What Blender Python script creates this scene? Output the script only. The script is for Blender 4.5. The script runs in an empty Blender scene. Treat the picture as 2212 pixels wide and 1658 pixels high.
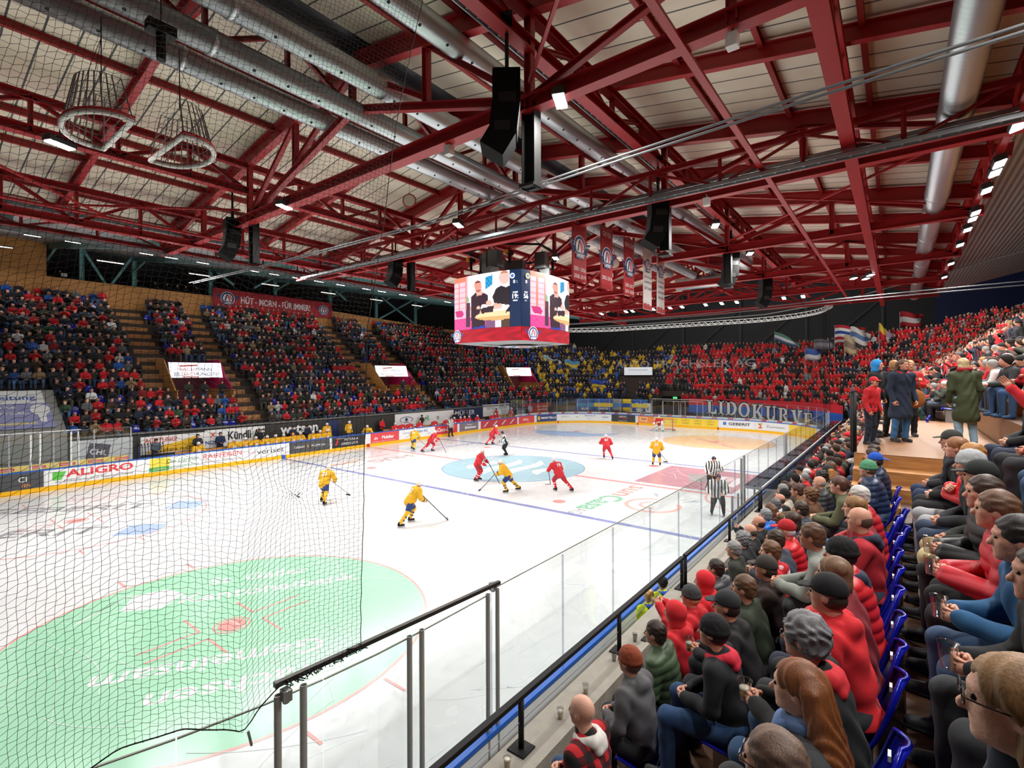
import bpy, math, random
import numpy as np
from mathutils import Matrix, Vector
PI = math.pi
D = bpy.data; SC = bpy.context.scene; COL = SC.collection
# ---------------- camera, world, exposure ----------------
cam = D.cameras.new('camera'); cam.sensor_width = 36; cam.lens = 17.583; cam.shift_y = -0.0086; cam.clip_start = .05; cam.clip_end = 300
cam_o = D.objects.new('camera', cam); COL.objects.link(cam_o); SC.camera = cam_o
YAW = 37.613
cam_o.matrix_world = Matrix.Translation((-25.28, -19.40, 5.843)) @ Matrix.Rotation(math.radians(YAW-90), 4, 'Z') @ Matrix.Rotation(PI/2, 4, 'X') @ Matrix.Rotation(math.radians(-.188), 4, 'Z')
wd = D.worlds.new('world'); SC.world = wd; wd.use_nodes = True
wd.node_tree.nodes['Background'].inputs[0].default_value = (.75, .85, 1, 1); wd.node_tree.nodes['Background'].inputs[1].default_value = .15
SC.view_settings.view_transform = 'Standard'; SC.view_settings.look = 'None'; SC.view_settings.gamma = 1; SC.view_settings.exposure = 0.0
SC.cycles.use_denoising = True; SC.cycles.max_bounces = 6; SC.cycles.diffuse_bounces = 4; SC.cycles.glossy_bounces = 2
SC.cycles.transparent_max_bounces = 16; SC.cycles.sample_clamp_indirect = 4; SC.cycles.caustics_reflective = False; SC.cycles.caustics_refractive = False
SC.cycles.use_adaptive_sampling = True; SC.cycles.adaptive_threshold = .05
# floodlights of the hall, plus unseen ones added for light: (x, y, z, watts, kind)
FLOOD = [(x, 4.9, 10.85, 1, 'side') for x in (-21.6,-20.5,-18.2,-17.3,-16.1,-13.9,-12.9,-11.7,-10.5,-9.2,-7.5,-6.4,-4.8,-3.1,-.9,1.5,3.5,5.5,7.5,9.5)] \
 + [(11.7, y, 10.85, 1, 'end') for y in (-.2,-2.35,-2.9,-4.6,-5.9,-6.8,-8.5,-9.6,-10.6,-12.5,-13.5,-14.6)] \
 + [(x, -21.35, 10.85, 1, 'near') for x in (-11,-8.7,-8.0,-6.5,-4.1,-3.3,-1.8,.8,-14,-16.5,-19,-21.5,-24,5,9)] \
 + [(27, y, 17.2, 1, 'high') for y in (-20,-12,-5,2,9,16)] \
 + [(x, y, 10.85, 1, 'mid') for x, y in ((-22.67,-5.08),(-17.65,-5.02),(-13.15,-7.81),(-17.49,-14.53),(-7.76,-14.56),(-2.81,-14.57),(-7.14,-7.8),(6.95,-18.1),(5.9,-18.34),(6.4,-17.6))]  # high row, both ends of near row, side lamps behind cube: added for brightness
FLOOD_W = {'side': 620, 'end': 620, 'near': 520, 'mid': 800, 'high': 1500}
LIGHT_SCALE = .355
def add_lamp(nm, loc, w, aim, size=(.5,.3), spread=PI, col=(1,.97,.93)):
    l = D.lights.new(nm, 'AREA'); l.shape = 'RECTANGLE'; l.size, l.size_y = size; l.energy = w*LIGHT_SCALE; l.color = col; l.spread = spread
    o = D.objects.new(nm, l); COL.objects.link(o); o.location = loc
    o.rotation_euler = (Vector(aim)-Vector(loc)).to_track_quat('-Z', 'Y').to_euler(); return o
for x, y, z, k, kd in FLOOD:
    ax, ay = {'side': (x, 4), 'end': (11, y), 'near': (x, -21), 'mid': (x, y), 'high': (33, y)}[kd]
    add_lamp('floodlight_beam', (x, y, z-.1), FLOOD_W[kd], (ax, ay, 0))
rng = random.Random(7); nr = np.random.RandomState(7)
# ---------------- materials ----------------
def lin(h):
    if isinstance(h, str):
        h = h.lstrip('#'); c = [int(h[i:i+2], 16)/255 for i in (0,2,4)]
        return tuple(x/12.92 if x <= .04045 else ((x+.055)/1.055)**2.4 for x in c)
    return tuple(h)
_M = {}
def mat(name, col, rough=.6, metal=0, var=0, vscale=8, bump=0, bscale=60, emit=0, spec=.5, coat=0):
    if name in _M: return _M[name]
    m = D.materials.new(name); m.use_nodes = True; nt = m.node_tree; b = nt.nodes['Principled BSDF']
    c = lin(col); b.inputs['Base Color'].default_value = (*c, 1); b.inputs['Roughness'].default_value = rough
    b.inputs['Metallic'].default_value = metal; b.inputs['Specular IOR Level'].default_value = spec
    if coat: b.inputs['Coat Weight'].default_value = coat
    if emit: b.inputs['Emission Color'].default_value = (*c, 1); b.inputs['Emission Strength'].default_value = emit
    if var or bump:
        tc = nt.nodes.new('ShaderNodeTexCoord')
    if var:
        n = nt.nodes.new('ShaderNodeTexNoise'); n.inputs['Scale'].default_value = vscale; n.inputs['Detail'].default_value = 5
        nt.links.new(tc.outputs['Object'], n.inputs['Vector'])
        mx = nt.nodes.new('ShaderNodeMix'); mx.data_type = 'RGBA'
        mx.inputs[6].default_value = (*[x*(1-var) for x in c], 1); mx.inputs[7].default_value = (*[min(1, x*(1+var)) for x in c], 1)
        nt.links.new(n.outputs['Fac'], mx.inputs[0]); nt.links.new(mx.outputs[2], b.inputs['Base Color'])
    if bump:
        n2 = nt.nodes.new('ShaderNodeTexNoise'); n2.inputs['Scale'].default_value = bscale; nt.links.new(tc.outputs['Object'], n2.inputs['Vector'])
        bp = nt.nodes.new('ShaderNodeBump'); bp.inputs['Strength'].default_value = bump; bp.inputs['Distance'].default_value = .02
        nt.links.new(n2.outputs['Fac'], bp.inputs['Height']); nt.links.new(bp.outputs['Normal'], b.inputs['Normal'])
    _M[name] = m; return m
def nodemat(name, fn):
    if name in _M: return _M[name]
    m = D.materials.new(name); m.use_nodes = True; fn(m.node_tree, m.node_tree.nodes['Principled BSDF']); _M[name] = m; return m
def attr_mat(name, rough=.75, emit=0):
    def f(nt, b):
        a = nt.nodes.new('ShaderNodeAttribute'); a.attribute_name = 'Col'
        b.inputs['Roughness'].default_value = rough
        if emit:
            b.inputs['Base Color'].default_value = (0,0,0,1); nt.links.new(a.outputs['Color'], b.inputs['Emission Color']); b.inputs['Emission Strength'].default_value = emit
        else: nt.links.new(a.outputs['Color'], b.inputs['Base Color'])
    return nodemat(name, f)
def glass_mat(name='clear_glass', tint=(.93,.96,.96), refl=.10):
    if name in _M: return _M[name]
    m = D.materials.new(name); m.use_nodes = True; nt = m.node_tree; nt.nodes.clear()
    o = nt.nodes.new('ShaderNodeOutputMaterial'); t = nt.nodes.new('ShaderNodeBsdfTransparent'); g = nt.nodes.new('ShaderNodeBsdfGlossy')
    t.inputs[0].default_value = (*tint, 1); g.inputs['Roughness'].default_value = .03; g.inputs[0].default_value = (.9,.9,.9,1)
    mx = nt.nodes.new('ShaderNodeMixShader'); lw = nt.nodes.new('ShaderNodeLayerWeight'); lw.inputs[0].default_value = .25
    ml = nt.nodes.new('ShaderNodeMath'); ml.operation = 'MULTIPLY_ADD'; ml.inputs[1].default_value = .16; ml.inputs[2].default_value = refl*.4
    nt.links.new(lw.outputs['Fresnel'], ml.inputs[0]); nt.links.new(ml.outputs[0], mx.inputs[0]); nt.links.new(t.outputs[0], mx.inputs[1]); nt.links.new(g.outputs[0], mx.inputs[2]); nt.links.new(mx.outputs[0], o.inputs[0])
    _M[name] = m; return m
# ---------------- mesh building ----------------
class MB:
    def __init__(s): s.v = []; s.f = []; s.m = []; s.c = []; s.n = 0
    def add(s, vs, fs, mi=0):
        s.v.extend([tuple(map(float, p)) for p in vs]); n = s.n
        s.f.extend([tuple(i+n for i in f) for f in fs]); s.m.extend([mi]*len(fs)); s.n += len(vs); return s
    def box(s, c, d, rz=0, mi=0):
        x, y, z = [k/2 for k in d]; co, si = math.cos(rz), math.sin(rz)
        vs = [(c[0]+a*x*co-b*y*si, c[1]+a*x*si+b*y*co, c[2]+e*z) for a in (-1,1) for b in (-1,1) for e in (-1,1)]
        return s.add(vs, [(0,1,3,2),(4,6,7,5),(0,4,5,1),(2,3,7,6),(0,2,6,4),(1,5,7,3)], mi)
    def b2(s, p, q, mi=0): return s.box([(a+b)/2 for a, b in zip(p, q)], [abs(b-a) for a, b in zip(p, q)], 0, mi)
    def prof(s, p0, p1, pts, up=(0,0,1), mi=0, caps=True):
        a = Vector(p0); d = Vector(p1)-a; f = d.normalized(); u = Vector(up)
        r = f.cross(u)
        if r.length < 1e-4: r = f.cross(Vector((1,0,0)))
        r.normalize(); u = r.cross(f); n = len(pts)
        vs = [a+r*x+u*y for x, y in pts]+[a+d+r*x+u*y for x, y in pts]
        fs = [(i, (i+1) % n, n+(i+1) % n, n+i) for i in range(n)]
        if caps: fs += [tuple(range(n-1,-1,-1)), tuple(range(n, 2*n))]
        return s.add(vs, fs, mi)
    def beam(s, p0, p1, w, h, up=(0,0,1), mi=0):
        return s.prof(p0, p1, [(-w/2,-h/2),(w/2,-h/2),(w/2,h/2),(-w/2,h/2)], up, mi)
    def ibeam(s, p0, p1, w, h, t=.02, up=(0,0,1), mi=0):
        a, b = w/2, h/2
        return s.prof(p0, p1, [(-a,-b),(a,-b),(a,-b+t),(t/2,-b+t),(t/2,b-t),(a,b-t),(a,b),(-a,b),(-a,b-t),(-t/2,b-t),(-t/2,-b+t),(-a,-b+t)], up, mi)
    def cyl(s, p0, p1, r, n=8, mi=0, r1=None, caps=True):
        r1 = r if r1 is None else r1; a = Vector(p0); b = Vector(p1); f = (b-a).normalized()
        u = Vector((0,0,1)) if abs(f.z) < .95 else Vector((1,0,0)); x = f.cross(u).normalized(); y = x.cross(f)
        vs = [a+(x*math.cos(2*PI*i/n)+y*math.sin(2*PI*i/n))*r for i in range(n)]+[b+(x*math.cos(2*PI*i/n)+y*math.sin(2*PI*i/n))*r1 for i in range(n)]
        fs = [(i, (i+1) % n, n+(i+1) % n, n+i) for i in range(n)]
        if caps: fs += [tuple(range(n-1,-1,-1)), tuple(range(n, 2*n))]
        return s.add(vs, fs, mi)
    def tube(s, pts, r, n=6, mi=0):
        P = [Vector(p) for p in pts]; vs = []; fs = []
        for i, p in enumerate(P):
            f = (P[min(i+1, len(P)-1)]-P[max(i-1, 0)]).normalized(); u = Vector((0,0,1)) if abs(f.z) < .95 else Vector((1,0,0))
            x = f.cross(u).normalized(); y = x.cross(f)
            rr = r[i] if isinstance(r, (list, tuple)) else r
            vs += [p+(x*math.cos(2*PI*k/n)+y*math.sin(2*PI*k/n))*rr for k in range(n)]
        for i in range(len(P)-1):
            fs += [(i*n+k, i*n+(k+1) % n, (i+1)*n+(k+1) % n, (i+1)*n+k) for k in range(n)]
        fs += [tuple(range(n-1,-1,-1)), tuple(range((len(P)-1)*n, len(P)*n))]
        return s.add(vs, fs, mi)
    def lathe(s, c, prof, n=16, mi=0):
        vs = [(c[0]+r*math.cos(2*PI*k/n), c[1]+r*math.sin(2*PI*k/n), c[2]+z) for r, z in prof for k in range(n)]
        fs = [(i*n+k, i*n+(k+1) % n, (i+1)*n+(k+1) % n, (i+1)*n+k) for i in range(len(prof)-1) for k in range(n)]
        return s.add(vs, fs, mi)
    def poly(s, pts, mi=0): return s.add(pts, [tuple(range(len(pts)))], mi)
    def prism(s, pts2, M, t, mi=0):     # 2-D outline in the matrix' xy plane, thickness t along its z
        n = len(pts2); vs = [M @ Vector((x, y, 0)) for x, y in pts2]+[M @ Vector((x, y, t)) for x, y in pts2]
        return s.add(vs, [tuple(range(n-1,-1,-1)), tuple(range(n, 2*n))]+[(i, (i+1) % n, n+(i+1) % n, n+i) for i in range(n)], mi)
    def mesh(s, name, mats=(), smooth=False):
        me = D.meshes.new(name); me.from_pydata(s.v, [], s.f)
        for m in mats: me.materials.append(m)
        if len(mats) > 1: me.polygons.foreach_set('material_index', s.m)
        if smooth: me.shade_smooth()
        me.update(); return me
def link(name, me, parent=None, M=None):
    o = D.objects.new(name, me); COL.objects.link(o)
    if parent: o.parent = parent
    if M is not None: o.matrix_local = M if isinstance(M, Matrix) else Matrix.Translation(M)
    return o
def obj(name, mb, mats, parent=None, smooth=False, M=None):
    if not isinstance(mats, (list, tuple)): mats = [mats]
    return link(name, mb.mesh(name, mats, smooth), parent, M)
def tag(o, label=None, cat=None, group=None, kind=None):
    if label: o['label'] = label
    if cat: o['category'] = cat
    if group: o['group'] = group
    if kind: o['kind'] = kind
    return o
def thing(name, loc, label, cat, group=None, rz=0):
    o = D.objects.new(name, None); COL.objects.link(o); o.location = loc; o.rotation_euler = (0,0,rz); o.empty_display_size = .2
    return tag(o, label, cat, group)
def copy_tree(o, parent=None):
    c = o.copy(); COL.objects.link(c); c.parent = parent
    for ch in list(o.children): copy_tree(ch, c)
    return c
def struct(name, mb, mats, smooth=False): return tag(obj(name, mb, mats, None, smooth), kind='structure')
def npmesh(name, V, F, mats, smooth=False, colors=None):
    me = D.meshes.new(name); F = np.asarray(F, dtype=np.int32); V = np.asarray(V, dtype=np.float32); k = F.shape[1]
    me.vertices.add(len(V)); me.vertices.foreach_set('co', V.ravel()); me.loops.add(F.size); me.loops.foreach_set('vertex_index', F.ravel())
    me.polygons.add(len(F)); me.polygons.foreach_set('loop_start', np.arange(0, F.size, k, dtype=np.int32)); me.polygons.foreach_set('loop_total', np.full(len(F), k, dtype=np.int32))
    for m in mats: me.materials.append(m)
    me.update(calc_edges=True)
    if colors is not None:
        a = me.color_attributes.new('Col', 'FLOAT_COLOR', 'CORNER'); c = np.ones((len(F), k, 4), dtype=np.float32); c[..., :3] = np.asarray(colors, dtype=np.float32)[:, None, :]
        a.data.foreach_set('color', c.ravel())
    if smooth: me.shade_smooth()
    return me
_dg = bpy.context.evaluated_depsgraph_get
def text_mesh(txt, size, bold=0, shear=0, align='CENTER', spacing=1.0, ext=0, wx=1.0):
    cu = D.curves.new('t', 'FONT'); cu.body = txt; cu.size = size; cu.align_x = align; cu.align_y = 'CENTER'; cu.offset = bold*size; cu.shear = shear
    cu.space_character = spacing; cu.resolution_u = 3; cu.fill_mode = 'FRONT' if not ext else 'BOTH'; cu.extrude = ext
    o = D.objects.new('t', cu); COL.objects.link(o); dg = _dg(); dg.update(); me = D.meshes.new_from_object(o.evaluated_get(dg)); D.objects.remove(o); D.curves.remove(cu)
    if wx != 1.0: me.transform(Matrix.Diagonal((wx,1,1,1)))
    return me
def plane_M(o, xdir, ydir):   # matrix with local x,y axes and z = x cross y, origin o
    x = Vector(xdir).normalized(); y = Vector(ydir).normalized(); z = x.cross(y)
    return Matrix(((x.x,y.x,z.x,o[0]),(x.y,y.y,z.y,o[1]),(x.z,y.z,z.z,o[2]),(0,0,0,1)))
def text(name, txt, size, M, m, parent=None, width=None, **kw):
    me = text_mesh(txt, size, **kw); me.name = name; me.materials.append(m)
    if width and len(me.vertices):
        n = len(me.vertices); co = np.empty(n*3); me.vertices.foreach_get('co', co); xs = co[0::3]; w = xs.max()-xs.min(); me.transform(Matrix.Diagonal((width/w,1,1,1)))
    return link(name, me, parent, M)
RED = mat('red_steel_paint', '#a31c22', .42, var=.12, vscale=1.5); REDL = mat('red_purlin_paint', '#97201f', .5)
BLK = mat('black_paint', '#131313', .6, spec=.3); GALV = mat('galvanised_steel', '#9aa0a3', .38, .85, var=.15, vscale=6); ALU = mat('aluminium', '#b9bcbf', .3, .8)
CONC = mat('concrete', '#9a958b', .85, var=.2, vscale=5, bump=.3); WHITE = mat('white_panel', '#e2e3e4', .4); TEAL = mat('teal_steel_paint', '#6fa6a4', .5)
def wood_fn(col, col2, sc):
    def f(nt, b):
        tc = nt.nodes.new('ShaderNodeTexCoord'); mp = nt.nodes.new('ShaderNodeMapping'); mp.inputs['Scale'].default_value = sc
        n = nt.nodes.new('ShaderNodeTexNoise'); n.inputs['Scale'].default_value = 3; n.inputs['Detail'].default_value = 6
        r = nt.nodes.new('ShaderNodeValToRGB'); r.color_ramp.elements[0].color = (*lin(col), 1); r.color_ramp.elements[1].color = (*lin(col2), 1); r.color_ramp.elements[0].position = .35; r.color_ramp.elements[1].position = .65
        nt.links.new(tc.outputs['Object'], mp.inputs[0]); nt.links.new(mp.outputs[0], n.inputs['Vector']); nt.links.new(n.outputs['Fac'], r.inputs[0]); nt.links.new(r.outputs[0], b.inputs['Base Color']); b.inputs['Roughness'].default_value = .55
    return f
WOOD = nodemat('spruce_boards', wood_fn('#b07a3c', '#c98f4e', (.4,.4,6))); WOODF = nodemat('worn_wood_floor', wood_fn('#3f2a1c', '#5d3e28', (3,.5,1)))
ORDN = ['first','second','third','fourth','fifth','sixth','seventh','eighth']
# ---------------- rink ----------------
RC = 8.5
def rpath(s):
    A = PI/2*RC
    if s < 0: t = -s/RC; return (-21.5-RC*math.sin(t), 6.5+RC*math.cos(t))
    if s < 43: return (-21.5+s, 15.)
    s -= 43
    if s < A: t = s/RC; return (21.5+RC*math.sin(t), 6.5+RC*math.cos(t))
    s -= A
    if s < 13: return (30., 6.5-s)
    s -= 13
    if s < A: t = s/RC; return (21.5+RC*math.cos(t), -6.5-RC*math.sin(t))
    s -= A
    if s < 43: return (21.5-s, -15.)
    s -= 43; t = s/RC; return (-21.5-RC*math.sin(t), -6.5-RC*math.cos(t))
SE = 43+PI/2*RC*2+13+43      # start of the near-left corner
def rnorm(s):   # outward normal and tangent
    a = rpath(s-.01); b = rpath(s+.01); t = Vector((b[0]-a[0], b[1]-a[1], 0))
    if s < 0: t = -t if s < -1e9 else t
    t.normalize(); return Vector((-t.y, t.x, 0)), t
def rpt(s, off, z):
    p = rpath(s); n, t = rnorm(s); return (p[0]+n.x*off, p[1]+n.y*off, z)
def srange(s0, s1, st=.5):
    n = max(1, int(math.ceil((s1-s0)/st))); return [s0+(s1-s0)*i/n for i in range(n+1)]
def ribbon(mb, s0, s1, prof, st=.5, mi=0, closed=True):
    S = srange(s0, s1, st); k = len(prof); vs = [rpt(s, o, z) for s in S for o, z in prof]; fs = []
    for i in range(len(S)-1):
        for j in range(k if closed else k-1): fs.append((i*k+j, (i+1)*k+j, (i+1)*k+(j+1) % k, i*k+(j+1) % k))
    if closed: fs += [tuple(range(k)), tuple(range(len(S)*k-1, (len(S)-1)*k-1, -1))]
    return mb.add(vs, fs, mi)
# ice with markings painted in (each marking a thin mesh child of the ice)
def ice_fn(nt, b):
    tc = nt.nodes.new('ShaderNodeTexCoord'); n = nt.nodes.new('ShaderNodeTexNoise'); n.inputs['Scale'].default_value = .35; n.inputs['Detail'].default_value = 6
    n2 = nt.nodes.new('ShaderNodeTexNoise'); n2.inputs['Scale'].default_value = 2.2; n2.inputs['Detail'].default_value = 8; n2.inputs['Distortion'].default_value = 1.5
    nt.links.new(tc.outputs['Object'], n.inputs['Vector']); nt.links.new(tc.outputs['Object'], n2.inputs['Vector'])
    r = nt.nodes.new('ShaderNodeMapRange'); r.inputs[1].default_value = .35; r.inputs[2].default_value = .7; r.inputs[3].default_value = .10; r.inputs[4].default_value = .30
    nt.links.new(n2.outputs['Fac'], r.inputs[0]); nt.links.new(r.outputs[0], b.inputs['Roughness'])
    mx = nt.nodes.new('ShaderNodeMix'); mx.data_type = 'RGBA'; mx.inputs[6].default_value = (.78,.80,.82,1); mx.inputs[7].default_value = (.86,.87,.88,1)
    nt.links.new(n.outputs['Fac'], mx.inputs[0]); nt.links.new(mx.outputs[2], b.inputs['Base Color']); b.inputs['Specular IOR Level'].default_value = .35
    bp = nt.nodes.new('ShaderNodeBump'); bp.inputs['Strength'].default_value = .12; bp.inputs['Distance'].default_value = .01; nt.links.new(n2.outputs['Fac'], bp.inputs['Height']); nt.links.new(bp.outputs['Normal'], b.inputs['Normal'])
ICE = nodemat('ice', ice_fn)
ring = [rpath(s) for s in srange(0, SE+PI/2*RC, .5)]
# left end straight and the last corner
left = [(-30, -6.5), (-30, 6.5)]+[(-21.5-RC*math.cos(t), 6.5+RC*math.sin(t)) for t in [PI/2*i/16 for i in range(17)]]
outl = ring+left
mb = MB(); mb.poly([(x, y, 0) for x, y in outl][::-1]); ice = tag(obj('ice_floor', mb, ICE), kind='structure')
mb = MB(); mb.b2((-45,-40,-.3), (60,45,-.06)); struct('floor', mb, CONC)
def mark(name, col, polys, lift=.002, label=None):
    m = mat('ice_paint_'+name+col, col, .22, spec=.35); mb = MB()
    for p in polys: mb.poly([(x, y, lift) for x, y in p])
    return tag(obj(name, mb, m, ice), label)
def rect(x0, y0, x1, y1): return [(x0,y0),(x1,y0),(x1,y1),(x0,y1)]
def disc(cx, cy, r, n=48): return [(cx+r*math.cos(2*PI*i/n), cy+r*math.sin(2*PI*i/n)) for i in range(n)]
def ringq(cx, cy, r0, r1, n=64, a0=0, a1=2*PI):
    return [[(cx+r0*math.cos(a), cy+r0*math.sin(a)), (cx+r1*math.cos(a), cy+r1*math.sin(a)), (cx+r1*math.cos(b), cy+r1*math.sin(b)), (cx+r0*math.cos(b), cy+r0*math.sin(b))] for a, b in [(a0+(a1-a0)*i/n, a0+(a1-a0)*(i+1)/n) for i in range(n)]]
lb = '#8b93c4'; rl = '#e8a0a2'
mark('blue_line', lb, [rect(-7.29,-15,-6.99,15)], label='blue zone line nearer the netting'); mark('blue_line', lb, [rect(6.99,-15,7.29,15)], label='blue zone line farther from the netting')
mark('centre_line', rl, [rect(-.15,-15,.15,-4.5), rect(-.15,4.5,.15,15)])
for gx in (-26, 26): mark('goal_line', rl, [rect(gx-.03,-13.6,gx+.03,13.6)])
mark('centre_circle', '#a9cbd8', [disc(0,0,4.5,72)], .002, 'pale blue centre circle with white lettering'); mark('centre_circle_rim', '#8fa6cf', ringq(0,0,4.47,4.53), .003)
wm = mat('ice_paint_white', '#eef2f3', .22, spec=.35)
def ice_text(txt, size, x, y, ang, col, lift=.004, nm='ice_lettering', **kw):
    m = mat('ice_ink_'+str(col), col, .22, spec=.35) if isinstance(col, str) else col
    return text(nm, txt, size, Matrix.Translation((x, y, lift)) @ Matrix.Rotation(ang, 4, 'Z'), m, ice, **kw)
for k, (dy, w) in enumerate(((2.2,3.4),(.7,5.6),(-.8,5.6),(-2.3,3.6))):
    mb = MB(); n = 24; pts = []
    for i in range(n+1): t = i/n; pts.append((-w/2+w*t, dy+.35*math.sin(t*PI*2)+.38*(1-abs(2*t-1)**3)))
    for i in range(n, -1, -1): t = i/n; pts.append((-w/2+w*t, dy+.35*math.sin(t*PI*2)-.38*(1-abs(2*t-1)**3)))
    mb.poly([(x*math.cos(.25)-y*math.sin(.25), x*math.sin(.25)+y*math.cos(.25), .004) for x, y in pts]); obj('ice_swoosh', mb, wm, ice)
for (x, y) in ((-5.64,7),(-5.64,-7),(5.64,7),(5.64,-7)): mark('face_off_spot', '#f09c98', [disc(x,y,.3)], .004)
green = '#a6e0bf'; LGT = '#efaaa6'
def hashes(cx, cy, col=LGT):
    q = []
    for sy in (-1,1):
        for sx in (-.85,.85): q.append(rect(cx+sx-.03, cy+sy*4.55, cx+sx+.03, cy+sy*5.15))
    for sy in (-1,1):
        for sx in (-1,1):
            q.append(rect(cx+sx*.6, cy+sy*.25-.03, cx+sx*1.8, cy+sy*.25+.03)); q.append(rect(cx+sx*.6-.03, cy+sy*.25, cx+sx*.6+.03, cy+sy*1.15))
    mark('face_off_marks', col, [p for p in q], .005)
def end_circle(cx, cy, fill=None, lab=None):
    if fill: mark('end_circle_disc', fill, [disc(cx,cy,4.47,72)], .002, lab)
    mark('face_off_circle', LGT, ringq(cx,cy,4.46,4.53), .0035); mark('face_off_spot', '#f3a49f', [disc(cx,cy,.3)], .006); mark('face_off_spot_rim', LGT, ringq(cx,cy,.36,.40,32), .006); hashes(cx, cy)
end_circle(-20,-7,green,'pale green advertising circle behind the netting'); end_circle(-20,7); end_circle(20,-7,'#f6cfa2','pale orange advertising circle at the far end'); end_circle(20,7)
mark('blue_advert_sweep', '#a9c6ee', [[(20+4.4*math.cos(a), 7+4.4*math.sin(a)) for a in [PI*.62+PI*.95*i/24 for i in range(25)]]+[(18.8,4.6),(19.6,7)]], .003)
# green circle writing, read from the far benches
for t_, s_, x_, y_, a_, w_ in (('St. Galler', .7, -18.2, -4.6, -.55, 2.6), ('Kantonalbank', .75, -18.4, -5.7, -.55, 4.4), ('Gemeinsam', .8, -20.9, -8.3, PI-.55, 4.2), ('wachsen', .75, -20.9, -9.5, PI-.55, 3.2)):
    ice_text(t_, s_, x_, y_, a_, wm, .004, bold=.012, width=w_)
mb = MB(); mb.poly([(-21.4,-4.1,.004),(-20.9,-3.3,.004),(-20.2,-3.5,.004),(-20.0,-4.2,.004),(-20.7,-4.7,.004)]); mb.poly([(-22.4,-4.2,.0041),(-22.1,-3.9,.0041),(-20.7,-3.1,.0041),(-21.0,-3.2,.0041)]); obj('ice_logo_blocks', mb, wm, ice)
for xx, yy in ((-19.8,9.6), (-22.2,6.8)): ice_text('GEBERIT', 1.3, xx, yy, -.73, '#a2a2a6', width=6.5, bold=.02)
def dia(cx, cy, r, a): return [(cx+r*math.cos(a+k*PI/2), cy+r*math.sin(a+k*PI/2)) for k in range(4)]
mark('blue_square', '#a9bfe6', [dia(-16.3,6.3,.95,.05), dia(-18.8,3.5,.95,.05)], .003)
ice_text('sun', 1.5, -1.75, -8.75, PI, '#e6aaa2', bold=.01, width=2.4); ice_text('Casa', 1.5, -4.6, -8.6, PI, '#8fcbab', bold=.02, width=3.0); ice_text('AG', .9, -6.55, -8.5, PI, '#b4b6b8', width=.9)
mark('sun_ring', '#f3b9b2', ringq(-3.7,-10.7,1.05,1.25,40,.2,5.4)+ringq(-3.7,-10.7,.45,.62,30,0,3.6), .004)
mark('sun_ray', '#b7c2c8', [[(-2.3,-10.4),(-1.5,-9.8),(-1.45,-10.1)]], .004); mark('sun_ray', '#b7c2c8', [[(-2.6,-11.6),(-1.8,-12.2),(-1.7,-11.9)]], .004)
mark('maroon_panel', '#c5949f', [rect(.6,-13.0,6.4,-7.9)], .003, 'maroon advertising panel painted beyond the centre line'); mark('grey_badge', '#a7a3a3', [[(2.3,-10.4),(4.5,-9.6),(4.9,-11.4),(2.8,-11.6)]], .004); mark('white_badge', '#ece4e6', [rect(2.2,-12.7,4.8,-11.3)], .005)
ice_text('KLOSTER', .7, 3.5, -12.0, PI, '#c77b86', .006, bold=.02, width=2.3)
mark('referee_crease', '#efb3ae', ringq(0,-15,2.9,3.0,40,.02,PI-.02), .004)
ice_text('HUG', 1.5, -2.6, 8.9, PI, '#c3aaa9', bold=.01, width=3.5); ice_text('BÄCKEREI', .6, -3.2, 10.6, PI, '#f0bcb0', width=3.6); mark('peach_bar', '#f6c8b3', [rect(-7.0,9.6,-4.6,10.1)], .004)
ice_text('Rapperswil-Jona', 1.0, 4.0, 9.8, -.1, '#a9b2dd', bold=.01, width=7.2); ice_text('Stadt', .8, 3.8, 11.2, -.1, '#a9b2dd')
ice_text('Seven Seas', 1.0, 19.2, -7.1, .79+PI, '#e7a3a0', .005, bold=.02, width=6.0); ice_text('Linth', .8, 22.3, 3.4, -.7, '#c5ccd2', .004)
mb = MB()   # goal creases
for gx, sg in ((26,-1),(-26,1)): mb.poly([(gx+sg*.03, 1.8, .003)]+[(gx+sg*(.0+1.8*math.sin(PI*i/20)), 1.8*math.cos(PI*i/20), .003) for i in range(21)][::1 if sg > 0 else 1]+[(gx+sg*.03, -1.8, .003)])
obj('goal_crease', mb, mat('crease_blue', '#b9def0', .22), ice)
# skate scratches
mb = MB(); r2 = random.Random(3)
for _ in range(1500):
    x = r2.uniform(-27,28); y = r2.uniform(-14.3,14.3); a = r2.uniform(0, 2*PI); cv = r2.gauss(0,.25); L = r2.uniform(.6,3.2); w = r2.uniform(.002,.007); n = 8; pts = []
    for i in range(n+1): pts.append((x, y)); x += math.cos(a)*L/n; y += math.sin(a)*L/n; a += cv*L/n
    if abs(pts[-1][0]) > 28 or abs(pts[-1][1]) > 14.5: continue
    for (x0,y0),(x1,y1) in zip(pts, pts[1:]):
        dx, dy = x1-x0, y1-y0; l = math.hypot(dx, dy); ox, oy = -dy/l*w, dx/l*w
        mb.add([(x0-ox,y0-oy,.0065),(x1-ox,y1-oy,.0065),(x1+ox,y1+oy,.0065),(x0+ox,y0+oy,.0065)], [(0,1,2,3)])
tag(obj('skate_scratches', mb, mat('ice_snow', '#f4f7f8', .7), ice), kind='stuff')
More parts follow.
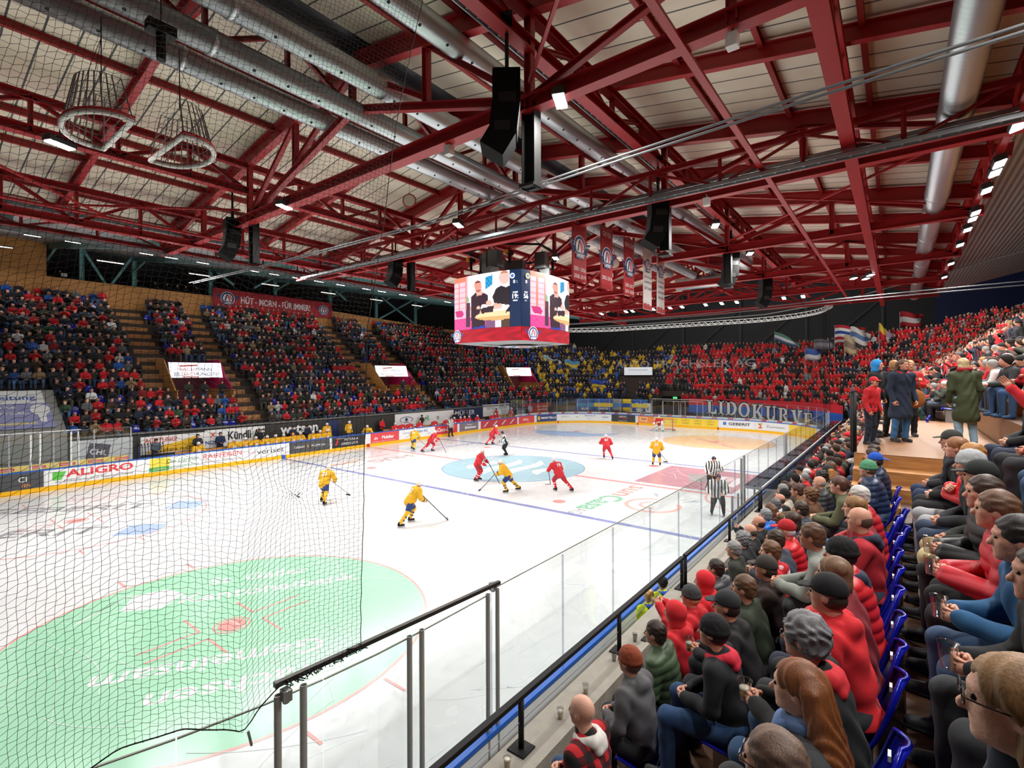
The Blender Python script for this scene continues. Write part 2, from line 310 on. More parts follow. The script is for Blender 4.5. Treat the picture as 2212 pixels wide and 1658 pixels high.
# ---- boards ----
bw = mat('board_white', '#dfe2e4', .35); kick = mat('kick_yellow', '#f2b705', .4); cap = mat('cap_blue', '#1c5fc0', .35)
boards = thing('rink_boards', (0,0,0), 'white rink boards with blue top rail and yellow kick plate around the ice', 'rink boards')
S0, S1 = -6, SE+7
def part_ring(name, prof, m, s0=S0, s1=S1, parent=boards): mb = MB(); ribbon(mb, s0, s1, prof); return obj(name, mb, m, parent)
part_ring('board_wall', [(0,0),(.12,0),(.12,1.07),(0,1.07)], bw)
part_ring('kick_plate', [(-.012,0),(.0,0),(.0,.24),(-.012,.24)], kick)
part_ring('top_rail', [(-.03,1.07),(.16,1.07),(.16,1.13),(-.03,1.13)], cap)
for s, c in ((21.5,'#b3262b'),(14.36,'#1c5fc0'),(28.64,'#1c5fc0'),(48.3,'#b3262b'),(58.2,'#b3262b'),(67.2,'#b3262b')):
    mb = MB(); w = .15 if s > 40 else .28; ribbon(mb, s-w/2-.0, s+w/2+.0, [(-.016,.0),(-.013,.0),(-.013,.26),(-.016,.26)], .2); obj('line_marker', mb, mat('marker_'+c, c, .4), boards)
# advert panels: (s0, s1, bg, [(text, size, s offset fraction, z, colour, kw)])
def bend(me, s0, off):      # wraps a flat mesh (x = distance, y = height) round the inside of the boards
    n = len(me.vertices); co = np.empty(n*3); me.vertices.foreach_get('co', co); co = co.reshape(-1,3)
    for i in range(n): co[i] = rpt(s0+co[i][0], off-co[i][2], co[i][1])
    me.vertices.foreach_set('co', co.ravel()); me.update(); return me
def board_text(txt, size, s, z, col, parent, width=None, off=-.018, **kw):
    me = text_mesh(txt, size, **kw)
    n = len(me.vertices); co = np.empty(n*3); me.vertices.foreach_get('co', co)
    if width: w = co[0::3].max()-co[0::3].min(); me.transform(Matrix.Diagonal((width/w,1,1,1)))
    me.transform(Matrix.Translation((0,z,0))); bend(me, s, off); me.materials.append(mat('ink_'+col, col, .45)); me.name = 'advert_lettering'
    return link('advert_lettering', me, parent)
ADS = [
 (-5.5,1.82,'#4a4c50',[('CI',.36,1.05,.72,'#f0f0f0',{}),('TEN',.2,1.15,.42,'#f09a3a',{})]),
 (1.88,9.3,'#e9eaeb',[('ALIGRO',.52,4.15,.77,'#e0454a',dict(bold=.03,width=2.9)),('Ihr Einkaufsmarkt in Rapperswil-Jona',.18,3.9,.40,'#4a4a4a',dict(shear=.3,width=3.3))]),
 (9.32,14.75,'#e9eaeb',[('RAIFFEISEN',.42,10.35,.78,'#d8343a',dict(width=2.3)),('Raiffeisenbank Rapperswil-Jona',.14,10.3,.45,'#555555',dict(width=2.4)),('EgoKiefer',.12,12.15,.7,'#cf3a3a',{}),('veriset',.5,13.45,.68,'#3c3c3c',dict(width=1.9))]),
 (14.8,18.0,'#4a4a4c',[('CASINO',.22,15.55,.66,'#ececec',{}),('$',.3,16.2,.66,'#e0a030',{}),('PFÄFFIKON',.22,17.05,.66,'#ececec',{})]),
 (18.2,21.2,'#2c2c2e',[('PETERKA',.26,19.9,.82,'#f2f2f2',dict(spacing=1.25)),('SIEBDRUCK',.26,19.75,.5,'#f2f2f2',dict(spacing=1.2)),('Ihr Druckpartner',.1,18.9,.95,'#e8e8e8',{})]),
 (21.75,24.7,'#d9474d',[('die',.34,22.25,.62,'#ffffff',dict(shear=.25)),('Mobiliar',.38,23.5,.64,'#ffffff',dict(bold=.02)),('Generalagentur Rapperswil, Walter Lüscher',.1,23.1,.35,'#f4dede',dict(width=2.5))]),
 (24.8,28.9,'#e9ebec',[('Garage',.34,25.6,.78,'#7d9cc0',{}),('Helbling AG',.34,27.2,.78,'#2e63a8',dict(bold=.02)),('(Ford)',.14,25.6,.42,'#2e63a8',{}),('(VW)',.16,28.2,.5,'#2e63a8',{})]),
 (29.0,32.0,'#d23b45',[('Coca-Cola',.5,30.3,.66,'#ffffff',dict(shear=.35,bold=.01))]),
 (32.3,35.1,'#7e6f78',[('Metzgerei',.2,33.8,.86,'#eeeeee',{}),('Brönnimann',.34,33.9,.58,'#ffffff',dict(shear=.3,bold=.02))]),
 (35.5,41.8,'#c03a48',[]),
 (42.1,44.9,'#dc4a4c',[('bellini',.42,43.4,.68,'#ffffff',{}),('Personal AG',.12,43.9,.4,'#f6dcdc',{})]),
 (45.3,48.1,'#3d4a78',[('MARTELLI',.32,47.0,.68,'#ffffff',dict(bold=.02,width=2.0))]),
 (48.2,54.85,'#e4e7e6',[('SANECO',.24,49.2,.76,'#5a8a70',{}),('cf',.26,50.7,.7,'#3fb469',dict(bold=.03)),('Muttenbach AG',.2,52.3,.86,'#4a6fa8',dict(bold=.02)),('Rapperswil · Schmerikon',.1,52.3,.66,'#7d92b8',{}),('IMPULS',.14,52.2,.45,'#4a6fa8',{}),('CURATI',.22,54.1,.7,'#2e63a8',dict(shear=.3,bold=.03))]),
 (54.9,57.9,'#3c3d40',[('OBERSEE',.26,56.3,.86,'#dddddd',{}),('METALLBAU GMBH',.13,56.3,.36,'#dddddd',{})]),
 (58.25,60.2,'#e78a45',[('HUG',.26,58.95,.7,'#3a2a20',dict(bold=.04)),('BÄCKEREI',.1,59.3,.38,'#fbe9da',{})]),
 (60.3,67.2,'#f2d23e',[]),
 (67.3,70.72,'#e8eaec',[('GEBERIT',.38,69.3,.68,'#2f3338',dict(bold=.03,width=2.1))]),
 (70.75,74.3,'#e4e6e8',[('Zaunteam',.34,72.9,.66,'#5a5f63',dict(width=1.9))]),
 (74.35,78,'#f2c83e',[])]
for s0, s1, bg, tx in ADS:
    mb = MB(); ribbon(mb, s0, s1, [(-.014,.25),(-.004,.25),(-.004,1.06),(-.014,1.06)]); ap = obj('advert_panel', mb, mat('advert_'+bg, bg, .4), boards)
    for t_, sz, s_, z_, c_, kw in tx: board_text(t_, sz, s_, z_, c_, ap, **kw)
    if bg == '#f2d23e':
        for k in range(5): board_text('CHICCO', .2, 61.1+k*1.33, .78, '#4a3f18', ap, width=.85); board_text("D'ORO", .2, 61.1+k*1.33, .5, '#4a3f18', ap, width=.7); board_text('CAFFÈ', .09, 61.1+k*1.33, .96, '#4a3f18', ap)
    if bg == '#c03a48':
        for k in range(4):
            for a, b_, c_ in ((0,.16,'#ffffff'),(.12,.06,'#333333'),(-.12,.03,'#ffffff')):
                me = D.meshes.new('t'); x = 36.1+k*1.5; me.from_pydata([(a-.1,.42,0),(a+b_-.1,.42,0),(a+.55+b_,.9,0),(a+.55,.9,0)], [], [(0,1,2,3)]); bend(me, x, -.018); me.materials.append(mat('ink_'+c_, c_, .4)); link('advert_stripe', me, ap)
def bpoly(pts, s, col, parent, off=-.018, nm='advert_mark'):
    me = D.meshes.new('t'); me.from_pydata([(x, y, 0) for x, y in pts], [], [tuple(range(len(pts)))]); bend(me, s, off); me.materials.append(mat('ink_'+col, col, .4)); return link(nm, me, parent)
bpoly([(0,.5),(.35,.5),(.55,.92),(0,.92)], 2.15, '#5fbf4a', boards); bpoly([(0,.3),(1.0,.3),(1.05,1.04),(.05,1.04)], 6.35, '#f2d84a', boards); bpoly([(0,.27),(1.0,.27),(1.0,.52),(0,.52)], 6.34, '#4aa860', boards, -.02)
board_text('Holenstein', .17, 6.85, .4, '#f4f0a0', boards, off=-.022); board_text('eeee', .13, 7.0, .92, '#4aa860', boards, off=-.022); board_text('Die Gärtner', .34, 8.05, .78, '#4f9a68', boards, shear=.25, width=1.75); board_text('Rapperswil-Jona', .24, 8.05, .45, '#4f9a68', boards, shear=.25, width=1.75)
bpoly([(0,.55),(.32,.55),(.32,.86),(0,.86)], 67.7, '#2f78c8', boards); bpoly([(0,.85),(.45,.95),(.3,.62),(.5,.45),(0,.4),(.25,.65)], 71.1, '#d94a3f', boards); bpoly([(.1,.9),(.5,.98),(.4,.7)], 71.1, '#b9c94a', boards, -.019)
bpoly([(0,.45),(.36,.45),(.36,.9),(0,.9)], 45.45, '#d9b35a', boards); bpoly([(0,.72),(.5,.78),(.8,.62),(1.3,.7),(1.3,.66),(.8,.56),(.5,.72),(0,.66)], 55.7, '#d8343a', boards); bpoly([(0,.42),(1.0,.42),(1.0,.95),(0,.95)], 58.4, '#f2b27e', boards, -.016)
bpoly([(0,.45),(.16,.45),(.3,.92),(.2,.92)], 18.45, '#d8343a', boards)
# ---- protective glass ----
GL = glass_mat(); GLF = glass_mat('far_glass', (.93,.95,.95), .06)
EDGE = mat('glass_edge', '#7f8579', .3); POST = mat('glass_post_grey', '#a9abb4', .4)
def glazing(name, label, s0, s1, z0, z1, step, m, post_r, posts=True, skip=()):
    t = thing(name, (*rpath((s0+s1)/2), 0), label, 'glass'); inv = Matrix.Translation(t.location).inverted(); S = srange(s0, s1, step)
    for i in range(len(S)-1):
        a, b = S[i]+.006, S[i+1]-.006; mb = MB(); ribbon(mb, a, b, [(.05,z0),(.065,z0),(.065,z1),(.05,z1)], .6); obj('pane', mb, m, t, M=inv)
        mb = MB(); ribbon(mb, a, b, [(.048,z1),(.067,z1),(.067,z1+.012),(.048,z1+.012)], .6); obj('pane_edge', mb, EDGE, t, M=inv)
    if posts:
        for s in S:
            p = rpt(s, .075, z0); q = rpt(s, .075, z1-.03); mb = MB(); mb.cyl(p, q, post_r, 6); obj('joint_strip', mb, glass_mat('joint_clear', (.80,.80,.86), .3) if m is GL else POST, t, M=inv)
    return t
glazing('far_side_glass', 'clear glass above the far boards at the left, beside the away bench', -6, 5.5, 1.13, 3.0, 1.9, GLF, .03)
glazing('far_side_glass', 'clear glass above the far boards right of the home bench', 38.6, 43, 1.13, 3.0, 1.1, GLF, .03)
glazing('end_glass', 'tall clear glass panes behind the far goal', 43, 84.4, 1.13, 2.9, 1.3, GLF, .025)
glazing('near_side_glass', 'clear glass panes along the near boards before the front spectators', 84.4, 124.35, 1.13, 2.95, 1.9, GL, .018)
gd = glazing('near_corner_glass', 'clear gate glass beside grey posts under the netting', 124.4, 131.5, 1.13, 2.9, 1.4, GL, .012, False)
# white strip with red adverts behind the far glass, yellow strip at left
mb = MB(); ribbon(mb, 41.5, 78, [(.07,1.13),(.075,1.13),(.075,1.33),(.07,1.33)]); o = obj('glass_base_strip', mb, WHITE, boards)
for k in range(22):
    s = 42.2+k*1.62; bpoly([(0,1.15),(.55,1.15),(.62,1.31),(.07,1.31)], s, '#d8343a', o, .068, 'red_advert'); board_text('KREUZER', .09, s+.31, 1.23, '#ffffff', o, off=.066)
mb = MB(); ribbon(mb, -6, 5.3, [(.07,1.13),(.075,1.13),(.075,1.42),(.07,1.42)]); o = obj('glass_base_strip', mb, mat('strip_yellow', '#f2d06a', .4), boards)
for k in range(6): s = -1.0+k*1.15; bpoly([(0,1.2),(.62,1.2),(.62,1.33),(0,1.33)], s, '#d8343a', o, .068, 'red_advert'); board_text('Schützengarten', .08, s+.31, 1.26, '#ffffff', o, off=.066)
# grey gate posts at the near boards
for i, (x, y, zt) in enumerate(((-23.03,-15.02,3.0),(-22.81,-15.06,3.0),(-21.58,-15.1,2.95),(-21.40,-15.1,2.95),(-20.24,-15.1,2.95),(-20.04,-15.1,2.95))):
    mb = MB(); mb.prof((x,y,.2), (x,y,zt), [(.034*math.cos(a)*(1 if k % 2 else 1), .026*math.sin(a)) for k, a in enumerate([2*PI*j/14 for j in range(14)])], (0,1,0), caps=False); mb.prof((x,y,.2), (x,y,zt), [(.026*math.cos(-a), .019*math.sin(-a)) for a in [2*PI*j/14 for j in range(14)]], (0,1,0), caps=False)
    mb.lathe((x,y,zt), [(.026,0),(.034,0)], 14)
    o = obj('gate_post', mb, mat('gate_post_grey', '#a3a4a0', .35, .3), smooth=True); tag(o, ['first','second','third','fourth','fifth','sixth'][i]+' grey tubular gate post from the left at the near boards', 'post', 'grey gate posts')
mb = MB(); mb.beam((-23.05,-15.0,3.09), (-20.02,-15.12,3.04), .05, .045); o = obj('gate_top_rail', mb, mat('dark_rail', '#3e3c38', .4, .5)); tag(o, 'dark metal rail across the top of the near gate glass', 'rail')
for x in (-22.98,-20.1): mb = MB(); mb.box((x,-15.07,3.0), (.07,.09,.1)); mb.cyl((x,-15.07,2.93),(x,-15.07,3.06),.03,8); obj('latch', mb, ALU, o)
# ---- goals ----
def goal(x, y, z, rz, label, s=1.0):
    t = thing('hockey_goal', (x,y,z), label, 'goal', None, rz); rm = mat('goal_red', '#c8202a', .35); wn = mat('goal_net', '#d9d9d6', .8)
    mb = MB(); mb.cyl((0,-.915,0),(0,-.915,1.22),.035,8); mb.cyl((0,.915,0),(0,.915,1.22),.035,8); mb.cyl((0,-.95,1.22),(0,.95,1.22),.035,8); obj('goal_frame', mb, rm, t, True)
    mb = MB(); pts = [(0,-.915,.04),(.75,-.95,.04),(1.05,-.5,.04),(1.1,0,.04),(1.05,.5,.04),(.75,.95,.04),(0,.915,.04)]; mb.tube(pts, .03, 6); obj('base_frame', mb, rm, t, True)
    mb = MB(); tp = [(0,-.915,1.2),(.35,-.7,1.2),(.5,0,1.2),(.35,.7,1.2),(0,.915,1.2)]; mb.tube(tp, .02, 6); obj('top_frame', mb, mat('goal_white', '#e8e8e8', .4), t, True)
    mb = MB(); n = 40; P = lambda L, t_: Vector(L[0]).lerp(Vector(L[0]), 0) if False else None
    def along(L, f):
        k = f*(len(L)-1); i = min(int(k), len(L)-2); return Vector(L[i]).lerp(Vector(L[i+1]), k-i)
    for i in range(n+1): mb.cyl(along(pts, i/n), along(tp, i/n), .004, 3, caps=False)
    for j in range(1, 14):
        L = [along(pts, i/20).lerp(along(tp, i/20), j/14) for i in range(21)]
        for a, b in zip(L, L[1:]): mb.cyl(a, b, .004, 3, caps=False)
    for i in range(9): mb.cyl((0,-.9+i*.225,1.21), along(tp, .1+.8*i/8), .004, 3, caps=False)
    obj('net', mb, wn, t); return t
goal(26, 0, 0, 0, 'red framed goal at the far end with the goalkeeper in front')

for i, s_ in enumerate((1.35,1.7,2.9,3.2)):
    p = rpt(s_,.08,1.13); q = rpt(s_,.08,2.95); mb = MB(); mb.cyl(p, q, .045, 10); o = obj('white_glass_post', mb, mat('frame_white', '#dcdcda', .4)); tag(o, ['first','second','third','fourth'][i]+' thick white post from the left in the glass beyond the far boards', 'post', 'white posts at the far left glass')
mb = MB(); ribbon(mb, -5.5, 3.3, [(.05,3.0),(.1,3.0),(.1,3.05),(.05,3.05)]); tag(obj('white_top_rail', mb, mat('frame_white', '#dcdcda', .4)), 'white rail on top of the glass beyond the far boards at the left', 'rail')
for i, (x, z1) in enumerate(((-6.75,2.95),(-6.35,3.0),(1.8,2.95),(2.1,2.95),(-8.9,2.1),(-8.2,2.05))):
    mb = MB(); mb.cyl((x,-15.12 if z1 > 2.5 else -15.35,.2),(x,-15.12 if z1 > 2.5 else -15.35,z1),.04,10); tag(obj('gate_post', mb, mat('gate_post_light', '#a9aaac', .35, .4)), 'light grey post beside the officials bench at the near boards, '+ORDN[i]+' one', 'post', 'light posts at the officials bench')
# ---------------- roof ----------------
def zr(y):      # underside of the red hall roof
    return 14.25-.17*abs(y+8.2)
def panel_fn(nt, b):
    tc = nt.nodes.new('ShaderNodeTexCoord'); br = nt.nodes.new('ShaderNodeTexBrick'); br.offset = 0; sp = nt.nodes.new('ShaderNodeSeparateXYZ'); cb = nt.nodes.new('ShaderNodeCombineXYZ')
    nt.links.new(tc.outputs['Object'], sp.inputs[0]); nt.links.new(sp.outputs['Y'], cb.inputs[0]); nt.links.new(sp.outputs['X'], cb.inputs[1])
    br.inputs['Scale'].default_value = 1; br.inputs['Brick Width'].default_value = 40; br.inputs['Row Height'].default_value = .6; br.inputs['Mortar Size'].default_value = .022; br.inputs['Mortar Smooth'].default_value = .1
    br.inputs['Color1'].default_value = (*lin('#f0e4d2'),1); br.inputs['Color2'].default_value = (*lin('#e6d9c5'),1); br.inputs['Mortar'].default_value = (*lin('#5c5c5c'),1)
    nt.links.new(cb.outputs[0], br.inputs['Vector'])
    n = nt.nodes.new('ShaderNodeTexNoise'); n.inputs['Scale'].default_value = .8; n.inputs['Detail'].default_value = 8; nt.links.new(tc.outputs['Object'], n.inputs['Vector'])
    mx = nt.nodes.new('ShaderNodeMix'); mx.data_type = 'RGBA'; mx.blend_type = 'MULTIPLY'; mx.inputs[0].default_value = 1
    r = nt.nodes.new('ShaderNodeValToRGB'); r.color_ramp.elements[0].color = (.84,.80,.76,1); r.color_ramp.elements[0].position = .3; r.color_ramp.elements[1].position = .6
    nt.links.new(n.outputs['Fac'], r.inputs[0]); nt.links.new(br.outputs['Color'], mx.inputs[6]); nt.links.new(r.outputs[0], mx.inputs[7]); nt.links.new(mx.outputs[2], b.inputs['Base Color']); b.inputs['Roughness'].default_value = .9
PAN = nodemat('wood_wool_panels', panel_fn)
X0, X1 = -32, 21
mb = MB()
for ya, yb in ((-21.8,-9.0),(-7.4,5.3)):
    mb.add([(X0,ya,zr(ya)),(X1,ya,zr(ya)),(X1,yb,zr(yb)),(X0,yb,zr(yb)),(X0,ya,zr(ya)+.2),(X1,ya,zr(ya)+.2),(X1,yb,zr(yb)+.2),(X0,yb,zr(yb)+.2)], [(0,3,2,1),(4,5,6,7),(0,1,5,4),(2,3,7,6),(1,2,6,5),(0,4,7,3)])
struct('ceiling', mb, PAN)
mb = MB(); mb.b2((X0,-9.0,14.12),(X1,-7.4,14.3)); struct('trim_1', mb, mat('dark_ridge_glazing', '#2b2e33', .3))
def corr_fn(nt, b):
    tc = nt.nodes.new('ShaderNodeTexCoord'); w = nt.nodes.new('ShaderNodeTexWave'); w.wave_type = 'BANDS'; w.bands_direction = 'Y'; w.inputs['Scale'].default_value = 1.6
    r = nt.nodes.new('ShaderNodeValToRGB'); r.color_ramp.elements[0].color = (*lin('#6f7374'),1); r.color_ramp.elements[1].color = (*lin('#b9bcba'),1)
    nt.links.new(tc.outputs['Object'], w.inputs['Vector']); nt.links.new(w.outputs['Fac'], r.inputs[0]); nt.links.new(r.outputs[0], b.inputs['Base Color']); b.inputs['Roughness'].default_value = .5
CORR = nodemat('corrugated_deck', corr_fn)
mb = MB()
for (ya, za), (yb, zb) in (((5.3,11.9),(36,16.6)), ((-36,15.2),(-21.8,11.9))):
    mb.add([(X0-8,ya,za),(24,ya,za),(24,yb,zb),(X0-8,yb,zb),(X0-8,ya,za+.2),(24,ya,za+.2),(24,yb,zb+.2),(X0-8,yb,zb+.2)], [(0,3,2,1),(4,5,6,7),(0,1,5,4),(2,3,7,6),(1,2,6,5),(0,4,7,3)])
struct('ceiling', mb, CORR)
mb = MB(); mb.b2((21,-44,19.6),(50.3,38,19.8)); struct('ceiling', mb, mat('dark_end_deck', '#3c3f40', .7))
mb = MB(); mb.b2((21,-36,16.3),(21.2,36,19.7)); mb.b2((21,-21.8,14.1),(21.2,5.3,16.4)); struct('wall_fascia', mb, mat('fascia_dark', '#2c2f31', .6))
# walls
BW = mat('black_wall_cladding', '#26272a', .6, var=.15, vscale=.4); BLUEW = mat('blue_wall_cladding', '#15255c', .6)
mb = MB(); mb.b2((50,-24,0),(50.3,38,22)); struct('wall_end', mb, BW)
mb = MB(); mb.b2((49.9,-44,0),(50.2,-22.9,22)); struct('wall_end_blue', mb, BLUEW)
mb = MB(); mb.b2((-40,36,0),(50,36.3,18)); struct('wall_far', mb, mat('dark_gallery_wall', '#202123', .7))
mb = MB(); mb.b2((-40,-36.3,0),(50,-36,22)); struct('wall_near', mb, BW)
mb = MB(); mb.b2((-40.3,-36,0),(-40,36,22)); struct('wall_behind', mb, BW)
for i, y in enumerate((30,22,14,6,-2,-10,-18)):
    mb = MB(); mb.ibeam((49.8,y,0),(49.8,y,19.5),.3,.3,up=(1,0,0)); o = obj('wall_column', mb, mat('dark_column', '#303236', .5)); tag(o, 'dark steel column against the black end wall', 'column', 'dark columns of the end wall')
for i in range(6):
    mb = MB(); y = 28-8*i; mb.beam((49.6,y,9.5),(49.6,y-6,15),.15,.15,(1,0,0)); o = obj('wall_brace', mb, mat('dark_column', '#303236', .5)); tag(o, 'dark diagonal brace on the black end wall', 'brace', 'dark braces of the end wall')
# main frames
FX = [-24.5+7*i for i in range(7)]
NM = ['nearest the camera, above the netting','second from the camera, above the near loudspeakers','third from the camera','fourth from the camera, just before the scoreboard','fifth from the camera, just behind the scoreboard','sixth from the camera','seventh from the camera','eighth from the camera','ninth from the camera','tenth from the camera','farthest, before the end wall']
frames = []
def make_frame(t):
    def p(nm, mb): obj(nm, mb, RED, t)
    for ya, yb in ((-21.8,-8.2),(-8.2,5.3)):
        mb = MB(); mb.ibeam((0,ya,zr(ya)-.32),(0,yb,zr(yb)-.32),.22,.46); p('rafter', mb)
    mb = MB(); mb.ibeam((0,-13.85,11),(0,-2.55,11),.3,.3); p('tie_beam', mb)
    mb = MB(); mb.ibeam((0,-21.6,11.05),(0,-13.85,11),.24,.3); p('bottom_chord', mb); mb = MB(); mb.ibeam((0,-2.55,11),(0,5.2,11.05),.24,.3); p('bottom_chord', mb)
    for a, b in ((-13.85,-8.2),(-2.55,-8.2)): mb = MB(); mb.ibeam((0,a,11.05),(0,b,12.75),.16,.18); p('raised_chord', mb)
    for y, z0 in ((-21.4,11),(-17.5,11),(-13.85,10.9),(-11,12.0),(-8.2,12.7),(-5.4,12.0),(-2.55,10.9),(1.1,11),(5.0,11)):
        mb = MB(); mb.ibeam((0,y,z0),(0,y,zr(y)-.5),.14,.16,up=(0,1,0)); p('post', mb)
    for (ya, za), (yb, zb) in (((-21.4,11.1),(-17.5,12.2)),((-13.85,11.1),(-17.5,12.2)),((-13.85,11.1),(-11,13.3)),((-11,12.1),(-8.2,13.7)),((-5.4,12.1),(-8.2,13.7)),((-2.55,11.1),(-5.4,13.3)),((-2.55,11.1),(1.1,12.2)),((5.0,11.1),(1.1,12.2))):
        mb = MB(); mb.ibeam((0,ya,za),(0,yb,zb),.12,.13); p('brace', mb)
f0 = thing('roof_truss', (FX[0],0,0), 'red steel cross truss of the roof, '+NM[0], 'truss', 'red cross trusses'); make_frame(f0)
for i, x in enumerate(FX[1:], 1):
    c = copy_tree(f0); c.location = (x,0,0); c['label'] = 'red steel cross truss of the roof, '+NM[i]
# intermediate rafters
r0 = None
for i in range(6):
    x = FX[i]+3.5
    if r0 is None:
        r0 = thing('roof_rafter', (x,0,0), 'slim red rafter spanning between two trusses under the roof panels', 'beam', 'red intermediate rafters')
        for ya, yb in ((-21.8,-8.2),(-8.2,5.3)): mb = MB(); mb.ibeam((0,ya,zr(ya)-.27),(0,yb,zr(yb)-.27),.16,.34); obj('rafter_half', mb, RED, r0)
        mb = MB(); mb.beam((0,-9.9,zr(-9.9)-.5),(0,-6.5,zr(-6.5)-.5),.08,.1); obj('collar', mb, RED, r0)
    else: c = copy_tree(r0); c.location = (x,0,0)
# long trusses along x
def long_truss(y, zb, label, tray=False, dbl=False):
    t = thing('long_truss', (0,y,0), label, 'truss', None); zt = zr(y)-.55
    mb = MB(); mb.ibeam((X0+4,0,zb),(X1,0,zb),.26,.24); obj('bottom_chord', mb, RED, t)
    mb = MB(); mb.ibeam((X0+4,0,zt),(X1,0,zt),.2,.2); obj('top_chord', mb, RED, t)
    k = 0
    for x in FX[:-1]:
        for dx in (1.75, 3.5, 5.25):
            mb = MB(); mb.ibeam((x+dx,0,zb),(x+dx,0,zt),.1,.1,up=(1,0,0)); obj('post', mb, RED, t)
        for a, b in ((0,1.75),(3.5,1.75),(3.5,5.25),(7,5.25)): mb = MB(); mb.ibeam((x+a,0,zb),(x+b,0,zt),.09,.1); obj('brace', mb, RED, t)
    return t
long_truss(-13.85, 12.1, 'long red truss running away from the camera under the cable tray, above the near loudspeakers')
long_truss(-2.5, 11.9, 'long red truss running away from the camera above the middle loudspeakers')
long_truss(-18.55, 11.0, 'long red truss running away from the camera above the near grandstand')
long_truss(1.9, 10.9, 'long red truss running away from the camera towards the far grandstand side')
long_truss(-8.2, 12.7, 'long red truss under the roof ridge between the silver air ducts')
# purlins
pmb = MB(); pmb.ibeam((X0,0,0),(X1,0,0),.1,.18); pm = pmb.mesh('roof_purlin', [REDL])
for y in [-20.6,-18.9,-17.2,-15.5,-12.2,-10.6,-5.8,-4.2,-.9,.7,3.2,4.6]:
    o = link('roof_purlin', pm, None, (0,y,zr(y)-.1)); tag(o, 'dark red purlin running lengthwise under the roof panels', 'beam', 'red roof purlins')
for i, x in enumerate(FX[:-1]):     # wind braces in the roof plane
    for k, (ya, yb) in enumerate(((-16.8,-16.8),(.3,.3))):
        mb = MB(); mb.beam((x,ya,10.85),(x+7,yb,10.85),.12,.06); o = obj('tie_bar', mb, RED); tag(o, 'flat red tie bar running lengthwise below the trusses', 'beam', 'flat red tie bars')
    if i % 2 == 0:
        for (ya, yb) in ((-21,-14),(-2.3,4.6)):
            mb = MB(); mb.beam((x+.2,ya,11.3),(x+6.8,yb,11.3),.06,.06); mb2 = MB(); mb2.beam((x+.2,yb,11.3),(x+6.8,ya,11.3),.06,.06)
            t = thing('cross_brace', (0,0,0), 'pair of thin crossing red braces between two roof trusses', 'brace', 'crossing red braces'); obj('diagonal', mb, RED, t); obj('diagonal', mb2, RED, t)
# hanging edge lighting trusses
def edge_truss(p, q, label, n):
    t = thing('lighting_truss', p, label, 'truss'); d = Vector(q)-Vector(p); L = d.length; u = d.normalized()
    for dz, w in ((0,.14),(.75,.12)): mb = MB(); mb.ibeam((0,0,dz), d+Vector((0,0,dz)), w, .14); obj('chord', mb, RED, t)
    for i in range(n):
        a = u*(L*i/n); b = u*(L*(i+1)/n)
        mb = MB(); mb.beam(a+Vector((0,0,.0)), a+Vector((0,0,.75)), .07, .07, (1,1,0)); obj('post', mb, RED, t)
        mb = MB(); mb.beam(a+Vector((0,0,0 if i % 2 else .75)), b+Vector((0,0,.75 if i % 2 else 0)), .06, .06); obj('brace', mb, RED, t)
edge_truss((-24,4.9,11.15),(14,4.9,11.15),'red lighting truss with a row of floodlights before the far grandstand',18)
edge_truss((11.7,4.9,11.15),(11.7,-18,11.15),'red lighting truss with floodlights crossing in front of the end wall',12)
edge_truss((-16,-21.35,11.15),(14,-21.35,11.15),'red lighting truss with floodlights above the near grandstand',14)
edge_truss((-11.7,4.9,10.75),(-11.7,-21.4,10.75),'red beam with grey cable ladder crossing the hall before the scoreboard',14)
# cable trays
def tray(p, q, w, label, rungs=True):
    t = thing('cable_tray', p, label, 'cable tray'); d = Vector(q)-Vector(p); u = d.normalized(); s = Vector((-u.y,u.x,0)).normalized()*w/2; L = d.length
    mb = MB(); mb.beam(s, d+s, .02, .09); mb.beam(-s, d-s, .02, .09); obj('side_rails', mb, GALV, t)
    mb = MB(); n = int(L/.3)
    for i in range(n): a = u*(L*i/n); mb.beam(a-s, a+s, .05, .015)
    mb.add([-s*.9+Vector((0,0,.02)), s*.9+Vector((0,0,.02)), d+s*.9+Vector((0,0,.02)), d-s*.9+Vector((0,0,.02))], [(0,1,2,3)]); obj('tray_bed', mb, mat('tray_grey', '#a6acb0', .4, .6), t)
    mb = MB()
    for k in range(3): mb.cyl(s*(.5-.5*k)+Vector((0,0,.06)), d+s*(.5-.5*k)+Vector((0,0,.06)), .018, 5)
    obj('cables', mb, BLK, t)
tray((-26,-13.55,12.3),(20,-13.55,12.3),.32,'perforated grey cable tray running away above the near loudspeakers')
tray((-11.45,4,10.98),(-11.45,-21.3,10.98),.25,'grey cable tray crossing the hall in front of the scoreboard, upper one')
tray((-11.95,4,10.68),(-11.95,-21.3,10.68),.2,'grey cable tray crossing the hall in front of the scoreboard, lower one')
tray((-26,2.2,11.25),(20,2.2,11.25),.25,'grey cable tray running along the far side under the roof')
tray((-24,4.6,10.9),(14,4.6,10.9),.22,'grey cable tray behind the row of floodlights on the far side')
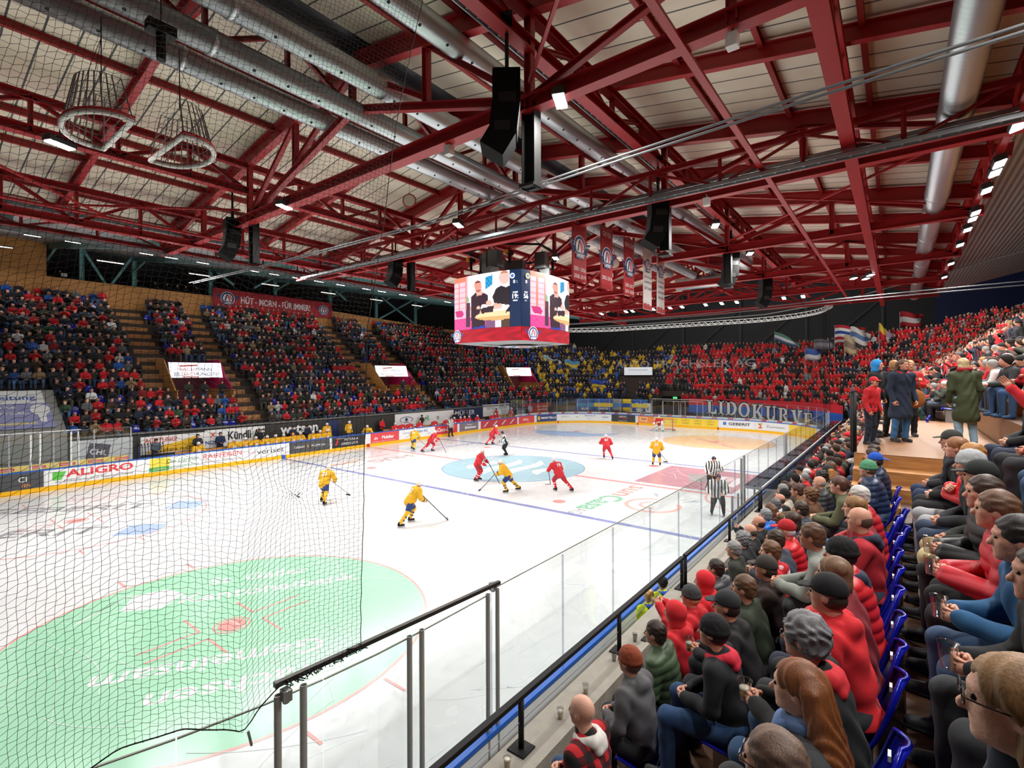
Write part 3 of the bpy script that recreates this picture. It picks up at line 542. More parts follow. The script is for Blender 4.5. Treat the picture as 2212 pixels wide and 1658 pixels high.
# ducts
def duct_fn(nt, b):
    tc = nt.nodes.new('ShaderNodeTexCoord'); w = nt.nodes.new('ShaderNodeTexWave'); w.bands_direction = 'X'; w.inputs['Scale'].default_value = 2.2; nt.links.new(tc.outputs['Object'], w.inputs['Vector'])
    bp = nt.nodes.new('ShaderNodeBump'); bp.inputs['Strength'].default_value = .2; bp.inputs['Distance'].default_value = .006; nt.links.new(w.outputs['Fac'], bp.inputs['Height']); nt.links.new(bp.outputs['Normal'], b.inputs['Normal'])
    b.inputs['Base Color'].default_value = (*lin('#c3c8cc'),1); b.inputs['Metallic'].default_value = .85; b.inputs['Roughness'].default_value = .38
DUCT = nodemat('spiral_duct', duct_fn)
def duct(y, z, r, x0, x1, label, holes=True):
    t = thing('air_duct', (0,y,z), label, 'air duct', 'silver spiral air ducts'); mb = MB(); mb.cyl((x0,0,0),(x1,0,0),r,28); obj('pipe', mb, DUCT, t, True)
    x = x0+3
    while x < x1: mb = MB(); mb.cyl((x-.06,0,0),(x+.06,0,0),r+.015,28); obj('joint_collar', mb, DUCT, t, True); x += 6
    if holes:
        mb = MB(); x = x0+.8
        while x < min(x1, 10):
            for a in (-2.0,-1.0): c = (x, math.cos(a)*r, math.sin(a)*r); mb.cyl((x,c[1]*.97,c[2]*.97),(x,c[1]*1.01,c[2]*1.01),.035,8)
            x += .75
        obj('nozzles', mb, BLK, t)
    for x in range(int(x0)+2, int(x1), 7):
        pass
duct(-12.0,12.85,.26,-30,6,'silver air duct nearest the near side, passing behind the big loudspeaker')
duct(-9.4,12.9,.27,-30,12,'silver air duct just on the near side of the roof ridge')
duct(-8.5,12.55,.25,-30,9,'silver air duct hanging below the roof ridge')
duct(-6.9,12.85,.26,-30,9,'silver air duct just on the far side of the roof ridge')
duct(3.4,11.45,.27,-30,-4,'long silver air duct low on the far side above the floodlights')
o_ = duct(-20.4,11.45,.31,-20,21,'matt grey air duct at the right running away above the near grandstand', False)
mb = MB(); mb.tube([(6,-12,12.85),(8,-12,12.8),(9.5,-11.5,12.4),(10,-10,12.2),(10,-7,12.2)], .42, 20); o = obj('duct_bend', mb, DUCT, None, True); tag(o, 'curved silver duct bend under the far end of the roof', 'air duct')
# ---- loudspeakers ----
SPK = mat('speaker_black', '#0c0c0d', .8, spec=.15); SPKG = mat('speaker_grey', '#6c7070', .5)
def box_rot(nm, c, d, rx, parent, m, M0):
    mb = MB(); mb.box((0,0,0), d); return obj(nm, mb, m, parent, M=M0 @ Matrix.Translation(c) @ Matrix.Rotation(rx, 4, 'X'))
def line_array(x, y, ztop, rz, label, s=1.0, zroof=12.2, m=None):
    m = m or SPK; t = thing('line_array_speaker', (x,y,ztop), label, 'loudspeaker', 'hanging loudspeaker arrays', rz); I = Matrix.Scale(s, 4)
    for (c, d, rx) in (((0,0,-.4),(.72,.62,.7),0.0),((0,-.04,-1.08),(.74,.62,.6),-.12),((0,-.2,-1.62),(.74,.6,.56),-.55)):
        b = box_rot('cabinet', c, d, rx, t, m, I); mb = MB(); mb.box((0,-d[1]/2-.006,0), (d[0]-.08,.012,d[2]-.06)); obj('grille', mb, mat('speaker_grille', '#19191b', .8), b)
    for sx in (-1,1): mb = MB(); mb.box((sx*.375*s,.02*s,-.72*s), (.015,.4*s,.22*s)); mb.box((sx*.375*s,-.1*s,-1.35*s), (.015,.36*s,.22*s)); obj('rigging_plate', mb, BLK, t)
    mb = MB(); mb.cyl((0,0,-.05*s),(0,0,zroof-ztop),.035,8); mb.box((0,0,zroof-ztop),(.5,.2,.06)); obj('hanging_pole', mb, BLK, t)
    mb = MB()
    for sx in (-.3,.3): mb.cyl((sx*s,0,-.05),(sx*.15,0,zroof-ztop),.008,4)
    obj('safety_chain', mb, BLK, t); return t
line_array(-18.2,-13.85,11.25,-2.5,'big black loudspeaker array hanging nearest to the camera, upper middle', .78)
line_array(-10.9,-13.8,11.15,-2.5,'black loudspeaker array hanging second along the near side, right of the scoreboard', .8)
line_array(-2.7,-13.8,11.1,-2.5,'black loudspeaker array hanging third along the near side, above the far end', .8)
line_array(4.3,-13.8,11.0,-2.5,'black loudspeaker array hanging fourth along the near side, farthest', .8)
line_array(-17.6,-1.5,11.2,-PI/2-.2,'black loudspeaker array hanging behind the netting, left of the middle', .73)
line_array(-10.7,-1.6,11.3,-PI/2-.2,'black loudspeaker array hanging left of the scoreboard', .76)
for i, (x, y) in enumerate(((-17.45,-13.85),(-10.45,-13.85),(-3.4,-13.85),(-17.3,-2.4),(-10.4,-2.3))):
    mb = MB(); mb.ibeam((x,y,9.4 if i == 0 else 9.6),(x,y,11.0),.22,.3,up=(0,1,0)); mb.box((x,y,9.45),(.34,.34,.05)); o = obj('hanging_column', mb, BLK); tag(o, 'black steel column hanging beside '+['the big near loudspeaker','the second loudspeaker on the near side','the third loudspeaker on the near side','the loudspeaker behind the netting','the loudspeaker left of the scoreboard'][i], 'column', 'black hanging columns')
# ---- floodlight housings ----
LED = mat('lamp_glow', (1,1,1), emit=22); hous = mat('lamp_housing', '#3a3d40', .5)
WH = {'high':'added out of view high under the end deck','side':'on the far side lighting truss','end':'on the truss before the end wall','near':'on the near side lighting truss','mid':'hanging from a roof truss'}
cnt = {}
f1 = None
for x, y, z, k, kd in FLOOD:  # the added side and near lamps carry the same truss label
    lab = 'bright white floodlight '+WH[kd]; 
    if f1 is None:
        f1 = thing('floodlight', (x,y,z), lab, 'floodlight', 'floodlights '+WH[kd])
        mb = MB(); mb.box((0,0,.05),(.62,.34,.1)); 
        for i in range(7): mb.box((-.27+i*.09,0,.14),(.02,.3,.08))
        obj('housing', mb, hous, f1)
        mb = MB(); mb.box((-.15,0,-.012),(.26,.28,.02)); obj('lens', mb, LED, f1); mb = MB(); mb.box((.15,0,-.012),(.26,.28,.02)); obj('lens', mb, LED, f1)
        mb = MB(); mb.cyl((0,0,.15),(0,0,.4),.02,6); obj('bracket', mb, hous, f1); c = f1
    else: c = copy_tree(f1); c.location = (x,y,z); c['label'] = lab; c['group'] = 'floodlights '+WH[kd]
    c.scale = (.72,.72,.72) if kd in ('side','end') else (.85,.7,.85)
    c.rotation_euler = {'side': (.22,0,0), 'end': (0,.25,PI/2*0), 'near': (-.25,0,0), 'high': (0,.2,0), 'mid': (0,0,.4)}[kd]
# small boxes, no smoking discs
for x, y, z, l in ((-17.5,-17.5,10.8,'small white box fixed under the red chord at the top right'),(-17.5,-11.7,10.8,'small white box fixed under the red chord left of the big loudspeaker'),(-11.6,-15.4,10.5,'small white speaker box right of the second loudspeaker')):
    t = thing('junction_box', (x,y,z), l, 'box'); mb = MB(); mb.box((0,0,-.08),(.16,.16,.2)); obj('casing', mb, WHITE, t); mb = MB(); mb.cyl((0,0,0),(0,0,.12),.02,6); obj('bracket', mb, GALV, t)
for x, y, z, l in ((-13.6,-5.9,11.95,'round no smoking sign hanging from the red truss at the upper left of the scoreboard'),(-5.2,-9.6,10.7,'round no smoking sign beside the red hanging banners')):
    t = thing('no_smoking_sign', (x,y,z), l, 'sign', None, math.radians(YAW-90)); fc = Matrix.Rotation(PI/2, 4, 'X')
    mb = MB(); mb.prism([(.24*math.cos(a), .24*math.sin(a)) for a in [2*PI*i/24 for i in range(24)]], fc, .03); obj('disc', mb, mat('sign_red', '#b3322e', .5), t)
    mb = MB(); mb.prism([(.2*math.cos(a), .2*math.sin(a)) for a in [2*PI*i/24 for i in range(24)]], Matrix.Translation((0,-.005,0)) @ fc, .04); obj('face', mb, mat('sign_cream', '#e4ddcf', .6), t)
    mb = MB(); mb.box((0,.0,0),(.03,.06,.38)); obj('bar', mb, mat('sign_red', '#b3322e', .5), t); mb = MB(); mb.box((-.07,0,0),(.05,.055,.12)); mb.box((.09,0,-.05),(.12,.055,.03)); obj('pictogram', mb, BLK, t)
    mb = MB(); mb.cyl((0,0,.24),(0,0,.9),.006,4); obj('cord', mb, BLK, t)
# ropes (grey conduits) spanning across
def cable(pts, r, label, m=None):
    mb = MB(); mb.tube(pts, r, 6); return tag(obj('steel_cable', mb, m or mat('cable_grey', '#5e6163', .6), None, True), label, 'cable')
def sag(p, q, s, n=16): return [(p[0]+(q[0]-p[0])*i/n, p[1]+(q[1]-p[1])*i/n, p[2]+(q[2]-p[2])*i/n-s*4*(i/n)*(1-i/n)) for i in range(n+1)]
for k, d in enumerate((0,.16)):
    cable(sag((-16.6+d,5,9.9),(-15.6+d,-9.2,10.15),.05)+sag((-15.6+d,-9.2,10.15),(-18.4+d,-25.5,9.3),-.1)[1:], .022, ['upper','lower'][k]+' of two grey guide cables crossing from the netting to the top right')
    cable(sag((8,6,9.9),(9+d,-10,9.8+d),.1)+sag((9+d,-10,9.8+d),(4,-24,9.5+d),-.05)[1:], .03, ['upper','lower'][k]+' of two pale guide cables crossing in front of the end wall')
    cable(sag((24+d,12,11.2+2*k),(24+d,-10,11.2+2*k),.1)+[(20,-16,11.4+2*k),(8,-25,11.8+2*k)], .045, ['lower','upper'][k]+' pale rail curving in front of the dark end wall', mat('pale_rail', '#8f918f', .6))
# curved white lattice truss holding the end net
t = thing('curved_net_truss', (0,0,0), 'white curved lattice truss hanging above the far end glass', 'truss'); WT = mat('white_truss', '#d9dad8', .45)
def npth(f):
    S = 40+f*(85-40); return rpath(S)
for k, (dr, dz) in enumerate(((0,0),(.0,.42),(.35,.2))):
    pts = []
    for i in range(61):
        s = 46+i*(85.8-46)/60; n, tt = rnorm(s); p = rpath(s); pts.append((p[0]+n.x*dr, p[1]+n.y*dr, 11.1+dz))
    mb = MB(); mb.tube(pts, .026, 6); obj('chord_tube', mb, WT, t, True)
mb = MB()
for i in range(120):
    s = 46+i*(85.8-46)/120; s2 = s+(85.8-46)/120; a = rpt(s,0,11.1); b = rpt(s2,0,11.52); mb.cyl(a if i % 2 else (a[0],a[1],11.52), b if i % 2 else (b[0],b[1],11.1), .02, 4, caps=False)
    c = rpt(s2,.35,11.3); mb.cyl(a, c, .012, 4, caps=False)
tag(obj('lattice_bars', mb, WT, t), kind='stuff')
for s in (50,60,70,80): mb = MB(); a = rpt(s,0,11.4); mb.cyl(a, (a[0],a[1],13.5), .01, 4); obj('suspension_wire', mb, BLK, t)
# ---------------- scoreboard ----------------
H = 2.6; Z0, Z1, Z2 = 7.82, 8.62, 11.85
sb = thing('video_cube', (0,0,0), 'four sided hanging video cube above centre ice showing 0 : 0 and 19:56', 'scoreboard')
def face_pt(side, u, z, off=0):     # u 0..1 along the face seen from outside left to right
    a = -H+2*H*u; b = H+.30*(1-(2*u-1)**2)+off
    return {0: (-b, -a, z), 1: (a, -b, z), 2: (b, a, z), 3: (-a, b, z)}[side]
# picture painter for the LED faces
def paint(u, v, wide=True):
    # returns linear-ish sRGB colour for picture coordinate (u right, v up) of the interview clip
    def ell(cx, cy, rx, ry): return ((u-cx)/rx)**2+((v-cy)/ry)**2 < 1
    def poly(P):
        c = False; j = len(P)-1
        for i in range(len(P)):
            (xi, yi), (xj, yj) = P[i], P[j]
            if (yi > v) != (yj > v) and u < (xj-xi)*(v-yi)/(yj-yi+1e-9)+xi: c = not c
            j = i
        return c
    # tablet, table, men, wall
    if poly([(.53,.36),(.76,.40),(.75,.285),(.56,.27)]): return '#3a2530'
    if poly([(.93,.25),(1.0,.37),(1.0,.27)]): return '#2a2430'
    if ell(.50,.385,.035,.03) or ell(.79,.36,.1,.035) or ell(.68,.45,.05,.05): return '#f6c3b0'
    if ell(.82,.215,.38,.085): return '#ffe3b0' if v > .2 else '#e8b878'
    if ell(.49,.80,.065,.085) and v > .74: return '#8a3a30' if v > .84 else '#e9a090'
    if ell(.50,.76,.06,.09): return '#c8705c' if v < .72 else '#f0b0a0'
    if poly([(.46,.70),(.56,.70),(.58,.62),(.47,.60)]): return '#f2b8a8'
    if poly([(.36,.60),(.45,.67),(.50,.60),(.57,.66),(.66,.60),(.68,.42),(.56,.44),(.52,.27),(.60,.26),(.62,.05),(.38,.02),(.36,.3)]): return '#3b2030'
    if poly([(.34,.42),(.42,.42),(.46,.32),(.55,.34),(.55,.27),(.36,.25)]): return '#f6b8a4'
    if poly([(.36,.02),(.62,.05),(.62,.0),(.36,.0)]): return '#3040b0'
    if ell(.92,.88,.075,.12): return '#f6c6bc' if v < .95 else '#c9876c'
    if poly([(.74,.55),(.80,.70),(.88,.74),(.94,.70),(1.0,.72),(1.0,.38),(.85,.42),(.77,.44)]): return '#2a2028'
    if poly([(.76,.44),(.84,.44),(.90,.37),(.76,.36)]): return '#f6b8a4'
    if poly([(.62,.70),(.74,.78),(.74,.95),(.62,.92)]): return '#20a8d8' if (int(u*80)+int(v*60)) % 5 else '#3050b0'
    if poly([(.62,.14),(1.0,.14),(1.0,0),(.62,0)]): return '#8a5a80' if u < .78 else ('#e8e4f0' if u < .88 else '#5a4038')
    if u < .27 and v > .38: return '#f08a70' if (.10 < u < .13 or u > .25 or v > .9) else ('#ffd0dc' if int(v*40) % 4 else '#f8a8bc')
    if poly([(.10,.55),(.14,.55),(.15,.40),(.22,.30),(.18,.24),(.05,.26),(.02,.36)]): return '#e83078' if int(u*60+v*40) % 3 else '#c02a90'
    if .26 < u < .34 and .05 < v < .50: return '#58304a'
    if ell(.27,.56,.05,.07): return '#9ab890'
    if v < .22: return '#ee4a9a' if (u+v) % .1 > .02 else '#f45aa4'
    if u < .3: return '#ffc4d8'
    return '#fff4f8' if v > .3 else '#f8c8dc'
def c3(h): return lin(h)
mats_led = attr_mat('led_picture', emit=1.15)
import itertools
def led_face(side, u0, u1, z0, z1, nu, nv, fn, name, label=None):
    us = np.linspace(u0, u1, nu+1); vs = np.linspace(0, 1, nv+1)
    V = [face_pt(side, u, z0+(z1-z0)*v, .012) for v in vs for u in us]; F = []; C = []
    for j in range(nv):
        for i in range(nu):
            a = j*(nu+1)+i; F.append((a, a+1, a+nu+2, a+nu+1)); C.append(fn((i+.5)/nu, (j+.5)/nv))
    o = link(name, npmesh(name, V, F, [mats_led], colors=C), sb); 
    if label: o['label'] = label
    return o
def red_band(u, v):
    f = .5+.5*math.sin(u*17+3*math.sin(v*5))*math.sin(u*7+1); return tuple(np.array(lin('#d0102c'))*(.55+.6*f*(1-.4*v)))
for side in range(4):
    # cabinet shell
    mb = MB(); us = np.linspace(0,1,13); vs = [face_pt(side,u,z) for z in (Z0,Z2) for u in us]; mb.add(vs, [(i,i+1,14+i,13+i) for i in range(12)]); obj('cabinet_side', mb, mat('cabinet_dark', '#15171a', .6), sb)
    lf, rt = .13, .0
    if side == 0: led_face(0,.0,.865,Z1,Z2,96,64,lambda u,v: c3(paint(u,v)),'video_screen','picture of two men at a table with a tablet'); led_face(0,.87,1.,Z1,Z2,4,4,lambda u,v: lin('#0d2a52'),'score_panel')
    if side == 1: led_face(1,.13,1.,Z1,Z2,96,64,lambda u,v: c3(paint(u*.92,v)),'video_screen'); led_face(1,.0,.125,Z1,Z2,4,4,lambda u,v: lin('#0d2a52'),'score_panel')
    if side in (2,3): led_face(side,0,1,Z1,Z2,40,28,lambda u,v: c3(paint(u,v)),'video_screen')
    led_face(side,0,1,Z0,Z1-.01,60,10,red_band,'red_led_band')
mb = MB(); n = 12; top = []; 
for side in (0,1,2,3):
    for u in np.linspace(0,1,n+1)[:-1]: top.append(face_pt(side,u,Z0))
# underside: slightly dished grey panel with emblem
mb.add(top+[(0,0,Z0-.12)], [((i+1) % len(top), i, len(top)) for i in range(len(top))]); obj('underside_panel', mb, mat('cube_grey', '#8c8d8c', .5), sb)
mb = MB(); mb.poly([(p[0],p[1],Z2) for p in top]); obj('top_panel', mb, mat('cabinet_dark', '#15171a', .6), sb)
# digits across the near corner: panel text on both halves
gl = mat('led_white', (1,1,1), emit=1.4); cy = -H-.0
def sb_text(txt, size, side, u, z, col, **kw):
    p = face_pt(side,u,z,.03); q = face_pt(side,u+.02,z,.03); return text('score_lettering', txt, size, plane_M(p, Vector(q)-Vector(p), (0,0,1)), col, sb, **kw)
for side, uu in ((0,.935),(1,.062)):
    L = ('0 :' if side == 0 else '0'); sb_text(L if side == 0 else ' 0', .27, side, uu+(.0 if side == 0 else 0), 11.15, gl, bold=.01)
    sb_text('GAME' if side == 0 else 'TIME', .12, side, uu, 10.55, gl, bold=.01); sb_text('19:' if side == 0 else '56', .36, side, uu+(-.005 if side == 0 else 0), 10.32, gl, bold=.02); sb_text('PERIO' if side == 0 else 'D 1', .11, side, uu, 10.08, gl, bold=.01)
def emblem(M, s, parent, glow=False, name='round_emblem'):
    e = 1.15 if glow else 0; k = 'g' if glow else ''
    B = mat('emblem_blue'+k, '#22386e', .5, emit=e); W = mat('emblem_white'+k, '#eeeeee', .5, emit=e); R = mat('emblem_red'+k, '#c9222c', .5, emit=e)
    def pp(polys, z, m, nm):
        mb = MB()
        for p in polys: mb.poly([M @ Vector((x*s, y*s, z)) for x, y in p])
        return obj(nm, mb, m, parent)
    root = pp([disc(0,0,.5,32)], .004, W, name)
    pp([disc(0,0,.46,32)], .008, B, 'emblem_ring'); pp([disc(0,0,.34,32)], .012, W, 'emblem_disc')
    pp([[(-.95,.28),(-.48,.2),(-.5,.1),(-.8,.14)], [(-.85,.10),(-.5,.06),(-.48,-.04),(-.7,-.02)], [(.95,.28),(.48,.2),(.5,.1),(.8,.14)], [(.85,.10),(.5,.06),(.48,-.04),(.7,-.02)]], .006, B, 'emblem_wings')
    pp([[(-.05,.3),(.05,.3),(.22,-.2),(.1,-.2)], [(.1,.26),(.2,.22),(.3,-.05),(.24,-.1)]], .016, R, 'emblem_stripes'); pp([[(-.1,.28),(-.02,.28),(-.12,-.2),(-.24,-.16)]], .016, B, 'emblem_stripe')
    pp([[(-.36,-.22),(.36,-.22),(.3,-.48),(-.34,-.5)]], .02, B, 'emblem_plate')
    text('emblem_word', 'LAKERS', .2*s, M @ Matrix.Translation((0,-.36*s,.024)), W, parent, bold=.03, width=.56*s)
    return root
for side, u in ((0,.06),(1,.17),(0,.0)):
    if u == 0: continue
    p = face_pt(side,u,8.25,.03); q = face_pt(side,u+.02,8.25,.03); emblem(plane_M(p, Vector(q)-Vector(p), (0,0,1)), .78, sb, True)
for side, u, c1 in ((0,.90,'#e8e8ee'),(1,.09,'#e8d860')):
    p = face_pt(side,u,11.5,.03); q = face_pt(side,u+.02,11.5,.03)
    M = plane_M(p, Vector(q)-Vector(p), (0,0,1)); mb = MB(); mb.poly([M @ Vector((x,y,0)) for x, y in disc(0,0,.16,20)]); obj('team_badge', mb, mat('badge_'+c1, c1, emit=1.1), sb)
    mb = MB(); mb.poly([M @ Vector((x,y,.004)) for x, y in disc(0,0,.1,20)]); obj('team_badge', mb, mat('badge_in'+c1, '#3a66b0', emit=1), sb)
emblem(Matrix.Translation((.3,-.2,Z0-.16)) @ Matrix.Rotation(PI, 4, 'X') @ Matrix.Rotation(.9, 4, 'Z'), 2.6, sb)
# rig above: dark hexagonal rail, grey speakers, motors
t = thing('rigging_ring', (0,0,0), 'black polygonal rail above the video cube', 'rig'); mb = MB(); R6 = 2.9; P6 = [(R6*math.cos(a), R6*math.sin(a), 13.55) for a in [PI/3*i+.2 for i in range(7)]]
for a, b in zip(P6, P6[1:]): mb.beam(a, b, .12, .1)
obj('rail', mb, BLK, t)
for i in range(6): mb = MB(); mb.cyl(P6[i], (P6[i][0]*.8, P6[i][1]*.8, 14), .02, 5); obj('hanger', mb, BLK, t)
LS = ['at the left front','at the right front','at the back','at the far left','at the far right']
for i, (a, r) in enumerate(((2.9,1.6),(-1.1,1.9),(.6,1.6),(1.9,1.7),(-2.2,.6))):
    if i == 4: continue
    x, y = r*math.cos(a), r*math.sin(a); t = thing('grey_speaker', (x,y,12.95), 'grey loudspeaker cluster above the video cube, '+LS[i], 'loudspeaker', 'grey loudspeakers above the cube', a-PI/2)
    for sx in (-1,1):
        mb = MB(); mb.add([(-.3,-.35,-.5),(.3,-.35,-.5),(.36,.35,-.5),(-.36,.35,-.5),(-.3,-.35,.5),(.3,-.35,.5),(.36,.35,.5),(-.36,.35,.5)], [(0,3,2,1),(4,5,6,7),(0,1,5,4),(1,2,6,5),(2,3,7,6),(3,0,4,7)]); obj('cabinet', mb, SPKG, t, M=Matrix.Translation((sx*.36,0,0)) @ Matrix.Rotation(-sx*.25, 4, 'Z'))
    mb = MB(); mb.add([(-.5,-.2,-.5),(.5,-.2,-.5),(.5,.5,-.5),(-.5,.5,-.5),(-.35,.1,-.95),(.35,.1,-.95),(.35,.45,-.95),(-.35,.45,-.95)], [(0,1,2,3),(4,7,6,5),(0,4,5,1),(1,5,6,2),(2,6,7,3),(3,7,4,0)]); obj('lower_cabinet', mb, SPKG, t)
    mb = MB(); mb.cyl((0,0,.5),(0,0,.75),.03,6); obj('hanger', mb, BLK, t)
for i, (x, y) in enumerate(((-1.5,2.2),(-1.6,-1.0),(1.6,-2.0))):
    t = thing('chain_hoist', (x,y,13.1), 'black chain hoist with orange cap above the video cube, '+['left','middle','right'][i]+' one', 'hoist'); mb = MB(); mb.box((0,0,.1),(.5,.25,.25)); obj('motor', mb, BLK, t); mb = MB(); mb.box((-.3,0,.1),(.1,.24,.24)); obj('cap', mb, mat('hoist_orange', '#e08a1c', .5), t)
    mb = MB(); mb.cyl((0,0,0),(0,0,-.55),.09,10); obj('chain_bag', mb, BLK, t); mb = MB(); mb.cyl((0,0,-.5),(0,0,Z2-13.1),.012,5); mb.cyl((0,0,.2),(0,0,.6),.012,5); obj('chain', mb, BLK, t)
KC = .723
for o in list(D.objects):
    if o.parent is None and o.get('category') in ('scoreboard','rig','hoist') or (o.parent is None and o.get('group') == 'grey loudspeakers above the cube'):
        l = o.location.copy(); o.location = (-7.0+l.x*KC, -5.37+l.y*KC, 1.618+l.z*KC); o.scale = (KC,)*3
# ---- hanging banners ----
def cloth_banner(name, label, M, w, h, m, nseg=8, amp=.02, group=None, cat='banner'):
    t = thing(name, (0,0,0), label, cat, group); t.matrix_world = M; V = []; F = []
    for j in range(nseg+1):
        for i in range(nseg+1): V.append((w*(i/nseg-.5), h*(j/nseg-.5), amp*math.sin(i*1.7+j*.4)))
    for j in range(nseg):
        for i in range(nseg): a = j*(nseg+1)+i; F.append((a,a+1,a+nseg+2,a+nseg+1))
    me = npmesh('cloth', V, F, [m], True); o = link('cloth', me, t); md = o.modifiers.new('s','SOLIDIFY'); md.thickness = .006; return t
bred = mat('banner_red', '#a32128', .7); bwht = mat('banner_white', '#d5d3d0', .7); navy = mat('banner_navy', '#22305e', .7); wtx = mat('banner_text', '#e9dfe0', .7)
BX = [(-10.85,'RIZZELLO','2001-2006','2008-2019'),(-8.85,'GEYER','2002-2018',''),(-6.9,'BERGER','2005-2017','2019-2020')]
for i, (x, nm, a, b) in enumerate(BX):
    M = plane_M((x+.35,-10.9,10.15), (1,-.0,0), (0,0,1)); t = cloth_banner('retired_number_banner', 'red banner with the name '+nm.title()+' and a round emblem under the roof', M, 1.0, 2.3, bred, 6, .01, 'red retired player banners')
    I = Matrix.Translation((0,0,.02)); text('banner_lettering', nm, .24, I @ Matrix.Translation((0,.85,0)), wtx, t); text('banner_lettering', a, .19, I @ Matrix.Translation((0,-.75,0)), wtx, t, width=.8)
    if b: text('banner_lettering', b, .19, I @ Matrix.Translation((0,-1.0,0)), wtx, t, width=.8)
    mb = MB(); mb.box((0,-.1,0),(1.0,.2,.02)); obj('navy_stripe', mb, navy, t, M=I); emblem(I, .8, t)
for i, (x, a, b) in enumerate(((-5.1,'2017-2018',''),(-3.6,'1993-1994','1999-2000'))):
    M = plane_M((x+.3,-10.95,9.9), (1,0,0), (0,0,1)); t = cloth_banner('champions_banner', 'white champions banner with a round emblem, '+['left','right'][i]+' of two under the roof', M, .95, 2.6, bwht, 6, .01, 'white champions banners')
    I = Matrix.Translation((0,0,.02)); emblem(I @ Matrix.Translation((0,.6,0)), .6, t); dk = mat('banner_dark', '#2d3350', .7)
    text('banner_lettering', 'SWISS LEAGUE', .12, I @ Matrix.Translation((0,.1,0)), dk, t); text('banner_lettering', 'CHAMPIONS', .13, I @ Matrix.Translation((0,-.12,0)), dk, t); text('banner_lettering', a, .17, I @ Matrix.Translation((0,-.38,0)), dk, t)
    if b: text('banner_lettering', b, .17, I @ Matrix.Translation((0,-.62,0)), dk, t)
    mb = MB(); n = 16; r3 = random.Random(5); mb.poly([(-.47,-1.28,0)]+[(-.47+.94*k/n, -1.15+r3.uniform(0,.14), 0) for k in range(n+1)]+[(.47,-1.28,0)]); obj('red_skyline', mb, bred, t, M=I)
# practice goals stored under the roof, seen through the netting
def hung_goals():
    t = thing('stored_goals', (-22.1,-7.3,11.0), 'practice goals with white netting hoisted under the roof at the upper left', 'goals'); W = mat('goal_pad', '#d8d4d0', .6); Rr = mat('goal_red', '#c8202a', .35)
    return t
hg = []
for k, (dx, dy, rz, l) in enumerate(((-.55,0,PI/2,'left'),(.75,-.1,-PI/2,'right'))):
    t = thing('stored_goal', (-21.9+dx,-7.2+dy,10.6), 'small goal lying face down, hoisted under the roof at upper left, '+l+' one', 'goal', 'goals hoisted under the roof', rz)
    W = mat('goal_pad', '#d8d4d0', .6); Rr = mat('goal_red', '#c8202a', .35)
    pts = [(.95*math.cos(a)*(1 if True else 1), -.05+.62*math.sin(a), 0) for a in [PI*i/16 for i in range(17)]]+[(-.95,-.25,.0),(.95,-.25,0)]
    mb = MB(); mb.tube(pts+[pts[0]], .05, 8); obj('padded_frame', mb, W, t, True); mb = MB(); mb.tube([(p[0]*1.03,p[1]*1.03,.06) for p in pts]+[(pts[0][0]*1.03,pts[0][1]*1.03,.06)], .025, 6); obj('red_frame', mb, Rr, t, True)
    up = [(p[0]*.55,p[1]*.7,.9) for p in pts]; mb = MB()
    for i in range(len(pts)): mb.cyl(pts[i], up[i], .012, 4)
    for f in (.25,.5,.75,1): L = [Vector(a).lerp(Vector(b), f) for a, b in zip(pts, up)]; mb.tube(L+[L[0]], .008, 4)
    obj('net', mb, mat('goal_net2', '#8d8986', .8), t); mb = MB(); mb.cyl((0,0,.9),(0,0,2.2),.01,4); mb.cyl((-.5,.2,.9),(0,0,1.8),.006,4); mb.cyl((.5,.2,.9),(0,0,1.8),.006,4); obj('sling', mb, BLK, t)
t = thing('chain_hoist', (-22.3,-9.9,11.5), 'black chain hoist above the stored goals at the upper left', 'hoist'); mb = MB(); mb.box((0,0,0),(.4,.2,.16)); obj('motor', mb, BLK, t); mb = MB(); mb.cyl((0,0,-.05),(0,0,-.5),.07,8); obj('chain_bag', mb, BLK, t); mb = MB(); mb.cyl((0,0,.05),(0,0,2),.01,4); obj('chain', mb, BLK, t)
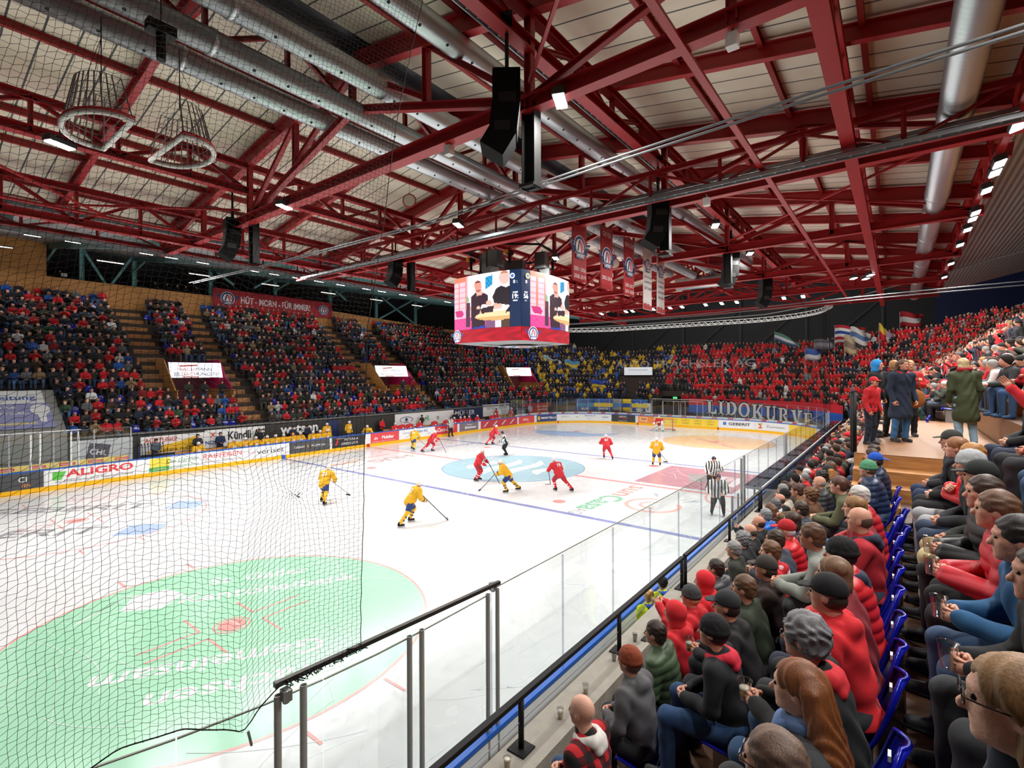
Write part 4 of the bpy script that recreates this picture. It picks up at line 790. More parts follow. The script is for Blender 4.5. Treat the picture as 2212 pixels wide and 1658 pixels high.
# ---------------- implicit-surface figures ----------------
def V3(*a): return np.array(a, float)
class SDF:
    def __init__(s): s.p = []
    def cap(s, a, b, ra, rb=None, part=0, k=.03): s.p.append(('c', V3(*a), V3(*b), ra, ra if rb is None else rb, part, k)); return s
    def ell(s, c, r, part=0, k=.03, rx=0, rz=0, ry=0): s.p.append(('e', V3(*c), V3(*r), (rx, ry, rz), 0, part, k)); return s
    def cut(s, c, r, k=.01): s.p.append(('x', V3(*c), V3(*r), (0,0,0), 0, 0, k)); return s
    def dist(s, q, P):
        if q[0] == 'c':
            a, b, ra, rb = q[1:5]; d = b-a; L = d@d+1e-9; t = np.clip(((P-a)@d)/L, 0, 1); return np.linalg.norm(P-a-t[..., None]*d, axis=-1)-(ra+(rb-ra)*t)
        X = P-q[1]; rx, ry, rz = q[3]
        if rx or ry or rz:
            R = np.array((Matrix.Rotation(rz, 3, 'Z') @ Matrix.Rotation(ry, 3, 'Y') @ Matrix.Rotation(rx, 3, 'X'))); X = X@R
        r = q[2]; k0 = np.linalg.norm(X/r, axis=-1); k1 = np.linalg.norm(X/(r*r), axis=-1)+1e-9; return k0*(k0-1)/k1
    def bounds(s):
        lo = np.min([np.minimum(q[1], q[2])-max(q[3], q[4]) if q[0] == 'c' else q[1]-max(q[2]) for q in s.p if q[0] != 'x'], axis=0)
        hi = np.max([np.maximum(q[1], q[2])+max(q[3], q[4]) if q[0] == 'c' else q[1]+max(q[2]) for q in s.p if q[0] != 'x'], axis=0)
        return lo, hi
    def mesh(s, h, warp=None, parts=False, clip=None):
        lo, hi = s.bounds(); lo = lo-2.5*h; n = np.ceil((hi-lo)/h).astype(int)+3
        F = np.full(n, 9.0, dtype=np.float32); PT = np.zeros(n, dtype=np.int16); PD = np.full(n, 9.0, dtype=np.float32)
        ax = [lo[i]+h*np.arange(n[i]) for i in range(3)]
        for q in s.p:
            m = q[6]+3*h
            if q[0] == 'c': l = np.minimum(q[1], q[2])-max(q[3], q[4])-m; u = np.maximum(q[1], q[2])+max(q[3], q[4])+m
            else: l = q[1]-max(q[2])-m; u = q[1]+max(q[2])+m
            i0 = np.clip(np.floor((l-lo)/h).astype(int), 0, n-1); i1 = np.clip(np.ceil((u-lo)/h).astype(int)+1, 1, n)
            if np.any(i1 <= i0): continue
            sl = tuple(slice(a, b) for a, b in zip(i0, i1)); G = np.stack(np.meshgrid(*[ax[i][sl[i]] for i in range(3)], indexing='ij'), -1)
            d = s.dist(q, G); f = F[sl]; k = q[6]
            if q[0] == 'x':
                hh = np.clip(.5-.5*(f+d)/k, 0, 1); F[sl] = f*(1-hh)+(-d)*hh+k*hh*(1-hh)
            else:
                hh = np.clip(.5+.5*(f-d)/k, 0, 1); F[sl] = f*(1-hh)+d*hh-k*hh*(1-hh)
                b = d < PD[sl]; PT[sl] = np.where(b, q[5], PT[sl]); PD[sl] = np.minimum(PD[sl], d)
        if warp is not None:
            G = np.stack(np.meshgrid(*ax, indexing='ij'), -1); F = F+warp(G)
        if clip is not None: F = np.maximum(F, clip-ax[2][None, None, :]).astype(np.float32)
        return nets(F, lo, h, PT if parts else None)
def nets(F, lo, h, PT=None):
    S = F < 0; nx, ny, nz = F.shape
    c = np.zeros((nx-1, ny-1, nz-1), dtype=np.int16)
    for i in (0,1):
        for j in (0,1):
            for k in (0,1): c += S[i:nx-1+i, j:ny-1+j, k:nz-1+k]
    act = (c > 0) & (c < 8); idx = np.full(act.shape, -1, dtype=np.int64); ids = np.argwhere(act); idx[act] = np.arange(len(ids))
    acc = np.zeros((len(ids), 3)); cnt = np.zeros(len(ids)); off = [(i,j,k) for i in (0,1) for j in (0,1) for k in (0,1)]
    for a in range(8):
        for b in range(a+1, 8):
            oa, ob = off[a], off[b]
            if sum(abs(p-q) for p, q in zip(oa, ob)) != 1: continue
            fa = F[tuple((ids+oa).T)]; fb = F[tuple((ids+ob).T)]; m = (fa < 0) != (fb < 0); t = np.where(m, fa/(fa-fb+1e-12), 0)
            acc += np.where(m[:, None], np.array(oa)+t[:, None]*(np.array(ob)-np.array(oa)), 0); cnt += m
    V = lo+h*(ids+acc/np.maximum(cnt, 1)[:, None]); Q = []
    for ax in range(3):
        o = [0,0,0]; o[ax] = 1
        sl0 = tuple(slice(1, n-1) if i != ax else slice(0, n-1) for i, n in enumerate(F.shape)); sl1 = tuple(slice(1, n-1) if i != ax else slice(1, n) for i, n in enumerate(F.shape))
        a = S[sl0]; b = S[sl1]; e = np.argwhere(a != b)+np.array([1 if i != ax else 0 for i in range(3)]); fl = S[tuple(e.T)]
        u, v = [(1,2),(2,0),(0,1)][ax]; du = np.zeros(3, int); dv = np.zeros(3, int); du[u] = 1; dv[v] = 1
        q = np.stack([idx[tuple((e-du-dv).T)], idx[tuple((e-dv).T)], idx[tuple(e.T)], idx[tuple((e-du).T)]], 1); q[~fl] = q[~fl][:, ::-1]; Q.append(q)
    Q = np.concatenate(Q); Q = Q[(Q >= 0).all(1)]
    return (V, Q) if PT is None else (V, Q, PT[tuple((ids[Q[:, 0]]).T)])
def to_mesh(name, VF, mats, smooth=True): return npmesh(name, VF[0], VF[1], mats, smooth)
# ---- skeleton ----
def skeleton(pose='lap', stand=False, lean=.25, spread=.14, yawh=0, seed=0):
    r = random.Random(seed); K = {}
    if stand:
        K['hip'] = V3(0,0,.95); hz = .95
        for s, n in ((-1,'l'),(1,'r')): K['hj'+n] = V3(.09*s,0,.92); K['kn'+n] = V3(.11*s,.03,.5); K['an'+n] = V3(.12*s,-.03,.09)
        lean = min(lean, .12)
    else:
        K['hip'] = V3(0,0,.53); hz = .53
        for s, n in ((-1,'l'),(1,'r')): K['hj'+n] = V3(.09*s,0,.51); K['kn'+n] = V3(spread*s+.02*s,.46,.53); K['an'+n] = V3((spread+.01)*s,.42+r.uniform(-.04,.06),.09)
    d = V3(0, math.sin(lean), math.cos(lean)); K['chest'] = K['hip']+d*.34; K['neck'] = K['hip']+d*.53; K['d'] = d
    K['head'] = K['neck']+V3(0,.035+.03*math.sin(lean),.165); K['yaw'] = yawh
    for s, n in ((-1,'l'),(1,'r')): K['sh'+n] = K['hip']+d*.47+V3(.195*s,0,0)
    def arm(n, el, wr): K['el'+n] = V3(*el); K['wr'+n] = V3(*wr)
    c = K['chest']
    for s, n in ((-1,'l'),(1,'r')):
        if pose == 'lap': arm(n, (.25*s,c[1]+.04,c[2]-.12), (.07*s,c[1]+.27,c[2]-.20))
        elif pose == 'knees': arm(n, (.24*s,c[1]+.16,c[2]-.14), (.05*s,c[1]+.40,c[2]-.16))
        elif pose == 'fold': arm(n, (.25*s,c[1]+.06,c[2]-.1), (-.05*s,c[1]+.22,c[2]-.03+.04*s))
        elif pose == 'cup': arm(n, (.25*s,c[1]+.08,c[2]-.11), (.065*s,c[1]+.32,c[2]-.10))
        elif pose == 'phone': arm(n, (.25*s,c[1]+.2,c[2]-.02), (.07*s,c[1]+.42,c[2]+.17))
        elif pose == 'side': arm(n, (.24*s,c[1]-.02,c[2]-.16), (.23*s,c[1]+.08,c[2]-.40))
        elif pose == 'point': arm(n, *(((.30,c[1]+.12,c[2]+.18),(.36,c[1]+.30,c[2]+.42)) if s > 0 else ((-.25,c[1]+.04,c[2]-.12),(-.07,c[1]+.27,c[2]-.2))))
        elif pose == 'up': arm(n, (.27*s,c[1]+.05,c[2]+.25), (.2*s,c[1]+.1,c[2]+.52))
        elif pose == 'clap': arm(n, (.26*s,c[1]+.1,c[2]-.02), (.04*s,c[1]+.3,c[2]+.12))
    return K
def rotz(v, a): c, s = math.cos(a), math.sin(a); return V3(v[0]*c-v[1]*s, v[0]*s+v[1]*c, v[2])
def head_sdf(S, K, part=1, fine=True, g=0.0):
    H = K['head']; y = K.get('yaw', 0); f = lambda *v: tuple(H+rotz(V3(*v), y))
    S.ell(f(0,-.012,.022), (.079+g,.098+g,.096+g), part, .02, rz=y); S.ell(f(0,.028,-.045), (.060,.061,.078), part, .03, rz=y)
    S.cap(f(0,-.02,-.05), tuple(K['neck']-K['d']*.03), .054, .062, part, .03)
    if fine:
        S.cap(f(0,.082,-.002), f(0,.103,-.034), .009, .014, part, .012); S.ell(f(0,.07,.022), (.05,.022,.012), part, .015, rz=y); S.ell(f(0,.072,-.068), (.024,.016,.009), part, .008, rz=y)
        S.ell(f(0,.066,-.098), (.024,.02,.018), part, .018, rz=y)
        for s in (-1,1):
            S.ell(f(.077*s,-.008,-.012), (.009,.019,.031), part, .008, rz=y); S.ell(f(.04*s,.055,-.02), (.02,.022,.02), part, .02, rz=y); S.cut(f(.03*s,.098,.004), (.016,.016,.011), .012)
    return S
def limbs(S, K, a, parts=(2,3,1), r=1.0, legs=True, arms=True):
    if arms:
        for n in 'lr': S.cap(K['sh'+n], K['el'+n], .058*r+a, .046*r+a, parts[0], .03); S.cap(K['el'+n], K['wr'+n], .046*r+a, .034*r+a, parts[0], .02)
    if legs:
        for n in 'lr': S.cap(K['hj'+n], K['kn'+n], .088*r+a, .062*r+a, parts[1], .03); S.cap(K['kn'+n], K['an'+n], .062*r+a, .045*r+a, parts[1], .02)
def torso(S, K, a, part=2, r=1.0, low=0.0):
    c, hp, d = K['chest'], K['hip'], K['d']; lean = -math.atan2(d[1], d[2])
    S.ell(hp+d*(.02-low), (.155*r+a,.12*r+a,.12+a), part, .05, rx=lean); S.ell(hp+d*.17, (.15*r+a,.118*r+a,.16+a), part, .06, rx=lean); S.ell(c+d*.02, (.172*r+a,.118*r+a,.17+a), part, .06, rx=lean)
    S.cap(K['shl']+V3(.04,0,-.01), K['shr']+V3(-.04,0,-.01), .062*r+a, None, part, .05)
def make_hand(K, n, grip=.6, h=.0042):
    # right/left hand at the wrist, fingers pointing along the forearm
    w = K['wr'+n]; f = w-K['el'+n]; f = f/np.linalg.norm(f); s = 1 if n == 'r' else -1; inn = V3(-s,0,0); inn = inn-f*(inn@f); inn /= np.linalg.norm(inn); up = np.cross(f, inn)*(1 if s > 0 else -1)
    if up[2] < 0: up = -up
    S = SDF(); P = lambda a, b, c: tuple(w+f*a+inn*b+up*c)
    S.cap(P(-.03,0,0), P(.02,0,0), .027, .027, 0, .02); S.ell(P(.05,0,0), (.028,.028,.028), 0, .02); 
    for i in range(4):
        u = .030-.020*i; L = (.038,.044,.041,.032)[i]; c = grip
        a = P(.035,0.006,u*.6); b = P(.082,0.0,u); cc = P(.082+L*math.cos(c), L*math.sin(c), u*.98); e = P(.082+L*math.cos(c)+.03*math.cos(c*2), L*math.sin(c)+.03*math.sin(c*2), u*.95)
        S.cap(a, b, .012, .0095, 0, .010); S.cap(b, cc, .0095, .0085, 0, .004); S.cap(cc, e, .0085, .0072, 0, .004)
    S.cap(P(.02,.012,.025), P(.05,.034,.042), .0125, .0105, 0, .012); S.cap(P(.05,.034,.042), P(.078,.046,.040), .0105, .0085, 0, .004)
    return S.mesh(h)
SKIN = [mat('skin_'+c, c, .55, var=.06, vscale=25, bump=.15, bscale=90) for c in ('#c98f76','#d39b82','#b97f66','#dba78f')]
EYE = mat('eye_dark', '#2a2220', .2)
POSES = {'lap':.22,'knees':.55,'fold':.1,'cup':.3,'phone':.2,'point':.15}
_cache = {}
def fold_warp(sc=.004, f=38, seed=1):
    def w(G):
        x, y, z = G[...,0], G[...,1], G[...,2]
        return (sc*(np.sin(f*z+6*np.sin(9*x+seed)+4*y)*np.sin(11*y+7*x+seed)+.5*np.sin(23*x+31*y+17*z))).astype(np.float32)
    return w
def puffer_warp(G):
    z = G[...,2]+.15*G[...,1]; return (-.010*np.abs(np.sin(z*PI/.085))+.004).astype(np.float32)
def hr(kind, pose, style=0):
    key = (kind, pose, style)
    if key in _cache: return _cache[key]
    stand = pose.startswith('s_'); pz = pose[2:] if stand else pose
    K = skeleton(pz, stand, POSES.get(pz, .12), .15)
    if kind == 'K': m = K
    elif kind == 'body':
        S = SDF(); head_sdf(S, K); torso(S, K, -.03, 1); limbs(S, K, -.012, (1,1,1), .95); m = to_mesh('body', S.mesh(.0085), [SKIN[0]])
    elif kind == 'hands':
        a = make_hand(K, 'l', .9 if pz in ('cup','phone') else .7); b = make_hand(K, 'r', .15 if pz == 'point' else (.9 if pz in ('cup','phone') else .8)); m = (to_mesh('hand', a, [SKIN[0]]), to_mesh('hand', b, [SKIN[0]]))
    elif kind == 'eyes':
        mb = MB(); H = K['head']
        for s in (-1,1): mb.lathe((0,0,0), [(.0001,-.009),(.006,-.006),(.0085,0),(.006,.006),(.0001,.009)], 10)
        v = np.array(mb.v); k = len(v)//2; v[:k] += H+V3(-.031,.083,.003); v[k:] += H+V3(.031,.083,.003); mb.v = [tuple(p) for p in v]; m = mb.mesh('eyes', [EYE], True)
    elif kind == 'jacket':
        S = SDF(); a = .022 if style != 1 else .036; torso(S, K, a, 2, 1.02, .06); limbs(S, K, a*.72, (2,3,1), 1.0, legs=False)
        N = K['neck']; S.cap(N+V3(0,-.035,.0), N+V3(0,.02,.015), .072, .066, 2, .03)
        if style in (2,): # hoodie: hood lying on the back
            S.ell(N+V3(0,-.095,-.02), (.115,.06,.075), 2, .03, rx=.3); S.cap(N+V3(-.09,-.03,.01), N+V3(-.03,.06,-.03), .03, .024, 2, .02); S.cap(N+V3(.09,-.03,.01), N+V3(.03,.06,-.03), .03, .024, 2, .02)
        if style == 3: S.cap(K['hip']+V3(0,0,.05), K['hip']-V3(0,0,.36), .165, .215, 2, .05)
        if style in (1,): S.cap(N+V3(-.05,-.05,.03), N+V3(.05,-.05,.03), .035, None, 2, .03); S.cap(N+V3(-.06,.02,.01), N+V3(.06,.02,.01), .03, None, 2, .03)
        S.p = [q for q in S.p]; S.cut(N+V3(0,.02,.085), (.058,.06,.045), .01)
        m = to_mesh('jacket', S.mesh(.0085, puffer_warp if style == 1 else fold_warp(.0065, 27, style), clip=(K['hip'][2]-(.45 if style == 3 else .10) if stand else K['hip'][2]-.035)), [SKIN[0]])
    elif kind == 'trousers':
        S = SDF(); torso(S, K, .008, 3, .98); S.p = [S.p[0]]; limbs(S, K, .012, (2,3,1), 1.0, arms=False); m = to_mesh('trousers', S.mesh(.009, fold_warp(.004, 44, 3)), [SKIN[0]])
    elif kind == 'shoe':
        out = []
        for n in 'lr':
            a = K['an'+n]; S = SDF(); S.cap(a+V3(0,-.04,-.045), a+V3(0,.15,-.055), .042, .036, 0, .02); S.ell(a+V3(0,.0,-.01), (.05,.06,.05), 0, .03); S.ell(a+V3(0,.06,-.078), (.048,.14,.012), 0, .008); out.append(to_mesh('shoe', S.mesh(.009), [SKIN[0]]))
        m = out
    elif kind == 'hair':   # style: short, thin, long, curly, tail, bob, beanie, cap, hood, ring
        H = K['head']; S = SDF(); h = .0085; wp = None
        if style in ('short','curly','grey_curly'):
            g = .012 if style == 'short' else .026; S.ell(H+V3(0,-.018,.03), (.077+g,.092+g,.086+g), 0, .01); S.ell(H+V3(0,-.055,-.03), (.070+g*.6,.055+g*.5,.06), 0, .03); S.cut(H+V3(0,.105,-.035), (.075,.075,.098), .012); S.cut(H+V3(0,-.03,-.15), (.12,.12,.06), .015)
            for s in (-1,1): S.cut(H+V3(.09*s,.01,-.03), (.02,.03,.045), .01)
            f, A = (70,.004) if style == 'short' else (95,.010)
            wp = lambda G: (A*np.sin(f*G[...,0]+5*np.sin(30*G[...,2]))*np.sin(f*.6*G[...,1]+4*np.sin(25*G[...,0]))).astype(np.float32)
        elif style == 'under': S.ell(H+V3(0,-.03,-.02), (.080,.088,.075), 0, .01); S.cut(H+V3(0,0,.075), (.12,.14,.07), .01); S.cut(H+V3(0,.10,-.02), (.09,.095,.11), .012); S.cut(H+V3(0,-.03,-.14), (.12,.12,.06), .015)
        elif style == 'thin': S.ell(H+V3(0,-.03,.0), (.0785,.085,.085), 0, .01); S.cut(H+V3(0,.02,.09), (.062,.09,.06), .012); S.cut(H+V3(0,.10,-.02), (.09,.085,.11), .012); S.cut(H+V3(0,-.03,-.14), (.12,.12,.06), .015)
        elif style in ('long','tail','bob'):
            S.ell(H+V3(0,-.016,.03), (.088,.104,.092), 0, .01)
            if style == 'long':
                for k in range(7): a = -1.25+k*.417; S.cap(H+V3(.08*math.sin(a),-.05-.035*math.cos(a),.02), H+V3(.155*math.sin(a),-.11-.07*math.cos(a),-.30), .046, .040, 0, .02)
            elif style == 'bob': S.ell(H+V3(0,-.045,-.07), (.098,.072,.10), 0, .03)
            else: S.cap(H+V3(0,-.10,.03), H+V3(0,-.155,-.02), .022, .03, 0, .02); S.cap(H+V3(0,-.155,-.02), H+V3(0,-.16,-.17), .03, .012, 0, .02); S.ell(H+V3(0,-.05,-.03), (.075,.05,.055), 0, .03)
            S.cut(H+V3(0,.108,-.045), (.068,.085,.105), .012)
            wp = lambda G: (.0045*np.sin(130*G[...,0]+60*G[...,1]+6*np.sin(12*G[...,2]))).astype(np.float32)
        elif style == 'beanie':
            S.ell(H+V3(0,-.018,.035), (.092,.110,.106), 0, .01); S.ell(H+V3(0,-.02,.018), (.099,.116,.042), 0, .012); S.cut(H+V3(0,.05,-.09), (.15,.17,.085), .012)
            wp = lambda G: (.0022*np.sin(260*np.arctan2(G[...,0]-H[0], G[...,1]-H[1])/6.28*2)).astype(np.float32)
        elif style in ('cap','capback'):
            s = 1 if style == 'cap' else -1
            S.ell(H+V3(0,-.016,.038), (.091,.108,.102), 0, .01); S.cut(H+V3(0,0,-.07), (.16,.2,.098), .01); S.ell(H+V3(0,s*.125-.016,.036), (.07,.072,.008), 0, .012, rx=-.18*s)
        elif style == 'hood':
            S.ell(H+V3(0,-.03,.02), (.103,.118,.122), 0, .02); S.ell(H+V3(0,-.05,-.1), (.10,.09,.09), 0, .04); S.cut(H+V3(0,.11,-.02), (.068,.09,.098), .015); wp = fold_warp(.004, 30, 2)
        elif style == 'band': S.ell(H+V3(0,-.014,.03), (.086,.102,.05), 0, .01); S.cut(H+V3(0,-.014,.12), (.12,.14,.07), .01); S.cut(H+V3(0,-.014,-.05), (.12,.14,.055), .01)
        m = to_mesh('hair', S.mesh(h, wp), [SKIN[0]])
    _cache[key] = m; return m
# ---- materials for clothes ----
def cloth(c, rough=.85): return mat('cloth_'+c+str(rough), c, rough, var=.14, vscale=9, bump=.07, bscale=260)
def hairm(c):
    def f(nt, b):
        tc = nt.nodes.new('ShaderNodeTexCoord'); mp = nt.nodes.new('ShaderNodeMapping'); mp.inputs['Scale'].default_value = (120,120,14); n = nt.nodes.new('ShaderNodeTexNoise'); n.inputs['Scale'].default_value = 1.2; n.inputs['Detail'].default_value = 4
        nt.links.new(tc.outputs['Object'], mp.inputs[0]); nt.links.new(mp.outputs[0], n.inputs['Vector']); l = lin(c); mx = nt.nodes.new('ShaderNodeMix'); mx.data_type = 'RGBA'
        mx.inputs[6].default_value = (*[x*.45 for x in l],1); mx.inputs[7].default_value = (*[min(1, x*1.5) for x in l],1); nt.links.new(n.outputs['Fac'], mx.inputs[0]); nt.links.new(mx.outputs[2], b.inputs['Base Color']); b.inputs['Roughness'].default_value = .55
        bp = nt.nodes.new('ShaderNodeBump'); bp.inputs['Strength'].default_value = .6; bp.inputs['Distance'].default_value = .004; nt.links.new(n.outputs['Fac'], bp.inputs['Height']); nt.links.new(bp.outputs['Normal'], b.inputs['Normal'])
    return nodemat('hair_'+c, f)
def plaid_fn(nt, b):
    tc = nt.nodes.new('ShaderNodeTexCoord'); sp = nt.nodes.new('ShaderNodeSeparateXYZ'); nt.links.new(tc.outputs['Object'], sp.inputs[0]); outs = []
    for ax, sc in (('X',55),('Z',55)):
        m1 = nt.nodes.new('ShaderNodeMath'); m1.operation = 'MULTIPLY'; m1.inputs[1].default_value = sc; m2 = nt.nodes.new('ShaderNodeMath'); m2.operation = 'SINE'; m3 = nt.nodes.new('ShaderNodeMath'); m3.operation = 'GREATER_THAN'; m3.inputs[1].default_value = .0
        nt.links.new(sp.outputs[ax], m1.inputs[0]); nt.links.new(m1.outputs[0], m2.inputs[0]); nt.links.new(m2.outputs[0], m3.inputs[0]); outs.append(m3)
    ad = nt.nodes.new('ShaderNodeMath'); ad.operation = 'ADD'; nt.links.new(outs[0].outputs[0], ad.inputs[0]); nt.links.new(outs[1].outputs[0], ad.inputs[1]); dv = nt.nodes.new('ShaderNodeMath'); dv.operation = 'MULTIPLY'; dv.inputs[1].default_value = .5; nt.links.new(ad.outputs[0], dv.inputs[0])
    r = nt.nodes.new('ShaderNodeValToRGB'); r.color_ramp.interpolation = 'CONSTANT'; e = r.color_ramp.elements; e[0].color = (.012,.012,.014,1); e[0].position = 0; e[1].color = (*lin('#b81f28'),1); e[1].position = .75; n = e.new(.3); n.color = (*lin('#4c1015'),1)
    nt.links.new(dv.outputs[0], r.inputs[0]); nt.links.new(r.outputs[0], b.inputs['Base Color']); b.inputs['Roughness'].default_value = .9
PLAID = nodemat('red_black_plaid', plaid_fn)
GOLD = mat('spectacle_frame', '#1a1512', .3); CUP = glass_mat('plastic_cup', (.93,.94,.94), .5); BEER = mat('beer', '#d9971e', .2); COLA = mat('cola', '#1e1210', .2); FOAM = mat('beer_foam', '#efe6d2', .8)
def cup(loc, label, fill='beer', lvl=.6, held=False, group='plastic drinking cups'):
    t = thing('plastic_cup', loc, label, 'cup', group); mb = MB(); mb.lathe((0,0,0), [(.0001,.002),(.028,.002),(.040,.118),(.044,.122),(.042,.12),(.0385,.118),(.027,.004)], 24); obj('cup_wall', mb, CUP, t, True)
    if fill: z = .118*lvl; mb = MB(); mb.lathe((0,0,0), [(.0001,.006),(.0265,.006),(.0265+.0115*lvl,z),(.0001,z)], 20); obj('drink', mb, BEER if fill == 'beer' else COLA, t, True)
    if fill == 'beer': mb = MB(); mb.lathe((0,0,z), [(.0001,.0),(.0265+.0115*lvl,.0),(.028+.0115*lvl,.016),(.0001,.016)], 20); obj('foam', mb, FOAM, t, True)
    return t
NP = [0]
def oslot(o, m):
    for s in o.material_slots: s.link = 'OBJECT'; s.material = m
def person(loc, rz, label, pose='lap', jacket='#22252c', style=0, trousers='#2b3648', hair='short', hc='#2d211a', skin=0, shoes='#2a2a2c', group=None, hat=None, glasses=False, scale=1.0, collar=None, jm=None, name='spectator', scarf=None):
    t = thing(name, loc, label, 'person', group, rz); t.scale = (scale,)*3; K = hr('K', pose); sk = SKIN[skin % 4]
    o = link('body', hr('body', pose), t); oslot(o, sk); e = link('eyes', hr('eyes', pose), o)
    for i, m in enumerate(hr('hands', pose)): h = link('hand', m, o); oslot(h, sk)
    o = link('jacket', hr('jacket', pose, style), t); oslot(o, jm or cloth(jacket, .85 if style != 1 else .5))
    j = o
    o = link('trousers', hr('trousers', pose), t); oslot(o, cloth(trousers))
    for m in hr('shoe', pose): o = link('shoe', m, t); oslot(o, cloth(shoes, .6))
    if hair and hat and hat[0] != 'band' and hair in ('short','curly','thin'): hair = 'under'
    if hair: o = link('hair', hr('hair', pose, hair), t); oslot(o, hairm(hc))
    if hat: o = link(hat[0].replace('capback','cap'), hr('hair', pose, hat[0]), t); oslot(o, cloth(hat[1]))
    H = K['head']; N = K['neck']
    if collar:
        S = SDF(); L = [N+V3(.098*math.sin(a_), -.012-.082*math.cos(a_), .02-.045*(1-math.cos(a_))/2) for a_ in [-2.7+5.4*i/12 for i in range(13)]]
        for p_, q_ in zip(L, L[1:]): S.cap(p_, q_, .028, None, 0, .015)
        S.cap(N+V3(-.06,-.105,.0), N+V3(.06,-.105,.0), .035, None, 0, .03); S.cap(N+V3(-.035,-.125,-.05), N+V3(.035,-.125,-.05), .04, None, 0, .03)
        o = link('collar', to_mesh('collar', S.mesh(.009, fold_warp(.003, 60)), [SKIN[0]]), t); oslot(o, cloth(collar))
    if scarf:
        S = SDF(); S.cap(N+V3(-.07,-.05,.05), N+V3(.07,-.05,.05), .045, None, 0, .03); S.cap(N+V3(-.08,.0,.03), N+V3(.02,.09,-.02), .045, .045, 0, .03); S.cap(N+V3(.08,.0,.03), N+V3(-.02,.09,-.02), .045, .045, 0, .03); S.cap(N+V3(0,.1,-.04), N+V3(.02,.14,-.24), .045, .04, 0, .02)
        o = link('scarf', to_mesh('scarf', S.mesh(.01, fold_warp(.006, 60)), [SKIN[0]]), t); oslot(o, cloth(scarf))
    if glasses:
        mb = MB()
        for s in (-1,1):
            c = H+V3(.032*s,.103,.0); mb.tube([c+V3(.024*math.cos(a),0,.019*math.sin(a)) for a in [2*PI*i/14 for i in range(15)]], .0022, 5); mb.tube([H+V3(.056*s,.1,.006), H+V3(.078*s,.06,.008), H+V3(.082*s,-.01,.002)], .0024, 5)
        mb.cyl(H+V3(-.01,.105,.004), H+V3(.01,.105,.004), .002, 5); obj('spectacles', mb, GOLD, t)
    return t
# ---------------- grandstands ----------------
def rowz(n): return 1.95+.62*n
ARC = PI/2*12
def spt(s, d, z=0):     # path in front of row 0; d = distance outwards
    if s < 49: return (-27+s, 18+d, z)
    s -= 49
    if s < ARC: t = s/12; r = 12+d; return (22+r*math.sin(t), 6+r*math.cos(t), z)
    s -= ARC
    if s < 11.4: return (34+d, 6-s, z)
    s -= 11.4
    if s < ARC: t = s/12; r = 12+d; return (22+r*math.cos(t), -5.4-r*math.sin(t), z)
    s -= ARC; return (22-s, -17.4-d, z)
S_END = 49+ARC; S_NC = S_END+11.4; S_NEAR = S_NC+ARC; S_LAST = S_NEAR+52
def near_s(x): return S_NEAR+22-x
def nmax(s): return float(np.interp(s, [0, 50, 56, S_END-5, S_END+2, S_NC+3, S_NEAR-2, S_NEAR+6], [15,15,13.5,9.6,10.3,10.6,13,15]))
def tiers(name, s0, s1, n0, n1, mats, front=None, step=1.0, dz=0.0):
    mb = MB(); ss = [s0]; 
    while ss[-1] < s1-1e-6:
        s = ss[-1]; curved = (49 <= s < S_END) or (S_NC <= s < S_NEAR); ss.append(min(s+(step if curved else 6), s1, *[b for b in (49,S_END,S_NC,S_NEAR) if b > s+1e-6]))
    prof = [(n0*.83-.45, (front if front is not None else rowz(n0)-.62), 0)]
    for n in range(n0, n1): prof += [(n*.83-.45, rowz(n), 1), ((n+1)*.83-.45, rowz(n), 0)]
    k = len(prof); vs = [spt(s, d, z) for s in ss for d, z, _ in prof]; mb.add(vs, [])
    for i in range(len(ss)-1):
        for j in range(k-1): mb.f.append((i*k+j, i*k+j+1, (i+1)*k+j+1, (i+1)*k+j)); mb.m.append(0 if prof[j+1][2] else 1)
    mb.v = [(a, b, c+dz) for a, b, c in mb.v]
    mb.f.append(tuple(range(k))+()) if False else None
    return struct(name, mb, mats)
RIS = mat('riser_black_wood', '#33271f', .7, var=.2, vscale=3); TRD = mat('tread_brown', '#4a3626', .7, var=.2, vscale=3)
TW = nodemat('aisle_wood', wood_fn('#9c6b3c', '#bd8850', (.6,.6,5)))
VOM = [(-12.0,-8.3),(5.9,10.1),(23.6,28.0)]
fs = lambda x: x+27 if x <= 22 else 49+(x-22)*.9
cuts = [(-27,-18.3,5,16)]; x = -18.3
for a, b in VOM[:2]: cuts += [(x,a,0,16),(a,b,0,3),(a,b,8,16)]; x = b
for x0, x1, n0, n1 in cuts: tiers('floor_far_stand', fs(x0), fs(x1), n0, n1, [RIS, TRD])
tiers('floor_far_stand', fs(10.1), 52.0, 0, 16, [RIS, TRD]); tiers('floor_corner_stand', 52.0, 55.6, 0, 3, [RIS, TRD]); tiers('floor_corner_stand', 52.0, 55.6, 8, 16, [RIS, TRD]); tiers('floor_corner_stand', 55.6, 59, 0, 14, [RIS, TRD]); tiers('floor_corner_stand', 59, 62, 0, 12, [RIS, TRD]); tiers('floor_corner_stand', 62, S_END, 0, 11, [RIS, TRD])
tiers('floor_end_stand', S_END, S_END+2.2, 0, 11, [RIS, TRD]); tiers('floor_end_stand', S_END+2.2, S_END+5.0, 3, 11, [RIS, TRD]); tiers('floor_end_stand', S_END+5.0, S_NC, 0, 11, [RIS, TRD])
NM_ = [mat('riser_wood', '#8a6038', .6, var=.2, vscale=3), WOODF]
tiers('floor_near_stand', S_NC, S_NC+6, 0, 12, NM_, front=.3, dz=-.11); tiers('floor_near_stand', S_NC+6, S_NC+12, 0, 14, NM_, front=.3, dz=-.11); tiers('floor_near_stand', S_NC+12, S_LAST, 0, 16, NM_, front=.3, dz=-.11)
